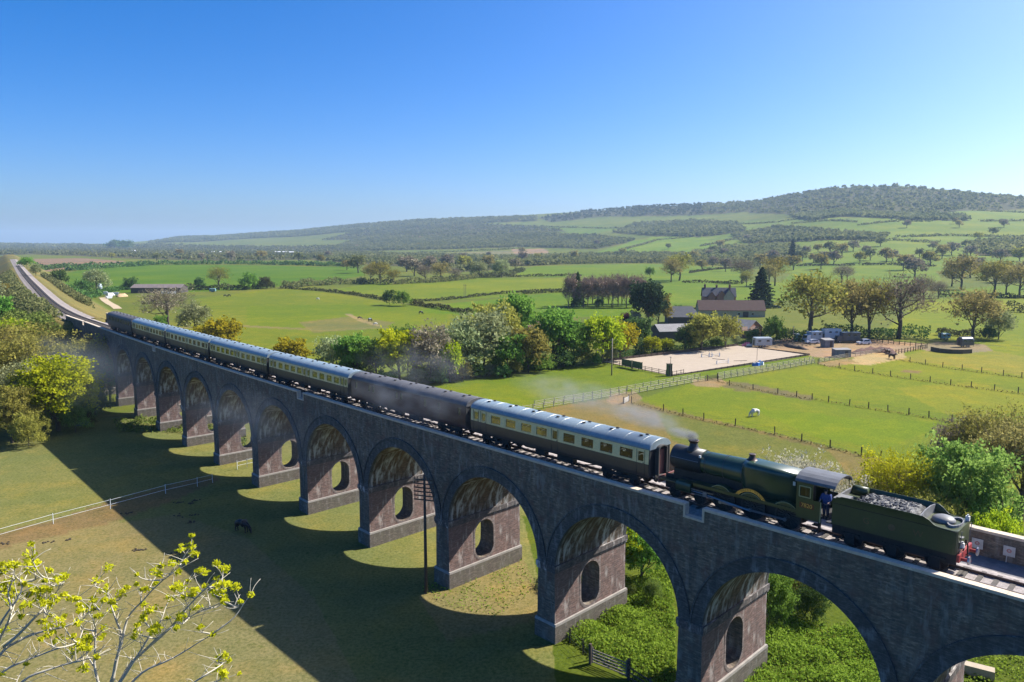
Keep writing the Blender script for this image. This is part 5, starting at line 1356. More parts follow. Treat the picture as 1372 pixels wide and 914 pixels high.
# ---------------------------------------------------------------- vehicles and yard things
M_car = {'white': paint('white car paint', (.72, .73, .74), .25, .04, 1.0, spec=.7), 'silver': paint('silver blue car paint', (.38, .43, .47), .25, .06, 1.0, spec=.7), 'dark': paint('dark blue grey paint', (.05, .065, .085), .3, .15, 1.0, spec=.7), 'teal': paint('faded teal paint', (.16, .29, .30), .5, .15, 1.0)}
M_tyre = paint('tyre rubber', (.02, .02, .02), .9, .2, 5.0)
tyre = MB().lathe((0, 0, 0), [(.33, -.11), (.34, .0), (.33, .11)], 16, 0, 'y').mesh('tyre', M_tyre)
rim = MB().lathe((0, 0, 0), [(.19, -.12), (.19, .12)], 12, 0, 'y').mesh('rim', M_steel)
M_hl = paint('headlight glass', (.6, .62, .62), .15, .05, 4.0, spec=.8); M_tl = paint('tail light red', (.45, .03, .03), .3, .1, 4.0)
def wheels(t, xs, yw, s=1.0):
    for x in xs:
        for y in (-yw, yw):
            w_ = ob('wheel', tyre, t, (x, y, .34 * s), 0, (s, s, s)); ob('rim', rim, w_)
def car(label, p, rz, paintm, suv=False, group='parked cars'):
    t = thing('parked_car', label, 'car', p, rz, group); h = 1.75 if suv else 1.46; Lc = 2.2
    low = [(-Lc, .45), (-Lc, .85), (-Lc + .15, .98), (1.05, .98), (2.0, .84), (Lc, .62), (Lc, .42), (Lc - .1, .3), (-Lc + .1, .3)]
    mb = MB(); mb.prism(low, lambda u, v, d: (u, d, v), -.86, .86); mb.build('body', paintm, t)
    cabp = [(-Lc + .2, .98), (-Lc + .5, h - .08), (-Lc + .9, h), (.1, h), (.35, h - .06), (1.05, .98)]
    mb = MB(); mb.loft([[(u, -.82 if v < 1.1 else -.66, v) for u, v in cabp], [(u, .82 if v < 1.1 else .66, v) for u, v in cabp]]); mb.build('cabin', paintm, t)
    for y in (-1, 1):
        mb = MB(); ga = [(-Lc + .5, 1.02), (-Lc + .62, h - .14), (.05, h - .14), (.7, 1.02)]
        mb.add([(u, y * ((.825 if v < 1.1 else .69) + .0), v) for u, v in ga], [(0, 1, 2, 3)]); mb.build('side_window', M_glassd, t)
    mb = MB(); mb.add([(1.02, -.72, 1.02), (1.02, .72, 1.02), (.40, .6, h - .1), (.40, -.6, h - .1)], [(0, 1, 2, 3)]); mb.build('windscreen', M_glassd, t)
    mb = MB(); mb.add([(-Lc + .2, -.72, 1.04), (-Lc + .2, .72, 1.04), (-Lc + .47, .6, h - .14), (-Lc + .47, -.6, h - .14)], [(0, 1, 2, 3)]); mb.build('rear_window', M_glassd, t)
    for y in (-.65, .65): MB().box((Lc + .01, y, .68), (.05, .3, .14)).build('headlight', M_hl, t); MB().box((-Lc - .01, y, .78), (.04, .24, .16)).build('tail_light', M_tl, t)
    wheels(t, (-1.35, 1.35), .8); return t
car('low silver white car parked in front of the pale horsebox', G(1088, 460.5), R(185), M_car['white'])
car('white estate car parked alone at the right end of the horseboxes', G(1157, 461.5), R(190), M_car['white'], True)
car('dark blue car half hidden in the trees right of the farmhouse', G(1041, 413), R(10), M_car['dark'])
def horsebox(label, p, rz, bodym, Lb, hb, cabm, roofm=None, group='horseboxes in the yard'):
    t = thing('horsebox', label, 'horsebox', p, rz, group)
    MB().box((-.6, 0, .75 + hb / 2), (Lb, 2.4, hb), 0, 0, .98).build('box_body', bodym, t)
    MB().box((-.6, 0, .8 + hb), (Lb + .1, 2.46, .12)).build('roof', roofm or bodym, t)
    x = Lb / 2 - .6
    mb = MB(); mb.prism([(x + .02, .5), (x + 1.75, .5), (x + 1.75, 1.3), (x + 1.45, 2.3), (x + .02, 2.4)], lambda u, v, d: (u, d, v), -1.05, 1.05); cb_ = mb.build('cab', cabm, t)
    MB().add([(x + 1.765, -.9, 1.35), (x + 1.765, .9, 1.35), (x + 1.49, .9, 2.22), (x + 1.49, -.9, 2.22)], [(0, 1, 2, 3)]).build('windscreen', M_glassd, cb_)
    for y in (-1.215, 1.215):
        for xx in (-1.8, .4): MB().box((xx, y, .75 + hb * .72), (.9, .03, .45)).build('side_window', M_glassd, t)
    MB().box((-.3, 0, .6), (Lb - .3, .9, .25)).build('chassis', M_black, t)
    wheels(t, (-Lb / 2 + .6, x + .9), 1.0, 1.25); return t
horsebox('pale blue and white horsebox lorry at the left of the yard', G(1089, 457.5), R(200), M_car['silver'], 4.6, 2.5, M_car['white'], M_car['white'])
horsebox('largest white roofed horsebox lorry in the middle of the yard', G(1111, 456), R(188), M_car['white'], 6.0, 3.0, M_car['dark'], M_wsh)
horsebox('dark low horsebox with black sides right of the white roofed one', G(1136, 459), R(182), M_car['dark'], 6.0, 2.6, M_car['dark'], M_car['dark'])
def shed(name, label, cat, p, rz, d, wall, roof, slope=.3):
    t = thing(name, label, cat, p, rz); Lx, W, h = d
    mb = MB(); mb.prism([(-W / 2, -.1), (W / 2, -.1), (W / 2, h), (-W / 2, h - slope)], lambda u, v, q: (q, u, v), -Lx / 2, Lx / 2); mb.build('wall', wall, t)
    mb = MB(); mb.prism([(-W / 2 - .15, h - slope - .02), (W / 2 + .15, h + .04), (W / 2 + .15, h + .12), (-W / 2 - .15, h - slope + .06)], lambda u, v, q: (q, u, v), -Lx / 2 - .15, Lx / 2 + .15); mb.build('roof', roof, t)
    MB().box((Lx * .2, -W / 2 - .03, h * .4), (.9, .05, h * .75)).build('door', M_wdk, t); return t
M_gw2 = paint('weathered grey boards', (.20, .205, .215), .85, .2, 1.5)
shed('timber_shed', 'square weathered grey shed in front of the white roofed horsebox', 'shed', G(1108, 465), R(8), (3.0, 2.6, 2.6), M_gw2, M_asb)
shed('timber_shed', 'long grey shed with flat pale roof beside the red brown heap', 'shed', G(1127, 478), R(5), (4.6, 2.4, 2.3), M_gw2, M_asb, .15)
shed('portable_toilet', 'narrow teal cabin at the back left of the yard', 'cabin', G(1068, 457), R(5), (1.7, 1.5, 2.4), M_car['teal'], M_wsh, .1)
def trailer(label, p, rz, bodym, Lb, hb, roundtop=False, name='trailer'):
    t = thing(name, label, 'trailer', p, rz)
    if roundtop: sec = [(-1.1, .6), (1.1, .6), (1.15, .6 + hb * .65)] + [(1.15 * math.cos(a), .6 + hb * .65 + hb * .35 * math.sin(a)) for a in np.linspace(.2, math.pi - .2, 9)] + [(-1.15, .6 + hb * .65)]
    else: sec = [(-1.1, .6), (1.1, .6), (1.15, .6 + hb * .9), (.9, .6 + hb), (-.9, .6 + hb), (-1.15, .6 + hb * .9)]
    mb = MB(); mb.loft([[(x, u * k, .6 + (v - .6) * k2) for u, v in sec] for x, k, k2 in ((-Lb / 2, .97, .96), (-Lb / 2 + .3, 1, 1), (Lb / 2 - .4, 1, 1), (Lb / 2, .95, .85))]); mb.build('body', bodym, t)
    for y in (-1.17, 1.17):
        for x in (-Lb / 4, Lb / 4): MB().box((x, y, .6 + hb * .58), (.9, .04, .5)).build('window', M_glassd, t)
    MB().box((-Lb / 2 - .01, 0, 1.5), (.05, .8, 1.6)).build('door', M_wdk, t)
    mb = MB(); mb.box((0, 0, .55), (Lb, .8, .12)); mb.tube([(Lb / 2, 0, .5), (Lb / 2 + 1.0, 0, .5)], .05, 6); mb.tube([(Lb / 2 + .9, 0, .5), (Lb / 2 + .9, 0, .05)], .05, 6); mb.build('chassis', M_black, t)
    wheels(t, (-.4, .4), 1.05, .9); return t
trailer('silver grey trailer parked behind the arena next to the pink jump fillers', G(1021, 464.8), R(8), M_car['silver'], 5.6, 2.5)
trailer('dark round roofed wagon with a pale side under the big brown oak', G(1293, 465), R(12), M_car['dark'], 4.6, 2.7, True, 'shepherds_hut')
trailer('small faded teal trailer on the grass left of the big brown oak', G(1265, 455), R(5), M_car['teal'], 3.0, 1.6)
mb = MB(); wl = [G(x, y) for x, y in ((1247, 470), (1260, 472.5), (1275, 473.8), (1290, 474.2), (1302, 473.5))]
wt = thing('low_wall', 'low curved brown board wall in front of the dark wagon', 'wall', wl[0])
for i in range(4):
    a, b = wl[i] - wl[0], wl[i + 1] - wl[0]; d = (b - a); MB().box((a + b) / 2 + Vector((0, 0, .55)), (d.length, .18, 1.4), math.atan2(d.y, d.x)).build('panel', paint('brown boards', (.12, .09, .065), .9, .25, 2.0), wt) if i < 4 else None
# red brown muck heap: lumpy mound
def mound(name, label, cat, pix, wdt, h, mat, seed=1):
    P = resample([G(*p) for p in pix], 1.0); r_ = np.random.default_rng(seed); mb = MB(); n = 9; vs = []
    for i, p in enumerate(P):
        d = (P[min(i + 1, len(P) - 1)] - P[max(i - 1, 0)]).normalized(); nn = Vector((-d.y, d.x, 0)); k = math.sin(math.pi * (i + .25) / (len(P) - .5)) ** .5
        for j in range(n):
            u = -1 + 2 * j / (n - 1); q = p + nn * u * wdt / 2 * (.6 + .4 * k); vs.append((q.x, q.y, q.z - .1 + h * k * (1 - u * u) * r_.uniform(.65, 1.2)))
    mb.add(vs, [(i * n + j, (i + 1) * n + j, (i + 1) * n + j + 1, i * n + j + 1) for i in range(len(P) - 1) for j in range(n - 1)])
    return tag(mb.build(name, mat, None, True), label, cat)
mound('muck_heap', 'long red brown muck heap behind the cream fence and grey shed', 'heap', [(1142, 474), (1165, 471.5), (1190, 472), (1197, 476)], 4.0, 1.7, paint('red brown muck', (.115, .06, .045), .95, .35, 2.0, bump=.8), 2)
mound('brush_heap', 'dark brushwood heap at the right corner of the arena', 'heap', [(1052, 462), (1060, 465.5), (1082, 469)], 2.6, 1.2, paint('brushwood', (.10, .075, .055), .95, .4, 3.0, bump=.8), 3)
# builder's yard far left
a = G(134, 391); t = thing('silo', 'tall white blue silo tank in the cluttered yard far left', 'silo', a)
mb = MB(); mb.lathe((0, 0, .8), [(1.6, 0), (1.6, 3.8), (1.1, 4.4), (.2, 4.7)], 16); mb.build('tank', paint('pale blue steel', (.45, .53, .58), .5, .1, 1.0), t, True)
mb = MB()
for k in range(4): mb.tube([(1.3 * math.cos(k * 1.57), 1.3 * math.sin(k * 1.57), -.2), (1.3 * math.cos(k * 1.57), 1.3 * math.sin(k * 1.57), .9)], .1, 5)
mb.build('legs', M_black, t)
mound('sand_heap', 'orange sand heap in the cluttered yard far left', 'heap', [(157, 398), (163, 397.5), (170, 397)], 5.0, 2.0, paint('builders sand', (.42, .30, .17), .95, .12, 1.0), 5)
for i, (px, py, rz, lab, kind) in enumerate(((141, 395.5, .2, 'white van at the left of the cluttered yard', 0), (148, 397, 1.2, 'white van in the middle of the cluttered yard', 0), (155, 395, .4, 'white skip at the right of the cluttered yard', 1), (189, 392.5, .1, 'white skip by the left end of the long shed', 1), (222, 394.5, .3, 'white van parked by the long shed', 0), (232, 394, .6, 'pale skip by the right end of the long shed', 1), (146, 400, .9, 'pale skip nearest the sandy track', 1))):
    p = G(px, py)
    if kind == 0:
        t = thing('parked_van', lab, 'van', p, rz, 'white vans in the far yard')
        mb = MB(); mb.prism([(-2.4, .4), (2.5, .4), (2.5, 1.1), (1.9, 1.25), (1.3, 2.1), (-2.4, 2.2)], lambda u, v, d: (u, d, v), -.95, .95); mb.build('body', M_car['white'], t)
        MB().add([(1.92, -.8, 1.28), (1.92, .8, 1.28), (1.36, .75, 2.05), (1.36, -.75, 2.05)], [(0, 1, 2, 3)]).build('windscreen', M_glassd, t); wheels(t, (-1.5, 1.6), .85)
    else:
        t = thing('skip', lab, 'skip', p, rz, 'pale skips in the far yard')
        mb = MB(); mb.prism([(-1.3, .1), (1.3, .1), (2.0, 1.5), (-2.0, 1.5)], lambda u, v, d: (u, d, v), -.9, .9); mb.build('container', M_wsh, t); MB().box((0, 0, 1.55), (3.6, 1.5, .25), 0, 0, .6).build('load', M_gw2, t)
a = G(285, 391.5); trailer('small teal trailer by the track at the top of the big field', a, .1, M_car['teal'], 4, 1.8)
mb = MB(); tp = [G(*p) for p in ((137.5, 399), (141, 403), (147, 407), (153, 410), (158, 414))]
vs = []
for i, p in enumerate(tp):
    d = (tp[min(i + 1, 4)] - tp[max(i - 1, 0)]).normalized(); nn = Vector((-d.y, d.x, 0)) * 1.9
    for q in (p + nn, p - nn): vs.append((q.x, q.y, Hs(q.x, q.y) + .12))
mb.add(vs, [(2 * i, 2 * i + 1, 2 * i + 3, 2 * i + 2) for i in range(4)]); struct(mb.build('track', paint('sandy track', (.42, .33, .21), .95, .12, .6)))
# blue tarpaulin bundle in the shade, timber baulk by the right arch
mound('tarpaulin', 'dark blue tarpaulin bundle lying in the shade by the hedge', 'tarpaulin', [(104, 569), (112, 568.5), (122, 568)], 2.2, .8, paint('blue tarpaulin', (.03, .05, .16), .5, .25, 1.5), 7)
a = G(1306, 903); t = thing('timber_baulk', 'sawn pale timber baulk lying on bare earth under the right arch', 'timber', a, R(-32))
MB().box((0, 0, .35), (2.6, .8, .7), 0, 0, .96).build('beam', paint('pale sawn timber', (.40, .33, .24), .85, .15, 2.0), t); MB().box((-1.31, 0, .35), (.02, .7, .6)).build('end_grain', paint('end grain', (.28, .19, .12), .9, .2, 4.0), t)

# dung heaps dotted over the meadow
M_dung = paint('dung', (.045, .035, .022), .95, .3, 4.0)
for i, (zx, zy) in enumerate(((955, 610), (1015, 615), (1038, 598), (955, 680), (1032, 678), (1018, 715), (680, 668), (365, 808), (265, 822), (30, 830), (760, 862), (715, 862), (940, 880))):
    p = G(zx / 3.974, 520 + zy / 3.974); mb = MB(); r_ = np.random.default_rng(i)
    for k in range(7): mb.lathe((r_.normal() * .3, r_.normal() * .2, -.03), [(.14, 0), (.12, .08), (.05, .13)], 7)
    o = tag(mb.build('dung_heap', M_dung), 'small dark dung heap lying on the grazed meadow beside the viaduct', 'dung heap', 'dung heaps on the meadow'); o.location = p
# ---------------------------------------------------------------- vegetation
M_bark = paint('grey brown bark', (.11, .09, .072), .95, .3, 6.0, spec=.1)
M_barkp = paint('pale ash bark', (.50, .455, .36), .9, .2, 5.0, spec=.15)
LM = {
    'lime': leafmat('young lime green leaves', (0.171, 0.251, 0.016), (0.456, 0.479, 0.023), .5),
    'tuftlime': leafmat('brilliant lime leaves', (.25, .30, .012), (.50, .50, .02), .5, .2),
    'maple': leafmat('bright green maple leaves', (0.114, 0.228, 0.040), (0.342, 0.479, 0.114), .5, .3),
    'yellow': leafmat('yellow spring leaves', (.24, .22, .012), (.48, .42, .025), .45),
    'green': leafmat('fresh green leaves', (0.084, 0.185, 0.031), (0.231, 0.385, 0.062), .42),
    'deep': leafmat('deep green leaves', (0.046, 0.100, 0.032), (0.128, 0.219, 0.055), .3),
    'olive': leafmat('olive budding leaves', (0.154, 0.154, 0.039), (0.400, 0.355, 0.078), .4),
    'bronze': leafmat('bronze budding leaves', (.20, .17, .06), (.40, .34, .12), .42, .6),
    'twig': leafmat('grey brown twigs', (0.171, 0.142, 0.097), (0.342, 0.296, 0.205), .25),
    'willow': leafmat('grey green willow leaves', (0.170, 0.201, 0.084), (0.416, 0.447, 0.215), .35),
    'fir': leafmat('blue black needles', (.012, .025, .018), (.03, .055, .035), .1),
    'fir2': leafmat('dark evergreen needles', (.025, .042, .022), (.065, .095, .045), .2),
    'larchtwig': leafmat('mauve brown twigs', (0.162, 0.115, 0.095), (0.324, 0.236, 0.189), .2),
    'purple': leafmat('purple leaves', (.09, .02, .04), (.20, .05, .09), .3),
    'hedge': leafmat('dark clipped hedge', (.05, .058, .026), (.13, .13, .055), .25),
    'bramble': leafmat('rough green bramble', (0.078, 0.138, 0.027), (0.262, 0.324, 0.078), .4),
    'wood': leafmat('mixed woodland', (.095, .12, .045), (.25, .245, .10), .4, .3),
    'conwood': leafmat('dark woodland', (.05, .065, .032), (.11, .12, .055), .3, .3),
    'rough': leafmat('dry rough grass', (.14, .12, .045), (.24, .2, .08), .3),
    'blossom': leafmat('white blossom', (.30, .28, .18), (.62, .58, .46), .35),
    'tuft': leafmat('yellow ash leaves', (.38, .40, .015), (.70, .68, .03), .5, .2),
    'grass': leafmat('long grass', (.13, .21, .02), (.28, .36, .05), .45),
}
def quad_cloud(c, size, rg, aspect=1.35, up=None, jit=.35):
    """one randomly turned leaf-like quad per centre"""
    n = len(c)
    a = rg.normal(size=(n, 3)); a /= np.linalg.norm(a, axis=1)[:, None] + 1e-9
    if up is not None: a = a * (1 - up) + np.array([0, 0, 1.0]) * up; a /= np.linalg.norm(a, axis=1)[:, None]
    b = rg.normal(size=(n, 3)); b = np.cross(a, b); b /= np.linalg.norm(b, axis=1)[:, None] + 1e-9
    s = (np.asarray(size) * rg.uniform(1 - jit, 1 + jit, n))[:, None]
    u, v = a * s * aspect / 2, b * s / 2
    return np.stack([c - u, c - v * 1.0 + u * .1, c + u, c + v + u * .1], 1)
KINDS = {  # r: crown radius per height, zc/zr: crown centre and half height, base: where limbs start
    'round':   dict(r=.47, zc=.53, zr=.47, base=.10, cl=190, lf=26, ls=.042, cr=.125, tw=0, tr=.022),
    'tall':    dict(r=.36, zc=.53, zr=.47, base=.10, cl=190, lf=26, ls=.04, cr=.115, tw=0, tr=.02),
    'loose':   dict(r=.48, zc=.58, zr=.42, base=.2, cl=150, lf=11, ls=.032, cr=.10, tw=1300, tr=.024),
    'bare':    dict(r=.50, zc=.60, zr=.40, base=.22, cl=110, lf=7, ls=.024, cr=.09, tw=1900, tr=.026),
    'fuzzy':   dict(r=.45, zc=.50, zr=.50, base=.06, cl=170, lf=16, ls=.034, cr=.11, tw=1600, tr=.016),
    'bush':    dict(r=.70, zc=.46, zr=.54, base=.05, cl=110, lf=24, ls=.06, cr=.19, tw=0, tr=.015),
    'fir':     dict(r=.30, zc=.50, zr=.50, base=.05, cl=0, lf=0, ls=.034, cr=.06, tw=0, tr=.018),
    'larch':   dict(r=.19, zc=.5, zr=.5, base=.04, cl=70, lf=7, ls=.034, cr=.07, tw=1700, tr=.014),
    'far':     dict(r=.5, zc=.53, zr=.47, base=.12, cl=70, lf=10, ls=.075, cr=.13, tw=220, tr=.03),
}
def tree_proto(kind, seed, near=False):
    K = KINDS[kind]; rg = np.random.default_rng(seed); mb = MB()
    def shell(n, lo=.62, hi=1.0):
        d = rg.normal(size=(n, 3)); d /= np.linalg.norm(d, axis=1)[:, None]
        d[:, 2] = np.where(d[:, 2] < -.55, -d[:, 2] * .6, d[:, 2])
        bump = 1 + .16 * np.sin(d[:, 0] * 4 + seed) * np.cos(d[:, 1] * 5 + seed * 2) + .08 * np.sin(d[:, 2] * 9 + seed)
        k = rg.uniform(lo, hi, n) * bump
        return np.stack([d[:, 0] * K['r'] * k, d[:, 1] * K['r'] * k, K['zc'] + d[:, 2] * K['zr'] * k], 1)
    P, LV = [], []
    if kind == 'fir':
        mb.tube([(0, 0, -.02), (0, 0, .5), (0, 0, .97)], [K['tr'], K['tr'] * .6, .003], 6)
        n = 3600; z = .06 + .93 * rg.random(n) ** 1.35; tier = np.sin(z * 75) * .22 + .86
        rad = K['r'] * (1 - z) ** .8 * tier * (rg.random(n) ** .45); th = rg.uniform(0, 2 * math.pi, n)
        rad *= 1 + .25 * np.sin(th * 3 + z * 11 + seed) + .12 * np.sin(th * 7 + z * 23)
        c = np.stack([rad * np.cos(th), rad * np.sin(th), z - rad * .18], 1)
        P.append(quad_cloud(c, K['ls'], rg, 1.7)); LV.append(rg.random(n))
        return mb.mesh('trunk', M_bark, True), np.concatenate(P), np.concatenate(LV)
    top = K['zc'] + K['zr'] * .35
    tp = [(0, 0, -.03), (rg.normal() * .01, rg.normal() * .01, K['base']), (rg.normal() * .02, rg.normal() * .02, (K['base'] + top) / 2), (rg.normal() * .03, rg.normal() * .03, top)]
    mb.tube(tp, [K['tr'] * 1.25, K['tr'], K['tr'] * .7, K['tr'] * .25], 8)
    tips = []
    nl = 6 if kind == 'larch' else 11
    for i in range(nl):
        e = shell(1, .78, .95)[0]; zb = K['base'] + (top - K['base']) * (i / nl) * .8
        st = np.array([0, 0, zb]); mid = st + (e - st) * .5 + np.array([0, 0, -.03 + rg.normal() * .02]) + rg.normal(size=3) * .02
        mb.tube([st, mid, e], [K['tr'] * .5, K['tr'] * .3, K['tr'] * .08], 5, 0, False); tips.append(e)
        for j in range(5 if not near else 8):
            q = shell(1, .8, 1.0)[0]; base = (mid * rg.uniform(.2, .9) + e * rg.uniform(.1, .8)); base = mid + (e - mid) * rg.uniform(0, .8)
            q = base + (q - base) * .42 + (e - mid) * .2
            mb.tube([base, (base + q) / 2 + rg.normal(size=3) * .015, q], [K['tr'] * .2, K['tr'] * .12, K['tr'] * .05], 4, 0, False); tips.append(q)
            if kind in ('bare', 'loose', 'fuzzy'):
                for _ in range(4):
                    b2 = base + (q - base) * rg.uniform(.4, 1); q2 = b2 + rg.normal(size=3) * .07 + (q - base) * .3 + np.array([0, 0, .02])
                    mb.tube([b2, q2], [K['tr'] * .07, K['tr'] * .03], 3, 0, False); tips.append(q2)
    mult = 3 if near else 1
    cl = np.concatenate([np.array(tips)[rg.permutation(len(tips))[:K['cl'] * mult // 2]], shell(K['cl'] * mult // 2 + 5, .6, 1.0)])
    ls = K['ls'] * (.52 if near else 1); lf = int(K['lf'] * (1.5 if near else 1))
    n = len(cl); d = rg.normal(size=(n, lf, 3)); d /= np.linalg.norm(d, axis=2)[..., None]
    d *= (rg.random((n, lf, 1)) ** .5) * K['cr'] * (.72 if near else 1) * rg.uniform(.6, 1.25, (n, 1, 1)); d[..., 2] *= .75
    c = (cl[:, None] + d).reshape(-1, 3); c[:, 2] = np.maximum(c[:, 2], .02)
    P.append(quad_cloud(c, ls, rg, up=.12)); LV.append((np.repeat(rg.random(n), lf) * .55 + rg.random(n * lf) * .45))
    if K['tw']:
        m_ = K['tw'] * (3 if near else 1); b0 = shell(m_, .45, 1.02)
        dr = b0 - np.array([0, 0, K['zc'] - K['zr'] * .6]); dr /= np.linalg.norm(dr, axis=1)[:, None]; dr = dr + rg.normal(size=(m_, 3)) * .45; dr /= np.linalg.norm(dr, axis=1)[:, None]
        ln = rg.uniform(.035, .085, m_)[:, None] * (.7 if near else 1); sd = np.cross(dr, rg.normal(size=(m_, 3))); sd /= np.linalg.norm(sd, axis=1)[:, None]; wd = .0032 * (.6 if near else 1)
        if kind == 'far': wd = .008
        P.append(np.stack([b0 - sd * wd, b0 + sd * wd, b0 + dr * ln + sd * wd * .4, b0 + dr * ln - sd * wd * .4], 1)); LV.append(rg.random(m_) * .35)
    return mb.mesh('trunk', M_bark, True), np.concatenate(P), np.concatenate(LV)
_pc = {}
def proto(kind, mat, seed, near):
    k = (kind, seed, near)
    if k not in _pc: _pc[k] = tree_proto(*k)
    tm, P, lv = _pc[k]; k2 = k + (mat,)
    if k2 not in _pc: _pc[k2] = quads('crown', P, LM[mat], lv, None, False)
    return tm, _pc[k2]
_tn = [0]
def tree(kind, mat, x, y, h, w_, label, group=None, near=False, cat=None, name=None):
    _tn[0] += 1
    tm, cm = proto(kind, mat, _tn[0] % (2 if near else 3) + 1, near)
    nm = name or {'bush': 'bush', 'fir': 'fir_tree', 'larch': 'larch_tree'}.get(kind, 'tree')
    t = thing(nm, label, cat or ('bush' if kind == 'bush' else 'tree'), (x, y, Hs(x, y) - .05), rng.uniform(0, 6.28), group)
    ob('trunk', tm, t); ob('crown', cm, t)
    t.scale = (h * w_, h * w_, h); return t
def tree_px(kind, mat, px, ytop, ybase, w_, label, group=None, near=False, Y=None, **kw):
    """tree whose top and foot were read off the photograph; Y gives the distance when the foot is hidden"""
    if Y is None: p = G(px, ybase)
    else: d = ray(px, 500); p = Vector((d[0] / d[1] * Y, Y, 0)); p.z = Hs(p.x, p.y)
    d = ray(px, ytop); ztop = CAMZ + d[2] / d[1] * p.y
    return tree(kind, mat, p.x, p.y, max(1.2, ztop - p.z), w_, label, group, near, **kw)

GB = 'trees in the belt behind the train'
for row in [
    ('bare', 'twig', 225, 383, 440, 1.3, 'wide bare grey tree with spreading limbs above the end of the train'),
    ('fuzzy', 'willow', 262, 404, 448, 1.1, 'thin grey green scrub tree beside the wide bare tree'),
    ('round', 'green', 215, 422, 446, .8, 'small fresh green bush tree behind the last cream carriages'),
    ('round', 'yellow', 298, 424, 478, 1.05, 'bright yellow green tree standing above the second far carriage'),
    ('round', 'yellow', 277, 432, 476, .9, 'lower yellow tree at the left of the bright yellow one'),
    ('round', 'yellow', 390, 452, 500, 1.1, 'rounded yellow tree just behind the middle cream carriage'),
    ('fuzzy', 'willow', 447, 446, 502, 1.0, 'grey twiggy tree right of the rounded yellow tree'),
    ('round', 'green', 478, 444, 508, .95, 'dense green tree between the grey twiggy tree and the lime maple'),
    ('round', 'tuftlime', 535, 440, 512, 1.0, 'brilliant lime green maple behind the maroon carriage'),
    ('round', 'green', 505, 452, 510, .95, 'darker green tree at the left shoulder of the lime maple'),
    ('tall', 'green', 546, 432, 500, .8, 'pale green tree rising behind the lime maple'),
    ('fuzzy', 'twig', 578, 432, 512, 1.0, 'grey brown brushy tree right of the lime maple'),
    ('round', 'lime', 603, 455, 512, .7, 'small lime green tree in front of the grey willows'),
    ('fuzzy', 'willow', 617, 426, 504, 1.1, 'tall grey willow in the middle of the belt'),
    ('fuzzy', 'willow', 648, 412, 500, 1.15, 'tallest grey willow, left of the mid green trees'),
    ('round', 'olive', 664, 402, 490, .9, 'pale olive tree behind the grey willows'),
    ('tall', 'green', 690, 388, 470, .9, 'tall fresh green tree behind the hidden cottage'),
    ('round', 'green', 680, 446, 502, .85, 'leafy green tree low in front of the hidden cottage'),
    ('round', 'olive', 708, 436, 499, .95, 'olive green rounded tree below the cottage chimneys'),
    ('tall', 'green', 742, 407, 490, 1.0, 'tall broad mid green tree right of the cottage chimneys'),
    ('round', 'green', 768, 430, 488, .9, 'green tree at the right shoulder of the tall broad tree'),
    ('round', 'lime', 806, 420, 487, .95, 'yellow green tree at the left end of the arena'),
    ('round', 'yellow', 832, 428, 482, .9, 'rusty yellow tree at the left corner of the arena'),
    ('round', 'deep', 852, 424, 468, 1.0, 'grey green evergreen behind the rusty yellow tree'),
    ('round', 'lime', 873, 450, 475, 1.05, 'small lime bush tree by the far side of the arena'),
    ('round', 'lime', 893, 452, 472, 1.1, 'small yellow lime tree right of the other lime bush by the arena'),
    ('round', 'olive', 940, 417, 470, 1.0, 'big rounded yellow olive tree in front of the slate barn'),
    ('fuzzy', 'olive', 972, 418, 466, 1.0, 'brown green tree between the olive tree and the grey roof'),
    ('round', 'deep', 918, 436, 470, .9, 'dark green shrubby tree under the big rounded olive tree'),
    ('bush', 'green', 1036, 424, 460, .55, 'grey green spreading tree right of the pale grey barn roof'),
    ('bush', 'deep', 1046, 437, 459, .55, 'dark evergreen bush at the back of the silver trailer'),
    ('tall', 'fir2', 868, 372, 440, .95, 'big dark evergreen tree by the brown plantation'),
    ('round', 'olive', 882, 393, 436, .95, 'yellow brown tree in front of the big dark evergreen'),
    ('fir', 'fir2', 1019, 358, 412, 1.35, 'dark cedar like fir right of the farmhouse'),
    ('bush', 'purple', 838, 418, 438, .65, 'purple leaved small tree among the green ones'),
    ('round', 'blossom', 852, 416, 440, .75, 'whitish blossom tree beside the purple one'),
    ('bush', 'deep', 803, 399, 412, .75, 'conical dark shrub alone in the bright field'),
    ('bush', 'deep', 912, 408, 424, .9, 'dark low shrub left of the long barn'),
    ('bush', 'deep', 522, 388, 409, .72, 'dark round bush at the hedge corner, left of two'),
    ('bush', 'green', 540, 389, 410, .72, 'green round bush at the hedge corner, right of two'),
]: tree_px(*row[:6], row[6], GB if row[2] > 380 and row[4] > 460 else None)
for i, (px, py) in enumerate([(430, 508), (455, 510), (470, 506), (495, 514), (520, 516), (558, 514), (588, 514), (620, 510), (636, 506), (655, 504), (672, 506), (690, 503), (722, 498), (735, 494), (755, 492), (780, 489), (795, 488), (820, 484), (595, 500), (632, 494), (668, 492), (720, 486), (862, 472), (925, 470), (960, 466), (985, 462), (1012, 459)]):
    p = G(px, py); tree(('bush', 'fuzzy')[i % 2], ('green', 'willow', 'deep', 'olive')[i % 4], p.x, p.y, rng.uniform(3, 5.5), 1.1, 'low shrub filling the gaps at the foot of the tree belt', 'low shrubs of the tree belt')
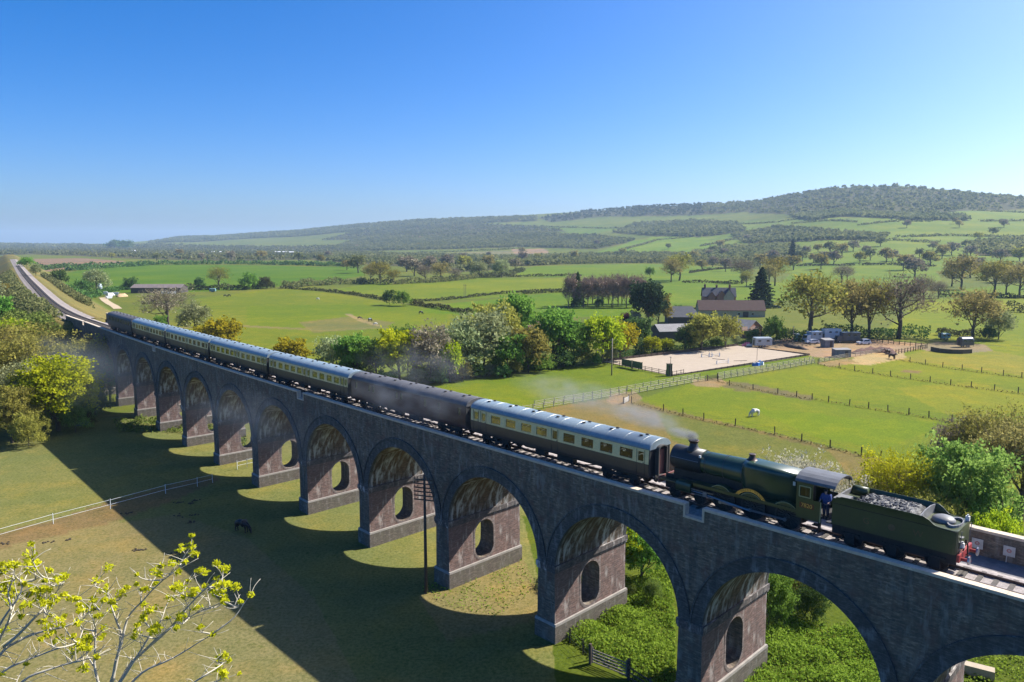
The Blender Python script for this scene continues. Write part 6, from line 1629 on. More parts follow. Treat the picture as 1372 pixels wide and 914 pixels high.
# oak line by the yard and in the right hand fields
for row in [
    ('loose', 'olive', 1087, 360, 455, 1.0, 'tall golden budding oak behind the pale blue horsebox'),
    ('loose', 'bronze', 1140, 370, 453, .85, 'narrow bronze oak with dark trunk behind the horseboxes'),
    ('loose', 'olive', 1164, 372, 453, .9, 'golden brown oak right of the narrow bronze oak'),
    ('bare', 'twig', 1203, 366, 454, 1.05, 'spreading grey brown oak at the right end of the yard hedge'),
    ('loose', 'bronze', 1303, 384, 456, 1.05, 'big solitary copper brown oak with thick trunk above the dark wagon'),
    ('fuzzy', 'willow', 1338, 412, 455, 1.0, 'thin pale green tree right of the copper brown oak'),
    ('bush', 'deep', 1326, 436, 456, .6, 'dark thorn bush at the foot of the copper brown oak'),
    ('bare', 'twig', 1237, 368, 402, 1.0, 'small bare tree left of the leaning bare one in the right field'),
    ('bare', 'twig', 1257, 376, 400, 1.0, 'small leaning bare tree in the right field'),
    ('loose', 'bronze', 1287, 340, 388, 1.1, 'large brown oak at the left of the group on the right edge'),
    ('loose', 'bronze', 1275, 352, 384, 1.1, 'smaller brown oak tucked left of the large brown oak'),
    ('loose', 'olive', 1332, 346, 394, 1.1, 'large green brown oak in the group on the right edge'),
    ('loose', 'bronze', 1366, 352, 398, 1.1, 'brown oak cut by the right edge of the picture'),
    ('bare', 'twig', 1348, 358, 394, 1.0, 'greyer oak between the last two oaks of the right edge group'),
    ('loose', 'olive', 1038, 342, 383, 1.0, 'golden oak above the dark cedar'),
    ('bare', 'twig', 1127, 354, 380, 1.1, 'brown bare oak standing in the field above the golden oak'),
    ('bare', 'twig', 1135, 356, 378, 1.0, 'twin bare oak touching the brown one in the field'),
    ('bare', 'twig', 994, 346, 380, 1.0, 'bare leaning oak above the farmhouse roof'),
    ('loose', 'olive', 910, 338, 376, 1.1, 'spreading olive brown oak in front of the long far wood'),
    ('loose', 'bronze', 899, 345, 378, 1.0, 'brown oak at the left side of the spreading olive brown oak'),
    ('round', 'green', 871, 357, 372, 1.0, 'small round green tree above the plantation'),
    ('fir', 'fir', 1061, 320, 348, .9, 'dark narrow spruce alone on the lower slope'),
    ('loose', 'olive', 1000, 362, 384, .9, 'pale budding tree right of the bare leaning oak'),
    ('loose', 'bronze', 1030, 352, 384, .9, 'coppery budding tree beside the golden oak'),
    ('loose', 'olive', 510, 349, 380, 1.2, 'spreading brown oak at the right end of the bright crop field'),
    ('loose', 'bronze', 497, 352, 378, 1.0, 'brown oak left of the spreading one by the crop field'),
    ('loose', 'olive', 528, 360, 381, 1.0, 'lower green brown tree between the two oak clumps'),
    ('loose', 'bronze', 590, 350, 377, 1.2, 'tallest brown oak in the right oak clump above the pale field'),
    ('bare', 'twig', 570, 354, 378, 1.1, 'grey bare oak at the left of the right oak clump'),
    ('bare', 'twig', 610, 358, 376, 1.1, 'grey bare oak at the right of the right oak clump'),
    ('fuzzy', 'willow', 642, 350, 372, 1.2, 'pale grey tree where the hedges meet above the pale field'),
    ('fuzzy', 'willow', 672, 346, 372, 1.1, 'grey green bushy tree beside the hedge above the pale field'),
    ('bare', 'olive', 293, 356, 388, 1.0, 'bare topped tree at the left edge of the hedge clump below the crop field'),
    ('bush', 'deep', 268, 371, 387, .7, 'dark bush left of the bare topped tree'),
    ('bush', 'green', 334, 365, 388, .8, 'green bushy tree right of the bare topped tree'),
    ('bush', 'hedge', 355, 370, 387, .8, 'brown green bush at the right of the hedge clump'),
    ('fuzzy', 'willow', 130, 358, 394, 1.1, 'smoky grey green tree behind the silo'),
    ('bush', 'deep', 176, 371, 388, .8, 'dark bush in front of the crop field by the long shed'),
    ('bush', 'deep', 112, 374, 396, .9, 'dark thicket left of the silo'),
    ('bush', 'deep', 80, 360, 382, .8, 'dark tree on the right flank of the railway bank'),
    ('fuzzy', 'willow', 48, 352, 370, 1.0, 'grey green tree far down the railway bank'),
    ('bush', 'green', 36, 344, 358, 1.0, 'small tree beside the farthest stretch of track'),
]: tree_px(*row)
# the brown larch plantation
for i in range(16):
    px = 762 + i * 6.6 + rng.uniform(-1.5, 1.5)
    if i == 2: tree_px('fir', 'deep', px, 364, 411, .8, 'dark green conifer among the brown larches'); continue
    tree_px('larch', 'larchtwig', px, 367 + rng.uniform(-2, 4), 412 - (i % 3) * 2.5, 1.15, 'slender leafless larch in the brown plantation beside the big dark evergreen', 'larches in the brown plantation')
# left bank trees
for kind, mat, px, ytop, Y, w_, lab in [
    ('round', 'tuftlime', 72, 474, 128, 1.15, 'bright lime yellow tree at the foot of the left bank'),
    ('fuzzy', 'olive', 112, 450, 150, 1.15, 'brown green budding tree against the end of the viaduct'),
    ('round', 'olive', 88, 440, 170, .9, 'olive tree on the bank above the brown green one'),
    ('fuzzy', 'olive', 40, 428, 165, 1.1, 'scrubby olive tree on the middle of the left bank'),
    ('round', 'lime', 22, 424, 172, .85, 'yellow green bush tree high on the left bank'),
    ('fuzzy', 'olive', 12, 448, 140, 1.2, 'brown green thicket tree at the left edge of the picture'),
    ('fuzzy', 'willow', 30, 480, 128, 1.1, 'pale twiggy tree left of the bright lime tree'),
    ('round', 'olive', 8, 512, 120, .8, 'olive shrubby tree at the bottom of the left bank'),
    ('fuzzy', 'olive', -14, 430, 150, 1.2, 'olive tree cut by the left edge of the picture'),
    ('round', 'green', 4, 396, 210, 1.0, 'green tree on top of the left bank'),
    ('fuzzy', 'willow', -8, 372, 270, 1.2, 'grey green tree beside the track at the left edge'),
    ('round', 'olive', 14, 378, 300, .9, 'olive green bush near the track on the left bank'),
    ('fuzzy', 'willow', 70, 428, 185, .7, 'grey scrub close below the pale ballast'),
    ('round', 'green', 145, 470, 152, .7, 'green shrub in front of the last arch'),
    ('bush', 'olive', 30, 552, 118, .7, 'olive bush at the right foot of the pale twiggy tree'),
    ('bush', 'deep', 124, 512, 140, .7, 'dark bush in the shade beside the far piers'),
    ('bush', 'bramble', 95, 530, 127, .6, 'low dark bush at the meadow edge under the lime yellow tree'),
]: tree_px(kind, mat, px, ytop, None, w_, lab, 'trees on the left bank', Y < 160, Y=Y)
# trees beyond the viaduct on the right, close to the camera
for kind, mat, px, ytop, Y, w_, lab in [
    ('round', 'maple', 1302, 586, 74, .80, 'rounded bright green maple behind the tender'),
    ('loose', 'yellow', 1214, 600, 76, .85, 'yellow budding tree with bare twigs left of the bright green maple'),
    ('loose', 'olive', 1345, 545, 92, 1.0, 'tall golden brown tree behind the bright green maple'),
    ('fuzzy', 'twig', 1300, 556, 98, 1.0, 'mauve brown twiggy tree behind the golden tree'),
    ('loose', 'bronze', 1385, 560, 84, 1.0, 'rusty gold tree at the right edge of the picture'),
    ('fuzzy', 'olive', 1268, 662, 70, .9, 'olive shrub tree between the tender and the green maple'),
    ('round', 'lime', 1352, 680, 66, .6, 'lime green shrub against the far parapet at the right edge'),
    ('fuzzy', 'olive', 1225, 668, 72, .9, 'yellowish twiggy shrub above the coal load'),
    ('loose', 'blossom', 1072, 606, 74, .8, 'hawthorn with whitish twigs behind the engine cab'),
    ('loose', 'blossom', 1125, 628, 70, .7, 'pale twiggy hawthorn right of the engine cab'),
    ('fuzzy', 'olive', 1170, 640, 76, .9, 'olive twiggy shrub behind the front of the tender'),
    ('round', 'lime', 832, 678, 70, .95, 'sunlit lime green bush seen through the arch left of the gate fence'),
    ('round', 'green', 866, 700, 69, .95, 'green bush deeper behind the same arch'),
    ('bush', 'bramble', 882, 775, 65, .62, 'grey green bramble bush under the arch by the gate'),
    ('bush', 'bramble', 852, 806, 66, .6, 'low bramble clump in the weeds under the arch by the gate'),
    ('bush', 'green', 1046, 758, 60.5, .6, 'green round bush seen through the right hand arch'),
    ('bush', 'deep', 1104, 774, 61.5, .6, 'darker bush right of the green one through the right hand arch'),
    ('fuzzy', 'olive', 1085, 752, 64, .9, 'olive shrub behind the two bushes through the right hand arch'),
]: tree_px(kind, mat, px, ytop, None, w_, lab, 'trees close behind the viaduct', True, Y=Y)

# hedges: each a ragged band of leaves
def hedge(label, pix, h, wd, mat='hedge', seed=1, name='hedge', cat='hedge', dens=1.0):
    P = [G(*p) for p in pix]; rg = np.random.default_rng(seed + 50)
    pts = np.array([(p.x, p.y) for p in P]); d = np.diff(pts, axis=0); ln = np.hypot(*d.T); cum = np.concatenate([[0], np.cumsum(ln)])
    dist = np.linalg.norm(pts.mean(0)); s = max(.32, dist * .0016); tot = cum[-1]
    n = int(min(26000, max(150, tot * (h + wd) / (s * s) * 1.5 * dens)))
    t = rg.random(n) * tot; x = np.interp(t, cum, pts[:, 0]); y = np.interp(t, cum, pts[:, 1])
    i = np.clip(np.searchsorted(cum, t) - 1, 0, len(d) - 1); nx, ny = -d[i, 1] / ln[i], d[i, 0] / ln[i]
    hh = h * (1 + .22 * np.sin(t * .21 + seed) + .12 * np.sin(t * .67))
    a = rg.uniform(0, math.pi, n); k = rg.random(n) ** .35
    off = np.cos(a) * wd / 2 * k; z = np.sin(a) ** .7 * hh * k
    c = np.stack([x + nx * off, y + ny * off, H(x + nx * off, y + ny * off) + z], 1)
    o = quads(name, quad_cloud(c, s, rg, 1.3), LM[mat], .5 * rg.random(n) + .5 * (.5 + .5 * np.sin(t * .9 + seed)))
    return tag(o, label, cat)
for k_, row in enumerate([
    ('clipped brown hedge running down to the two round bushes', [(376, 386.5), (430, 390), (480, 396), (520, 403)], 1.8, 2.2),
    ('clipped mauve hedge running right from below the two round bushes', [(550, 408), (590, 414), (632, 421)], 2.2, 3.0),
    ('thin hedge from the round bushes along the foot of the pale field', [(552, 405), (600, 402), (650, 396), (700, 391.5), (748, 390)], 1.6, 2.5),
    ('short dark hedge left of the larch plantation', [(700, 394), (730, 392.5), (762, 391.5)], 2.4, 4.0),
    ('long dark hedge across the bright field above the plantation', [(660, 371.5), (720, 370.5), (780, 370)], 2.4, 4.0),
    ('clipped green hedge above the farmhouse roofs', [(914, 379), (955, 379), (996, 380.5)], 2.2, 3.5),
    ('low hedge from the farm hedge up to the olive brown oak', [(925, 366), (950, 362), (980, 360), (1010, 359)], 2.0, 3.5),
    ('hedge below the brown oaks of the right edge group', [(1258, 397), (1300, 399), (1330, 399), (1380, 400)], 2.6, 5.0),
    ('dark clipped hedge block at the right edge of the picture', [(1348, 418), (1380, 419), (1420, 419)], 4.5, 6.0),
    ('dark thick hedge behind the horsebox yard', [(1052, 458), (1090, 455), (1140, 453), (1200, 453), (1245, 455)], 4.2, 6.0, 'deep'),
    ('brown bracken like hedge behind the copper brown oak', [(1255, 449), (1285, 450), (1310, 452), (1330, 454)], 3.0, 5.0),
    ('thin hedge across the field under the scattered trees', [(1068, 356.5), (1110, 356), (1145, 356)], 2.5, 5.0),
    ('broken hedge right of the gap under the scattered trees', [(1150, 355.5), (1200, 355), (1255, 357)], 2.8, 5.0),
    ('hedge along the foot of the crop field, left part', [(95, 391), (150, 390), (190, 386)], 3.0, 7.0, 'deep'),
    ('bushy hedge along the foot of the crop field, middle part', [(250, 388), (310, 388.5), (370, 386)], 3.6, 8.0),
    ('bushy brown hedge along the foot of the crop field, right part', [(380, 386), (420, 383), (455, 381), (490, 380)], 5.0, 9.0, 'wood'),
    ('tall hedge under the two oak clumps', [(480, 380), (530, 381), (580, 378.5), (640, 373)], 4.5, 8.0, 'wood'),
    ('hedge along the top of the crop field', [(92, 363), (200, 355), (280, 354), (370, 355), (470, 357)], 6.0, 14.0, 'deep'),
    ('hedge between the brown ploughed field and the crop field', [(50, 358), (90, 357.5), (130, 356.5)], 5.0, 10.0, 'deep'),
    ('long belt hedge along the top of the pale field right of centre', [(690, 356), (740, 354.5), (800, 353), (860, 352.5)], 9.0, 22.0, 'wood'),
    ('belt of brown woodland behind the olive brown oak', [(860, 352.5), (920, 353), (980, 356), (1020, 358)], 12.0, 26.0, 'wood'),
    ('hedge along the near edge of the belt field', [(640, 372), (680, 369), (700, 363)], 4.0, 8.0),
    ('scrubby hedge behind the arena', [(808, 483), (850, 476), (900, 469), (960, 463.5)], 1.8, 2.2, 'deep'),
    ('brushy hedge at the meadow edge below the left bank', [(-60, 572), (0, 566), (60, 562), (110, 556)], 1.8, 2.5, 'bramble'),
    ('dark scrub along the bottom of the tree belt behind the maroon carriage', [(560, 512), (620, 506), (680, 498), (770, 488)], 2.2, 4.0, 'deep'),
    ('brown hedge on the right flank of the railway bank', [(60, 372), (76, 382), (95, 396), (118, 410)], 3.0, 5.0, 'wood'),
    ('thick scrub on the left flank of the railway bank', [(8, 372), (14, 390), (30, 410), (60, 430)], 3.2, 8.0, 'wood'),
    ('bramble hedge low on the left flank of the railway bank', [(-20, 420), (10, 440), (50, 462), (80, 480)], 3.5, 9.0, 'bramble'),
]): hedge(row[0], row[1], row[2], row[3], row[4] if len(row) > 4 else 'hedge', k_)
# hedges of the hill pastures
for k_, pix in enumerate([
    [(1150, 302), (1200, 297), (1250, 297)], [(1060, 300), (1110, 296), (1150, 298)], [(1300, 282), (1340, 284), (1400, 286)], [(1312, 297), (1372, 296), (1420, 296)],
    [(940, 330), (990, 318), (1050, 308)], [(830, 336), (880, 322), (930, 317)], [(740, 345), (800, 341), (850, 337)], [(560, 339), (640, 336), (700, 333)],
    [(1200, 318), (1260, 316), (1372, 318)], [(980, 300), (1040, 298), (1080, 292)], [(600, 318), (680, 316), (760, 318)], [(680, 303), (760, 305), (840, 306)], [(500, 345), (580, 344), (690, 343)], [(1140, 325), (1200, 322), (1260, 326)],
]): hedge(['low hillside hedge between the two right hand pastures', 'low hedge left of the highest pasture', 'hedge in the upper right corner of the hill', 'hedge across the right hand middle pasture', 'hedge climbing from the slope foot to the left wood', 'hedge along the steep green field right of centre', 'hedge from the belt field up to the steep green field', 'hedge along the pale brown field', 'hedge below the broad right hand slope', 'hedge under the wood below the summit', 'hedge across the middle slope', 'hedge along the high pasture left of centre', 'hedge on the valley floor left of centre', 'hedge above the scattered trees on the right'][k_], pix, 4.0, 9.0, 'wood', 80 + k_)

# distant woods that read as one mass
def wood(label, poly, n, hlo, hhi, mat='wood', seed=1, q=20, name='wood'):
    rg = np.random.default_rng(seed + 300); wp = np.array([(p.x, p.y) for p in (G(*p) for p in poly)])
    lo, hi = wp.min(0), wp.max(0); pts = np.zeros((0, 2))
    for _ in range(60):
        c = rg.uniform(lo, hi, (n * 3, 2)); pts = np.concatenate([pts, c[inpoly(c[:, 0], c[:, 1], [tuple(a) for a in wp])]])
        if len(pts) >= n: break
    pts = pts[:n]; n = len(pts)
    if n == 0: return None
    dist = np.hypot(pts[:, 0], pts[:, 1]); h = rg.uniform(hlo, hhi, n); r_ = h * rg.uniform(.45, .75, n)
    d = rg.normal(size=(n, q, 3)); d /= np.linalg.norm(d, axis=2)[..., None]; d *= rg.uniform(.55, 1, (n, q, 1)); d[..., 2] = np.abs(d[..., 2]) * 1.0 - .12
    c = np.stack([pts[:, 0, None] + d[..., 0] * r_[:, None], pts[:, 1, None] + d[..., 1] * r_[:, None], H(pts[:, 0], pts[:, 1])[:, None] + h[:, None] * (.38 + .6 * d[..., 2])], -1).reshape(-1, 3)
    s = np.repeat(np.maximum(r_ * .72, dist * .0011), q)
    o = quads(name, quad_cloud(c, s, rg, 1.2, up=.42), LM[mat], np.clip(np.repeat(rg.random(n), q) * .38 + .24 * rg.random(n * q) + .38 * np.repeat(.5 + .5 * np.sin(pts[:, 0] * .02) * np.sin(pts[:, 1] * .013), q), 0, 1))
    return tag(o, label, 'wood', None, 'stuff')
for k_, row in enumerate(WOODS): wood(row[0], row[1], row[2], row[3], row[4], row[5] if len(row) > 5 else 'wood', k_)
tree_px('bush', 'deep', 160, 321, 333, 2.2, 'dark clump of trees standing up on the left horizon')
# scattered single trees on the lower slopes: nothing tells them apart
sp = [(1090, 352), (1103, 350), (1117, 354), (1152, 352), (1166, 349), (1187, 352), (1196, 350), (1219, 355), (1246, 356), (1232, 345), (1262, 347), (1275, 342), (1080, 342), (1096, 338), (1112, 340), (1128, 343), (1143, 337), (1160, 341),
      (1310, 322), (1330, 316), (1285, 305), (1215, 305), (1000, 324), (1020, 330), (955, 340), (965, 334), (1300, 345), (1250, 335), (1060, 334), (1180, 330), (1280, 300), (1345, 305), (800, 330), (835, 343), (895, 334), (700, 340), (655, 345), (620, 350), (560, 330), (500, 326), (1210, 362), (1225, 371), (1300, 372), (1322, 376), (1345, 379), (1372, 378), (1312, 360), (1340, 352), (1366, 350), (1290, 356), (940, 362), (955, 358), (972, 364), (985, 356), (1002, 352), (1018, 360), (1034, 350), (1048, 356), (1063, 362), (1075, 350), (930, 350), (950, 346), (970, 344), (1100, 360), (480, 366), (465, 362), (545, 364), (555, 370), (622, 362), (632, 368), (655, 360), (690, 362), (700, 352), (720, 350), (745, 352), (770, 349), (600, 360), (575, 362), (430, 352), (400, 350), (350, 348), (310, 350), (270, 349), (150, 347), (210, 350), (240, 344), (440, 346)]
for i, (px, py) in enumerate(sp):
    p = G(px, py); hh = rng.uniform(13, 21)
    tree('far', ('bronze', 'twig', 'twig', 'olive', 'wood')[i % 5], p.x, p.y, hh, rng.uniform(.9, 1.2), 'small brown budding tree scattered over the lower slopes below the hill', 'scattered trees on the lower slopes')

# low growth: nobody could count it
def carpet(label, poly, n, size, hmax, mat, seed, name='undergrowth', world=None):
    rg = np.random.default_rng(seed + 700); wp = np.array([(p.x, p.y) for p in (G(*p) for p in poly)]); lo, hi = wp.min(0), wp.max(0)
    c = rg.uniform(lo, hi, (n * 5, 2)); c = c[inpoly(c[:, 0], c[:, 1], [tuple(a) for a in wp])]
    bl = rg.uniform(lo, hi, (160, 2)); br_ = rg.uniform(.5, 2.4, 160); bh = rg.random(160) ** 1.5
    dd = np.hypot(c[:, None, 0] - bl[None, :, 0], c[:, None, 1] - bl[None, :, 1]); k = (np.clip(1 - dd / br_[None], 0, 1) ** .6 * bh[None]).max(1)
    c, k = c[rg.random(len(c)) < .25 + k * 1.5][:n], None; n = len(c)
    dd = np.hypot(c[:, None, 0] - bl[None, :, 0], c[:, None, 1] - bl[None, :, 1]); k = (np.clip(1 - dd / br_[None], 0, 1) ** .6 * bh[None]).max(1)
    hh = hmax * (.12 + 1.5 * k) * rg.random(n) ** .7
    P = np.stack([c[:, 0], c[:, 1], H(c[:, 0], c[:, 1]) + hh], 1)
    return tag(quads(name, quad_cloud(P, size, rg, 1.8, up=.1), LM[mat], np.clip(.35 * k + .65 * rg.random(n), 0, 1)), label, name.replace('_', ' '), None, 'stuff')
carpet('rank green nettles and grass under the arch by the gate', [(745, 850), (790, 800), (900, 760), (905, 850), (905, 930), (850, 914), (800, 880)], 16000, .13, .75, 'grass', 1)
carpet('lush nettles under the right hand arch', [(930, 960), (1000, 870), (1060, 830), (1180, 850), (1230, 960), (1100, 1000)], 17000, .13, .8, 'grass', 2)
carpet('weeds on the bare ground under the arch at the right corner', [(1220, 900), (1300, 870), (1420, 880), (1450, 960), (1250, 960)], 2500, .13, .4, 'grass', 3)
carpet('brambles behind the viaduct on the right', [(830, 742), (920, 730), (1080, 760), (1250, 800), (1500, 860), (1500, 760), (1250, 700), (1100, 680), (900, 690)], 16000, .22, 1.0, 'bramble', 4)
carpet('scrubby growth on the slopes of the railway bank', [(-60, 560), (110, 556), (150, 520), (100, 455), (40, 400), (20, 372), (-20, 380), (-60, 440)], 22000, .34, 1.3, 'bramble', 5)
carpet('weeds round the foot of the middle piers', [(560, 790), (700, 750), (720, 790), (660, 830), (600, 812)], 600, .12, .25, 'grass', 6)
carpet('thin scrub behind the far piers', [(150, 560), (260, 560), (330, 585), (330, 600), (240, 580), (160, 580)], 3000, .25, .9, 'bramble', 7)

for i, (lab, pix) in enumerate([('rough grass strip under the wire fence above the white horse', [(962, 512), (1042, 529), (1088, 536), (1163, 548), (1275, 566)]), ('rough brown strip under the wire fence by the worn ground', [(846, 541), (943, 564), (1038, 583), (1112, 601), (1180, 617)]), ('rough grass strip under the wire fence over the mound', [(1096, 489), (1193, 505), (1301, 520), (1400, 533)]), ('rough grass strip under the wire fence by the bay horses', [(1199, 482), (1263, 493), (1344, 504), (1400, 511)])]):
    c = rough_strip(lab, pix, i); o = quads('rough_grass', quad_cloud(c, .22, np.random.default_rng(i), 1.4), LM['rough'], np.random.default_rng(i).random(len(c))); tag(o, lab, 'rough grass', None, 'stuff')
# pale ash trees below the camera: pale sweeping boughs, rising twigs with tufts of new leaves at their tips
def ash(label, Y0, boughs, targets, seed):
    rg = np.random.default_rng(seed); d = ray(*boughs[0][0]); x0 = d[0] / d[1] * Y0
    o0 = np.array([x0, Y0, Hs(x0, Y0)])
    t = thing('ash_tree', label, 'tree', tuple(o0), 0, 'pale ash trees below the camera')
    def pt(px, py, dy=0.0):
        dd = ray(px, py); Y = Y0 + dy; return np.array([dd[0] / dd[1] * Y, Y, CAMZ + dd[2] / dd[1] * Y]) - o0
    f0 = pt(*boughs[0][0]); tb = MB(); tb.tube([(0, 0, -.3), f0 * .55 + np.array([.15, .1, 0]), f0], [.30, .23, .15], 10)
    trk = tb.build('trunk', M_barkp, t, True); lb = MB(); nodes = []; tips = []
    def curve(P, r0, r1, wob=.05, n=6):
        out = []
        for a, b in zip(P, P[1:]):
            for i in range(n): out.append(a + (b - a) * i / n + rg.normal(size=3) * wob * .5)
        out.append(P[-1]); out = np.array(out)
        for _ in range(2): out[1:-1] = (out[:-2] + out[1:-1] * 2 + out[2:]) / 4
        lb.tube([p for p in out], [r0 + (r1 - r0) * (i / (len(out) - 1)) ** .8 for i in range(len(out))], 6); return out
    for bi, B in enumerate(boughs):
        dy = rg.uniform(-.8, 1.2, len(B)); dy[0] = 0
        P = [pt(x, y, k * i / len(B)) for i, ((x, y), k) in enumerate(zip(B, dy))]
        c = curve(P, .075 if bi < 2 else .055, .014)
        for i in range(4, len(c)): nodes.append((c[i], i / len(c)))
        tips.append(c[-1])
    NP = np.array([n[0] for n in nodes])
    for (tx_, ty_) in targets:
        e = pt(tx_, ty_, rg.uniform(-.8, 1.2))
        dd = NP - e; cost = np.linalg.norm(dd, axis=1) + 2.0 * np.maximum(0, dd[:, 2] + .35); k = int(cost.argmin()); a = NP[k]
        mid = a + (e - a) * .5 + rg.normal(size=3) * .12 + np.array([(e - a)[0] * .18, 0, -.12 * np.linalg.norm(e - a)])
        c = curve([a, mid, e], .030, .010, .04, 4); tips.append(e)
        for _ in range(rg.integers(3, 7)):
            b0 = c[rg.integers(3, len(c))]; q = b0 + rg.normal(size=3) * np.array([.28, .28, .12]) + np.array([0, 0, rg.uniform(.12, .45)])
            curve([b0, (b0 + q) / 2 + rg.normal(size=3) * .05, q], .014, .006, .02, 2)
            if rg.random() < .5: tips.append(q)
    for _ in range(150):      # bare side twigs along the boughs
        b0 = NP[rg.integers(0, len(NP))]; q = b0 + rg.normal(size=3) * np.array([.4, .3, .2]) + np.array([.1, 0, .3]); curve([b0, (b0 + q) / 2 + rg.normal(size=3) * .05, q], .013, .005, .02, 2)
    lb.build('limbs', M_barkp, trk, True)
    tips = np.array(tips); n = len(tips); lf = 34; dv = rg.normal(size=(n, lf, 3)); dv /= np.linalg.norm(dv, axis=2)[..., None]; dv *= rg.random((n, lf, 1)) ** .5 * (.06 + .19 * rg.random((n, 1, 1)) ** 1.3); dv[..., 2] *= .65
    c = (tips[:, None] + dv).reshape(-1, 3)
    quads('leaf_tufts', quad_cloud(c, .07, rg, 2.1), LM['tuft'], np.repeat(rg.random(n), lf) * .5 + rg.random(n * lf) * .5, t)
ash('pale ash tree with yellow green leaf tufts rising at the bottom left, right one', 23,
    [[(135, 1000), (150, 930), (175, 888), (215, 850), (262, 822), (300, 806)], [(135, 1000), (148, 915), (160, 868), (172, 825), (205, 790), (248, 752)], [(140, 960), (190, 900), (240, 878), (285, 850)],
     [(140, 950), (125, 890), (128, 845), (120, 815)], [(150, 930), (185, 878), (215, 832), (228, 800)], [(150, 990), (230, 935), (275, 905), (305, 885)], [(148, 915), (165, 850), (150, 815), (140, 790)], [(175, 888), (225, 846), (262, 800), (290, 775)]],
    [(256, 731), (302, 762), (297, 782), (336, 797), (322, 806), (214, 770), (216, 758), (190, 790), (165, 792), (130, 778), (183, 770), (275, 785), (300, 800), (252, 778), (245, 800), (150, 806), (195, 822), (230, 788), (262, 815), (206, 845), (295, 880), (300, 905), (135, 825), (112, 812), (268, 840), (180, 850), (240, 830), (120, 860)], 4)
ash('pale ash tree with bright yellow tufts at the left edge', 21,
    [[(-40, 1000), (-25, 920), (5, 870), (45, 848), (95, 838), (128, 815)], [(-40, 1000), (-30, 900), (-5, 845), (25, 800), (38, 765)], [(-30, 930), (10, 895), (60, 875), (105, 862)], [(-40, 1000), (-45, 880), (-20, 800), (-5, 760)], [(-25, 920), (0, 860), (15, 815), (10, 780)], [(-20, 960), (40, 905), (90, 890), (130, 880)], [(5, 870), (50, 825), (70, 800), (85, 775)]],
    [(40, 744), (3, 755), (22, 757), (44, 762), (20, 775), (60, 778), (88, 772), (55, 790), (8, 790), (25, 800), (65, 815), (58, 808), (38, 798), (5, 845), (28, 826), (95, 802), (125, 805), (105, 835), (80, 833), (35, 890), (112, 895), (100, 872), (66, 850)], 9)
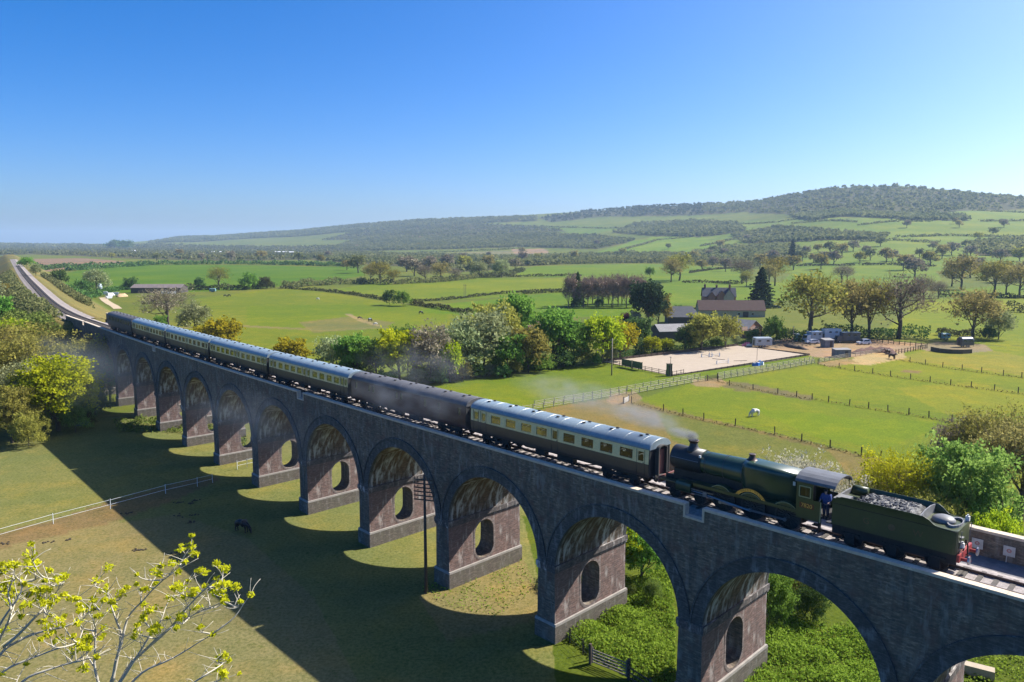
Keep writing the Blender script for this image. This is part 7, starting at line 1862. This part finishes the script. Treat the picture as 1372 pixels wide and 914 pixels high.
# ---------------------------------------------------------------- air and smoke
if HAZE > 0:
    m = bpy.data.materials.new('haze'); m.use_nodes = True; nt = m.node_tree; nt.nodes.clear()
    out = nt.nodes.new('ShaderNodeOutputMaterial'); pv = N(nt, 'ShaderNodeVolumePrincipled', Density=HAZE, Anisotropy=.2)
    pv.inputs['Color'].default_value = (.52, .72, 1.0, 1); L(nt, pv.outputs[0], out.inputs['Volume'])
    mb = MB(); mb.span(-15000, 15000, -200, 14500, -12, 265); o = mb.build('haze', m); o['kind'] = 'stuff'; o['label'] = 'pale blue summer haze over the far hills'; o['category'] = 'haze'
def smoke(label, s, o_, z, size, rz_extra, dens, colr, seed, nscale=1.6, thr=.42):
    m = bpy.data.materials.new('smoke'); m.use_nodes = True; nt = m.node_tree; nt.nodes.clear()
    out = nt.nodes.new('ShaderNodeOutputMaterial'); pv = N(nt, 'ShaderNodeVolumePrincipled', Anisotropy=.3); pv.inputs['Color'].default_value = rgba(colr)
    tc = nt.nodes.new('ShaderNodeTexCoord')
    mp = N(nt, 'ShaderNodeMapping'); mp.inputs['Location'].default_value = (seed * 3.1, seed * 1.7, 0); mp.inputs['Scale'].default_value = (size[0] / size[2] * .45, size[1] / size[2] * .8, 1.0)
    L(nt, tc.outputs['Object'], mp.inputs['Vector'])
    n1 = noise(nt, mp.outputs[0], nscale, 4, .6)
    ln = N(nt, 'ShaderNodeVectorMath', operation='LENGTH'); L(nt, tc.outputs['Object'], ln.inputs[0])
    fall = N(nt, 'ShaderNodeMapRange', interpolation_type='SMOOTHSTEP'); fall.inputs[1].default_value = 1.0; fall.inputs[2].default_value = .25; L(nt, ln.outputs['Value'], fall.inputs[0])
    nn = ramp(nt, n1, thr, .75)
    a = N(nt, 'ShaderNodeMath', operation='MULTIPLY'); L(nt, fall.outputs[0], a.inputs[0]); L(nt, nn, a.inputs[1])
    b = N(nt, 'ShaderNodeMath', operation='MULTIPLY'); L(nt, a.outputs[0], b.inputs[0]); b.inputs[1].default_value = dens; L(nt, b.outputs[0], pv.inputs['Density'])
    L(nt, pv.outputs[0], out.inputs['Volume'])
    mb = MB(); mb.lathe((0, 0, 0), [(max(.02, math.sin(t)), -math.cos(t)) for t in np.linspace(0.02, math.pi - .02, 13)], 20)
    ob_ = mb.build('smoke', m); ob_.location = T(s, o_, z); ob_.scale = size; ob_.rotation_euler = (0, 0, heading(s) + rz_extra)
    ob_['kind'] = 'stuff'; ob_['label'] = label; ob_['category'] = 'smoke'
GS = (.40, .42, .46)
smoke('dense grey smoke leaving the engine chimney', -1.7, -.15, 4.55, (1.6, .5, .5), 0, 3.4, GS, 1, 1.6, .22)
smoke('dark puff of smoke at the mouth of the engine chimney', -2.7, 0, 4.5, (.6, .42, .5), 0, 5.0, (.33, .34, .37), 8, 1.4, .15)
smoke('grey smoke trailing low over the first carriage', 2.2, -.9, 5.0, (4.6, 1.1, 1.0), -.08, 1.2, GS, 2, 1.6, .3)
smoke('thin smoke drifting over the paddock beyond the train', 11, -3.0, 5.2, (10, 2.4, 1.7), -.12, .3, GS, 3, 1.8, .36)
smoke('smoke drifting beside the maroon carriage', 28, 2.0, 2.3, (15, 2.2, 2.4), .05, .26, (.42, .46, .52), 4, 1.8, .4)
smoke('thin smoke lifting behind the maroon carriage', 36, -5, 4.5, (13, 3.5, 3.0), .1, .085, GS, 5, 1.8, .4)
smoke('veil of smoke hanging along the face of the viaduct', 55, 6.5, -3.5, (26, 4.0, 4.5), .05, .075, (.48, .54, .62), 6, 1.6, .36)
smoke('haze of old smoke around the far arches and bank', 122, 10, -5.5, (42, 11, 7.5), .1, .036, (.48, .54, .62), 7, 1.5, .3)
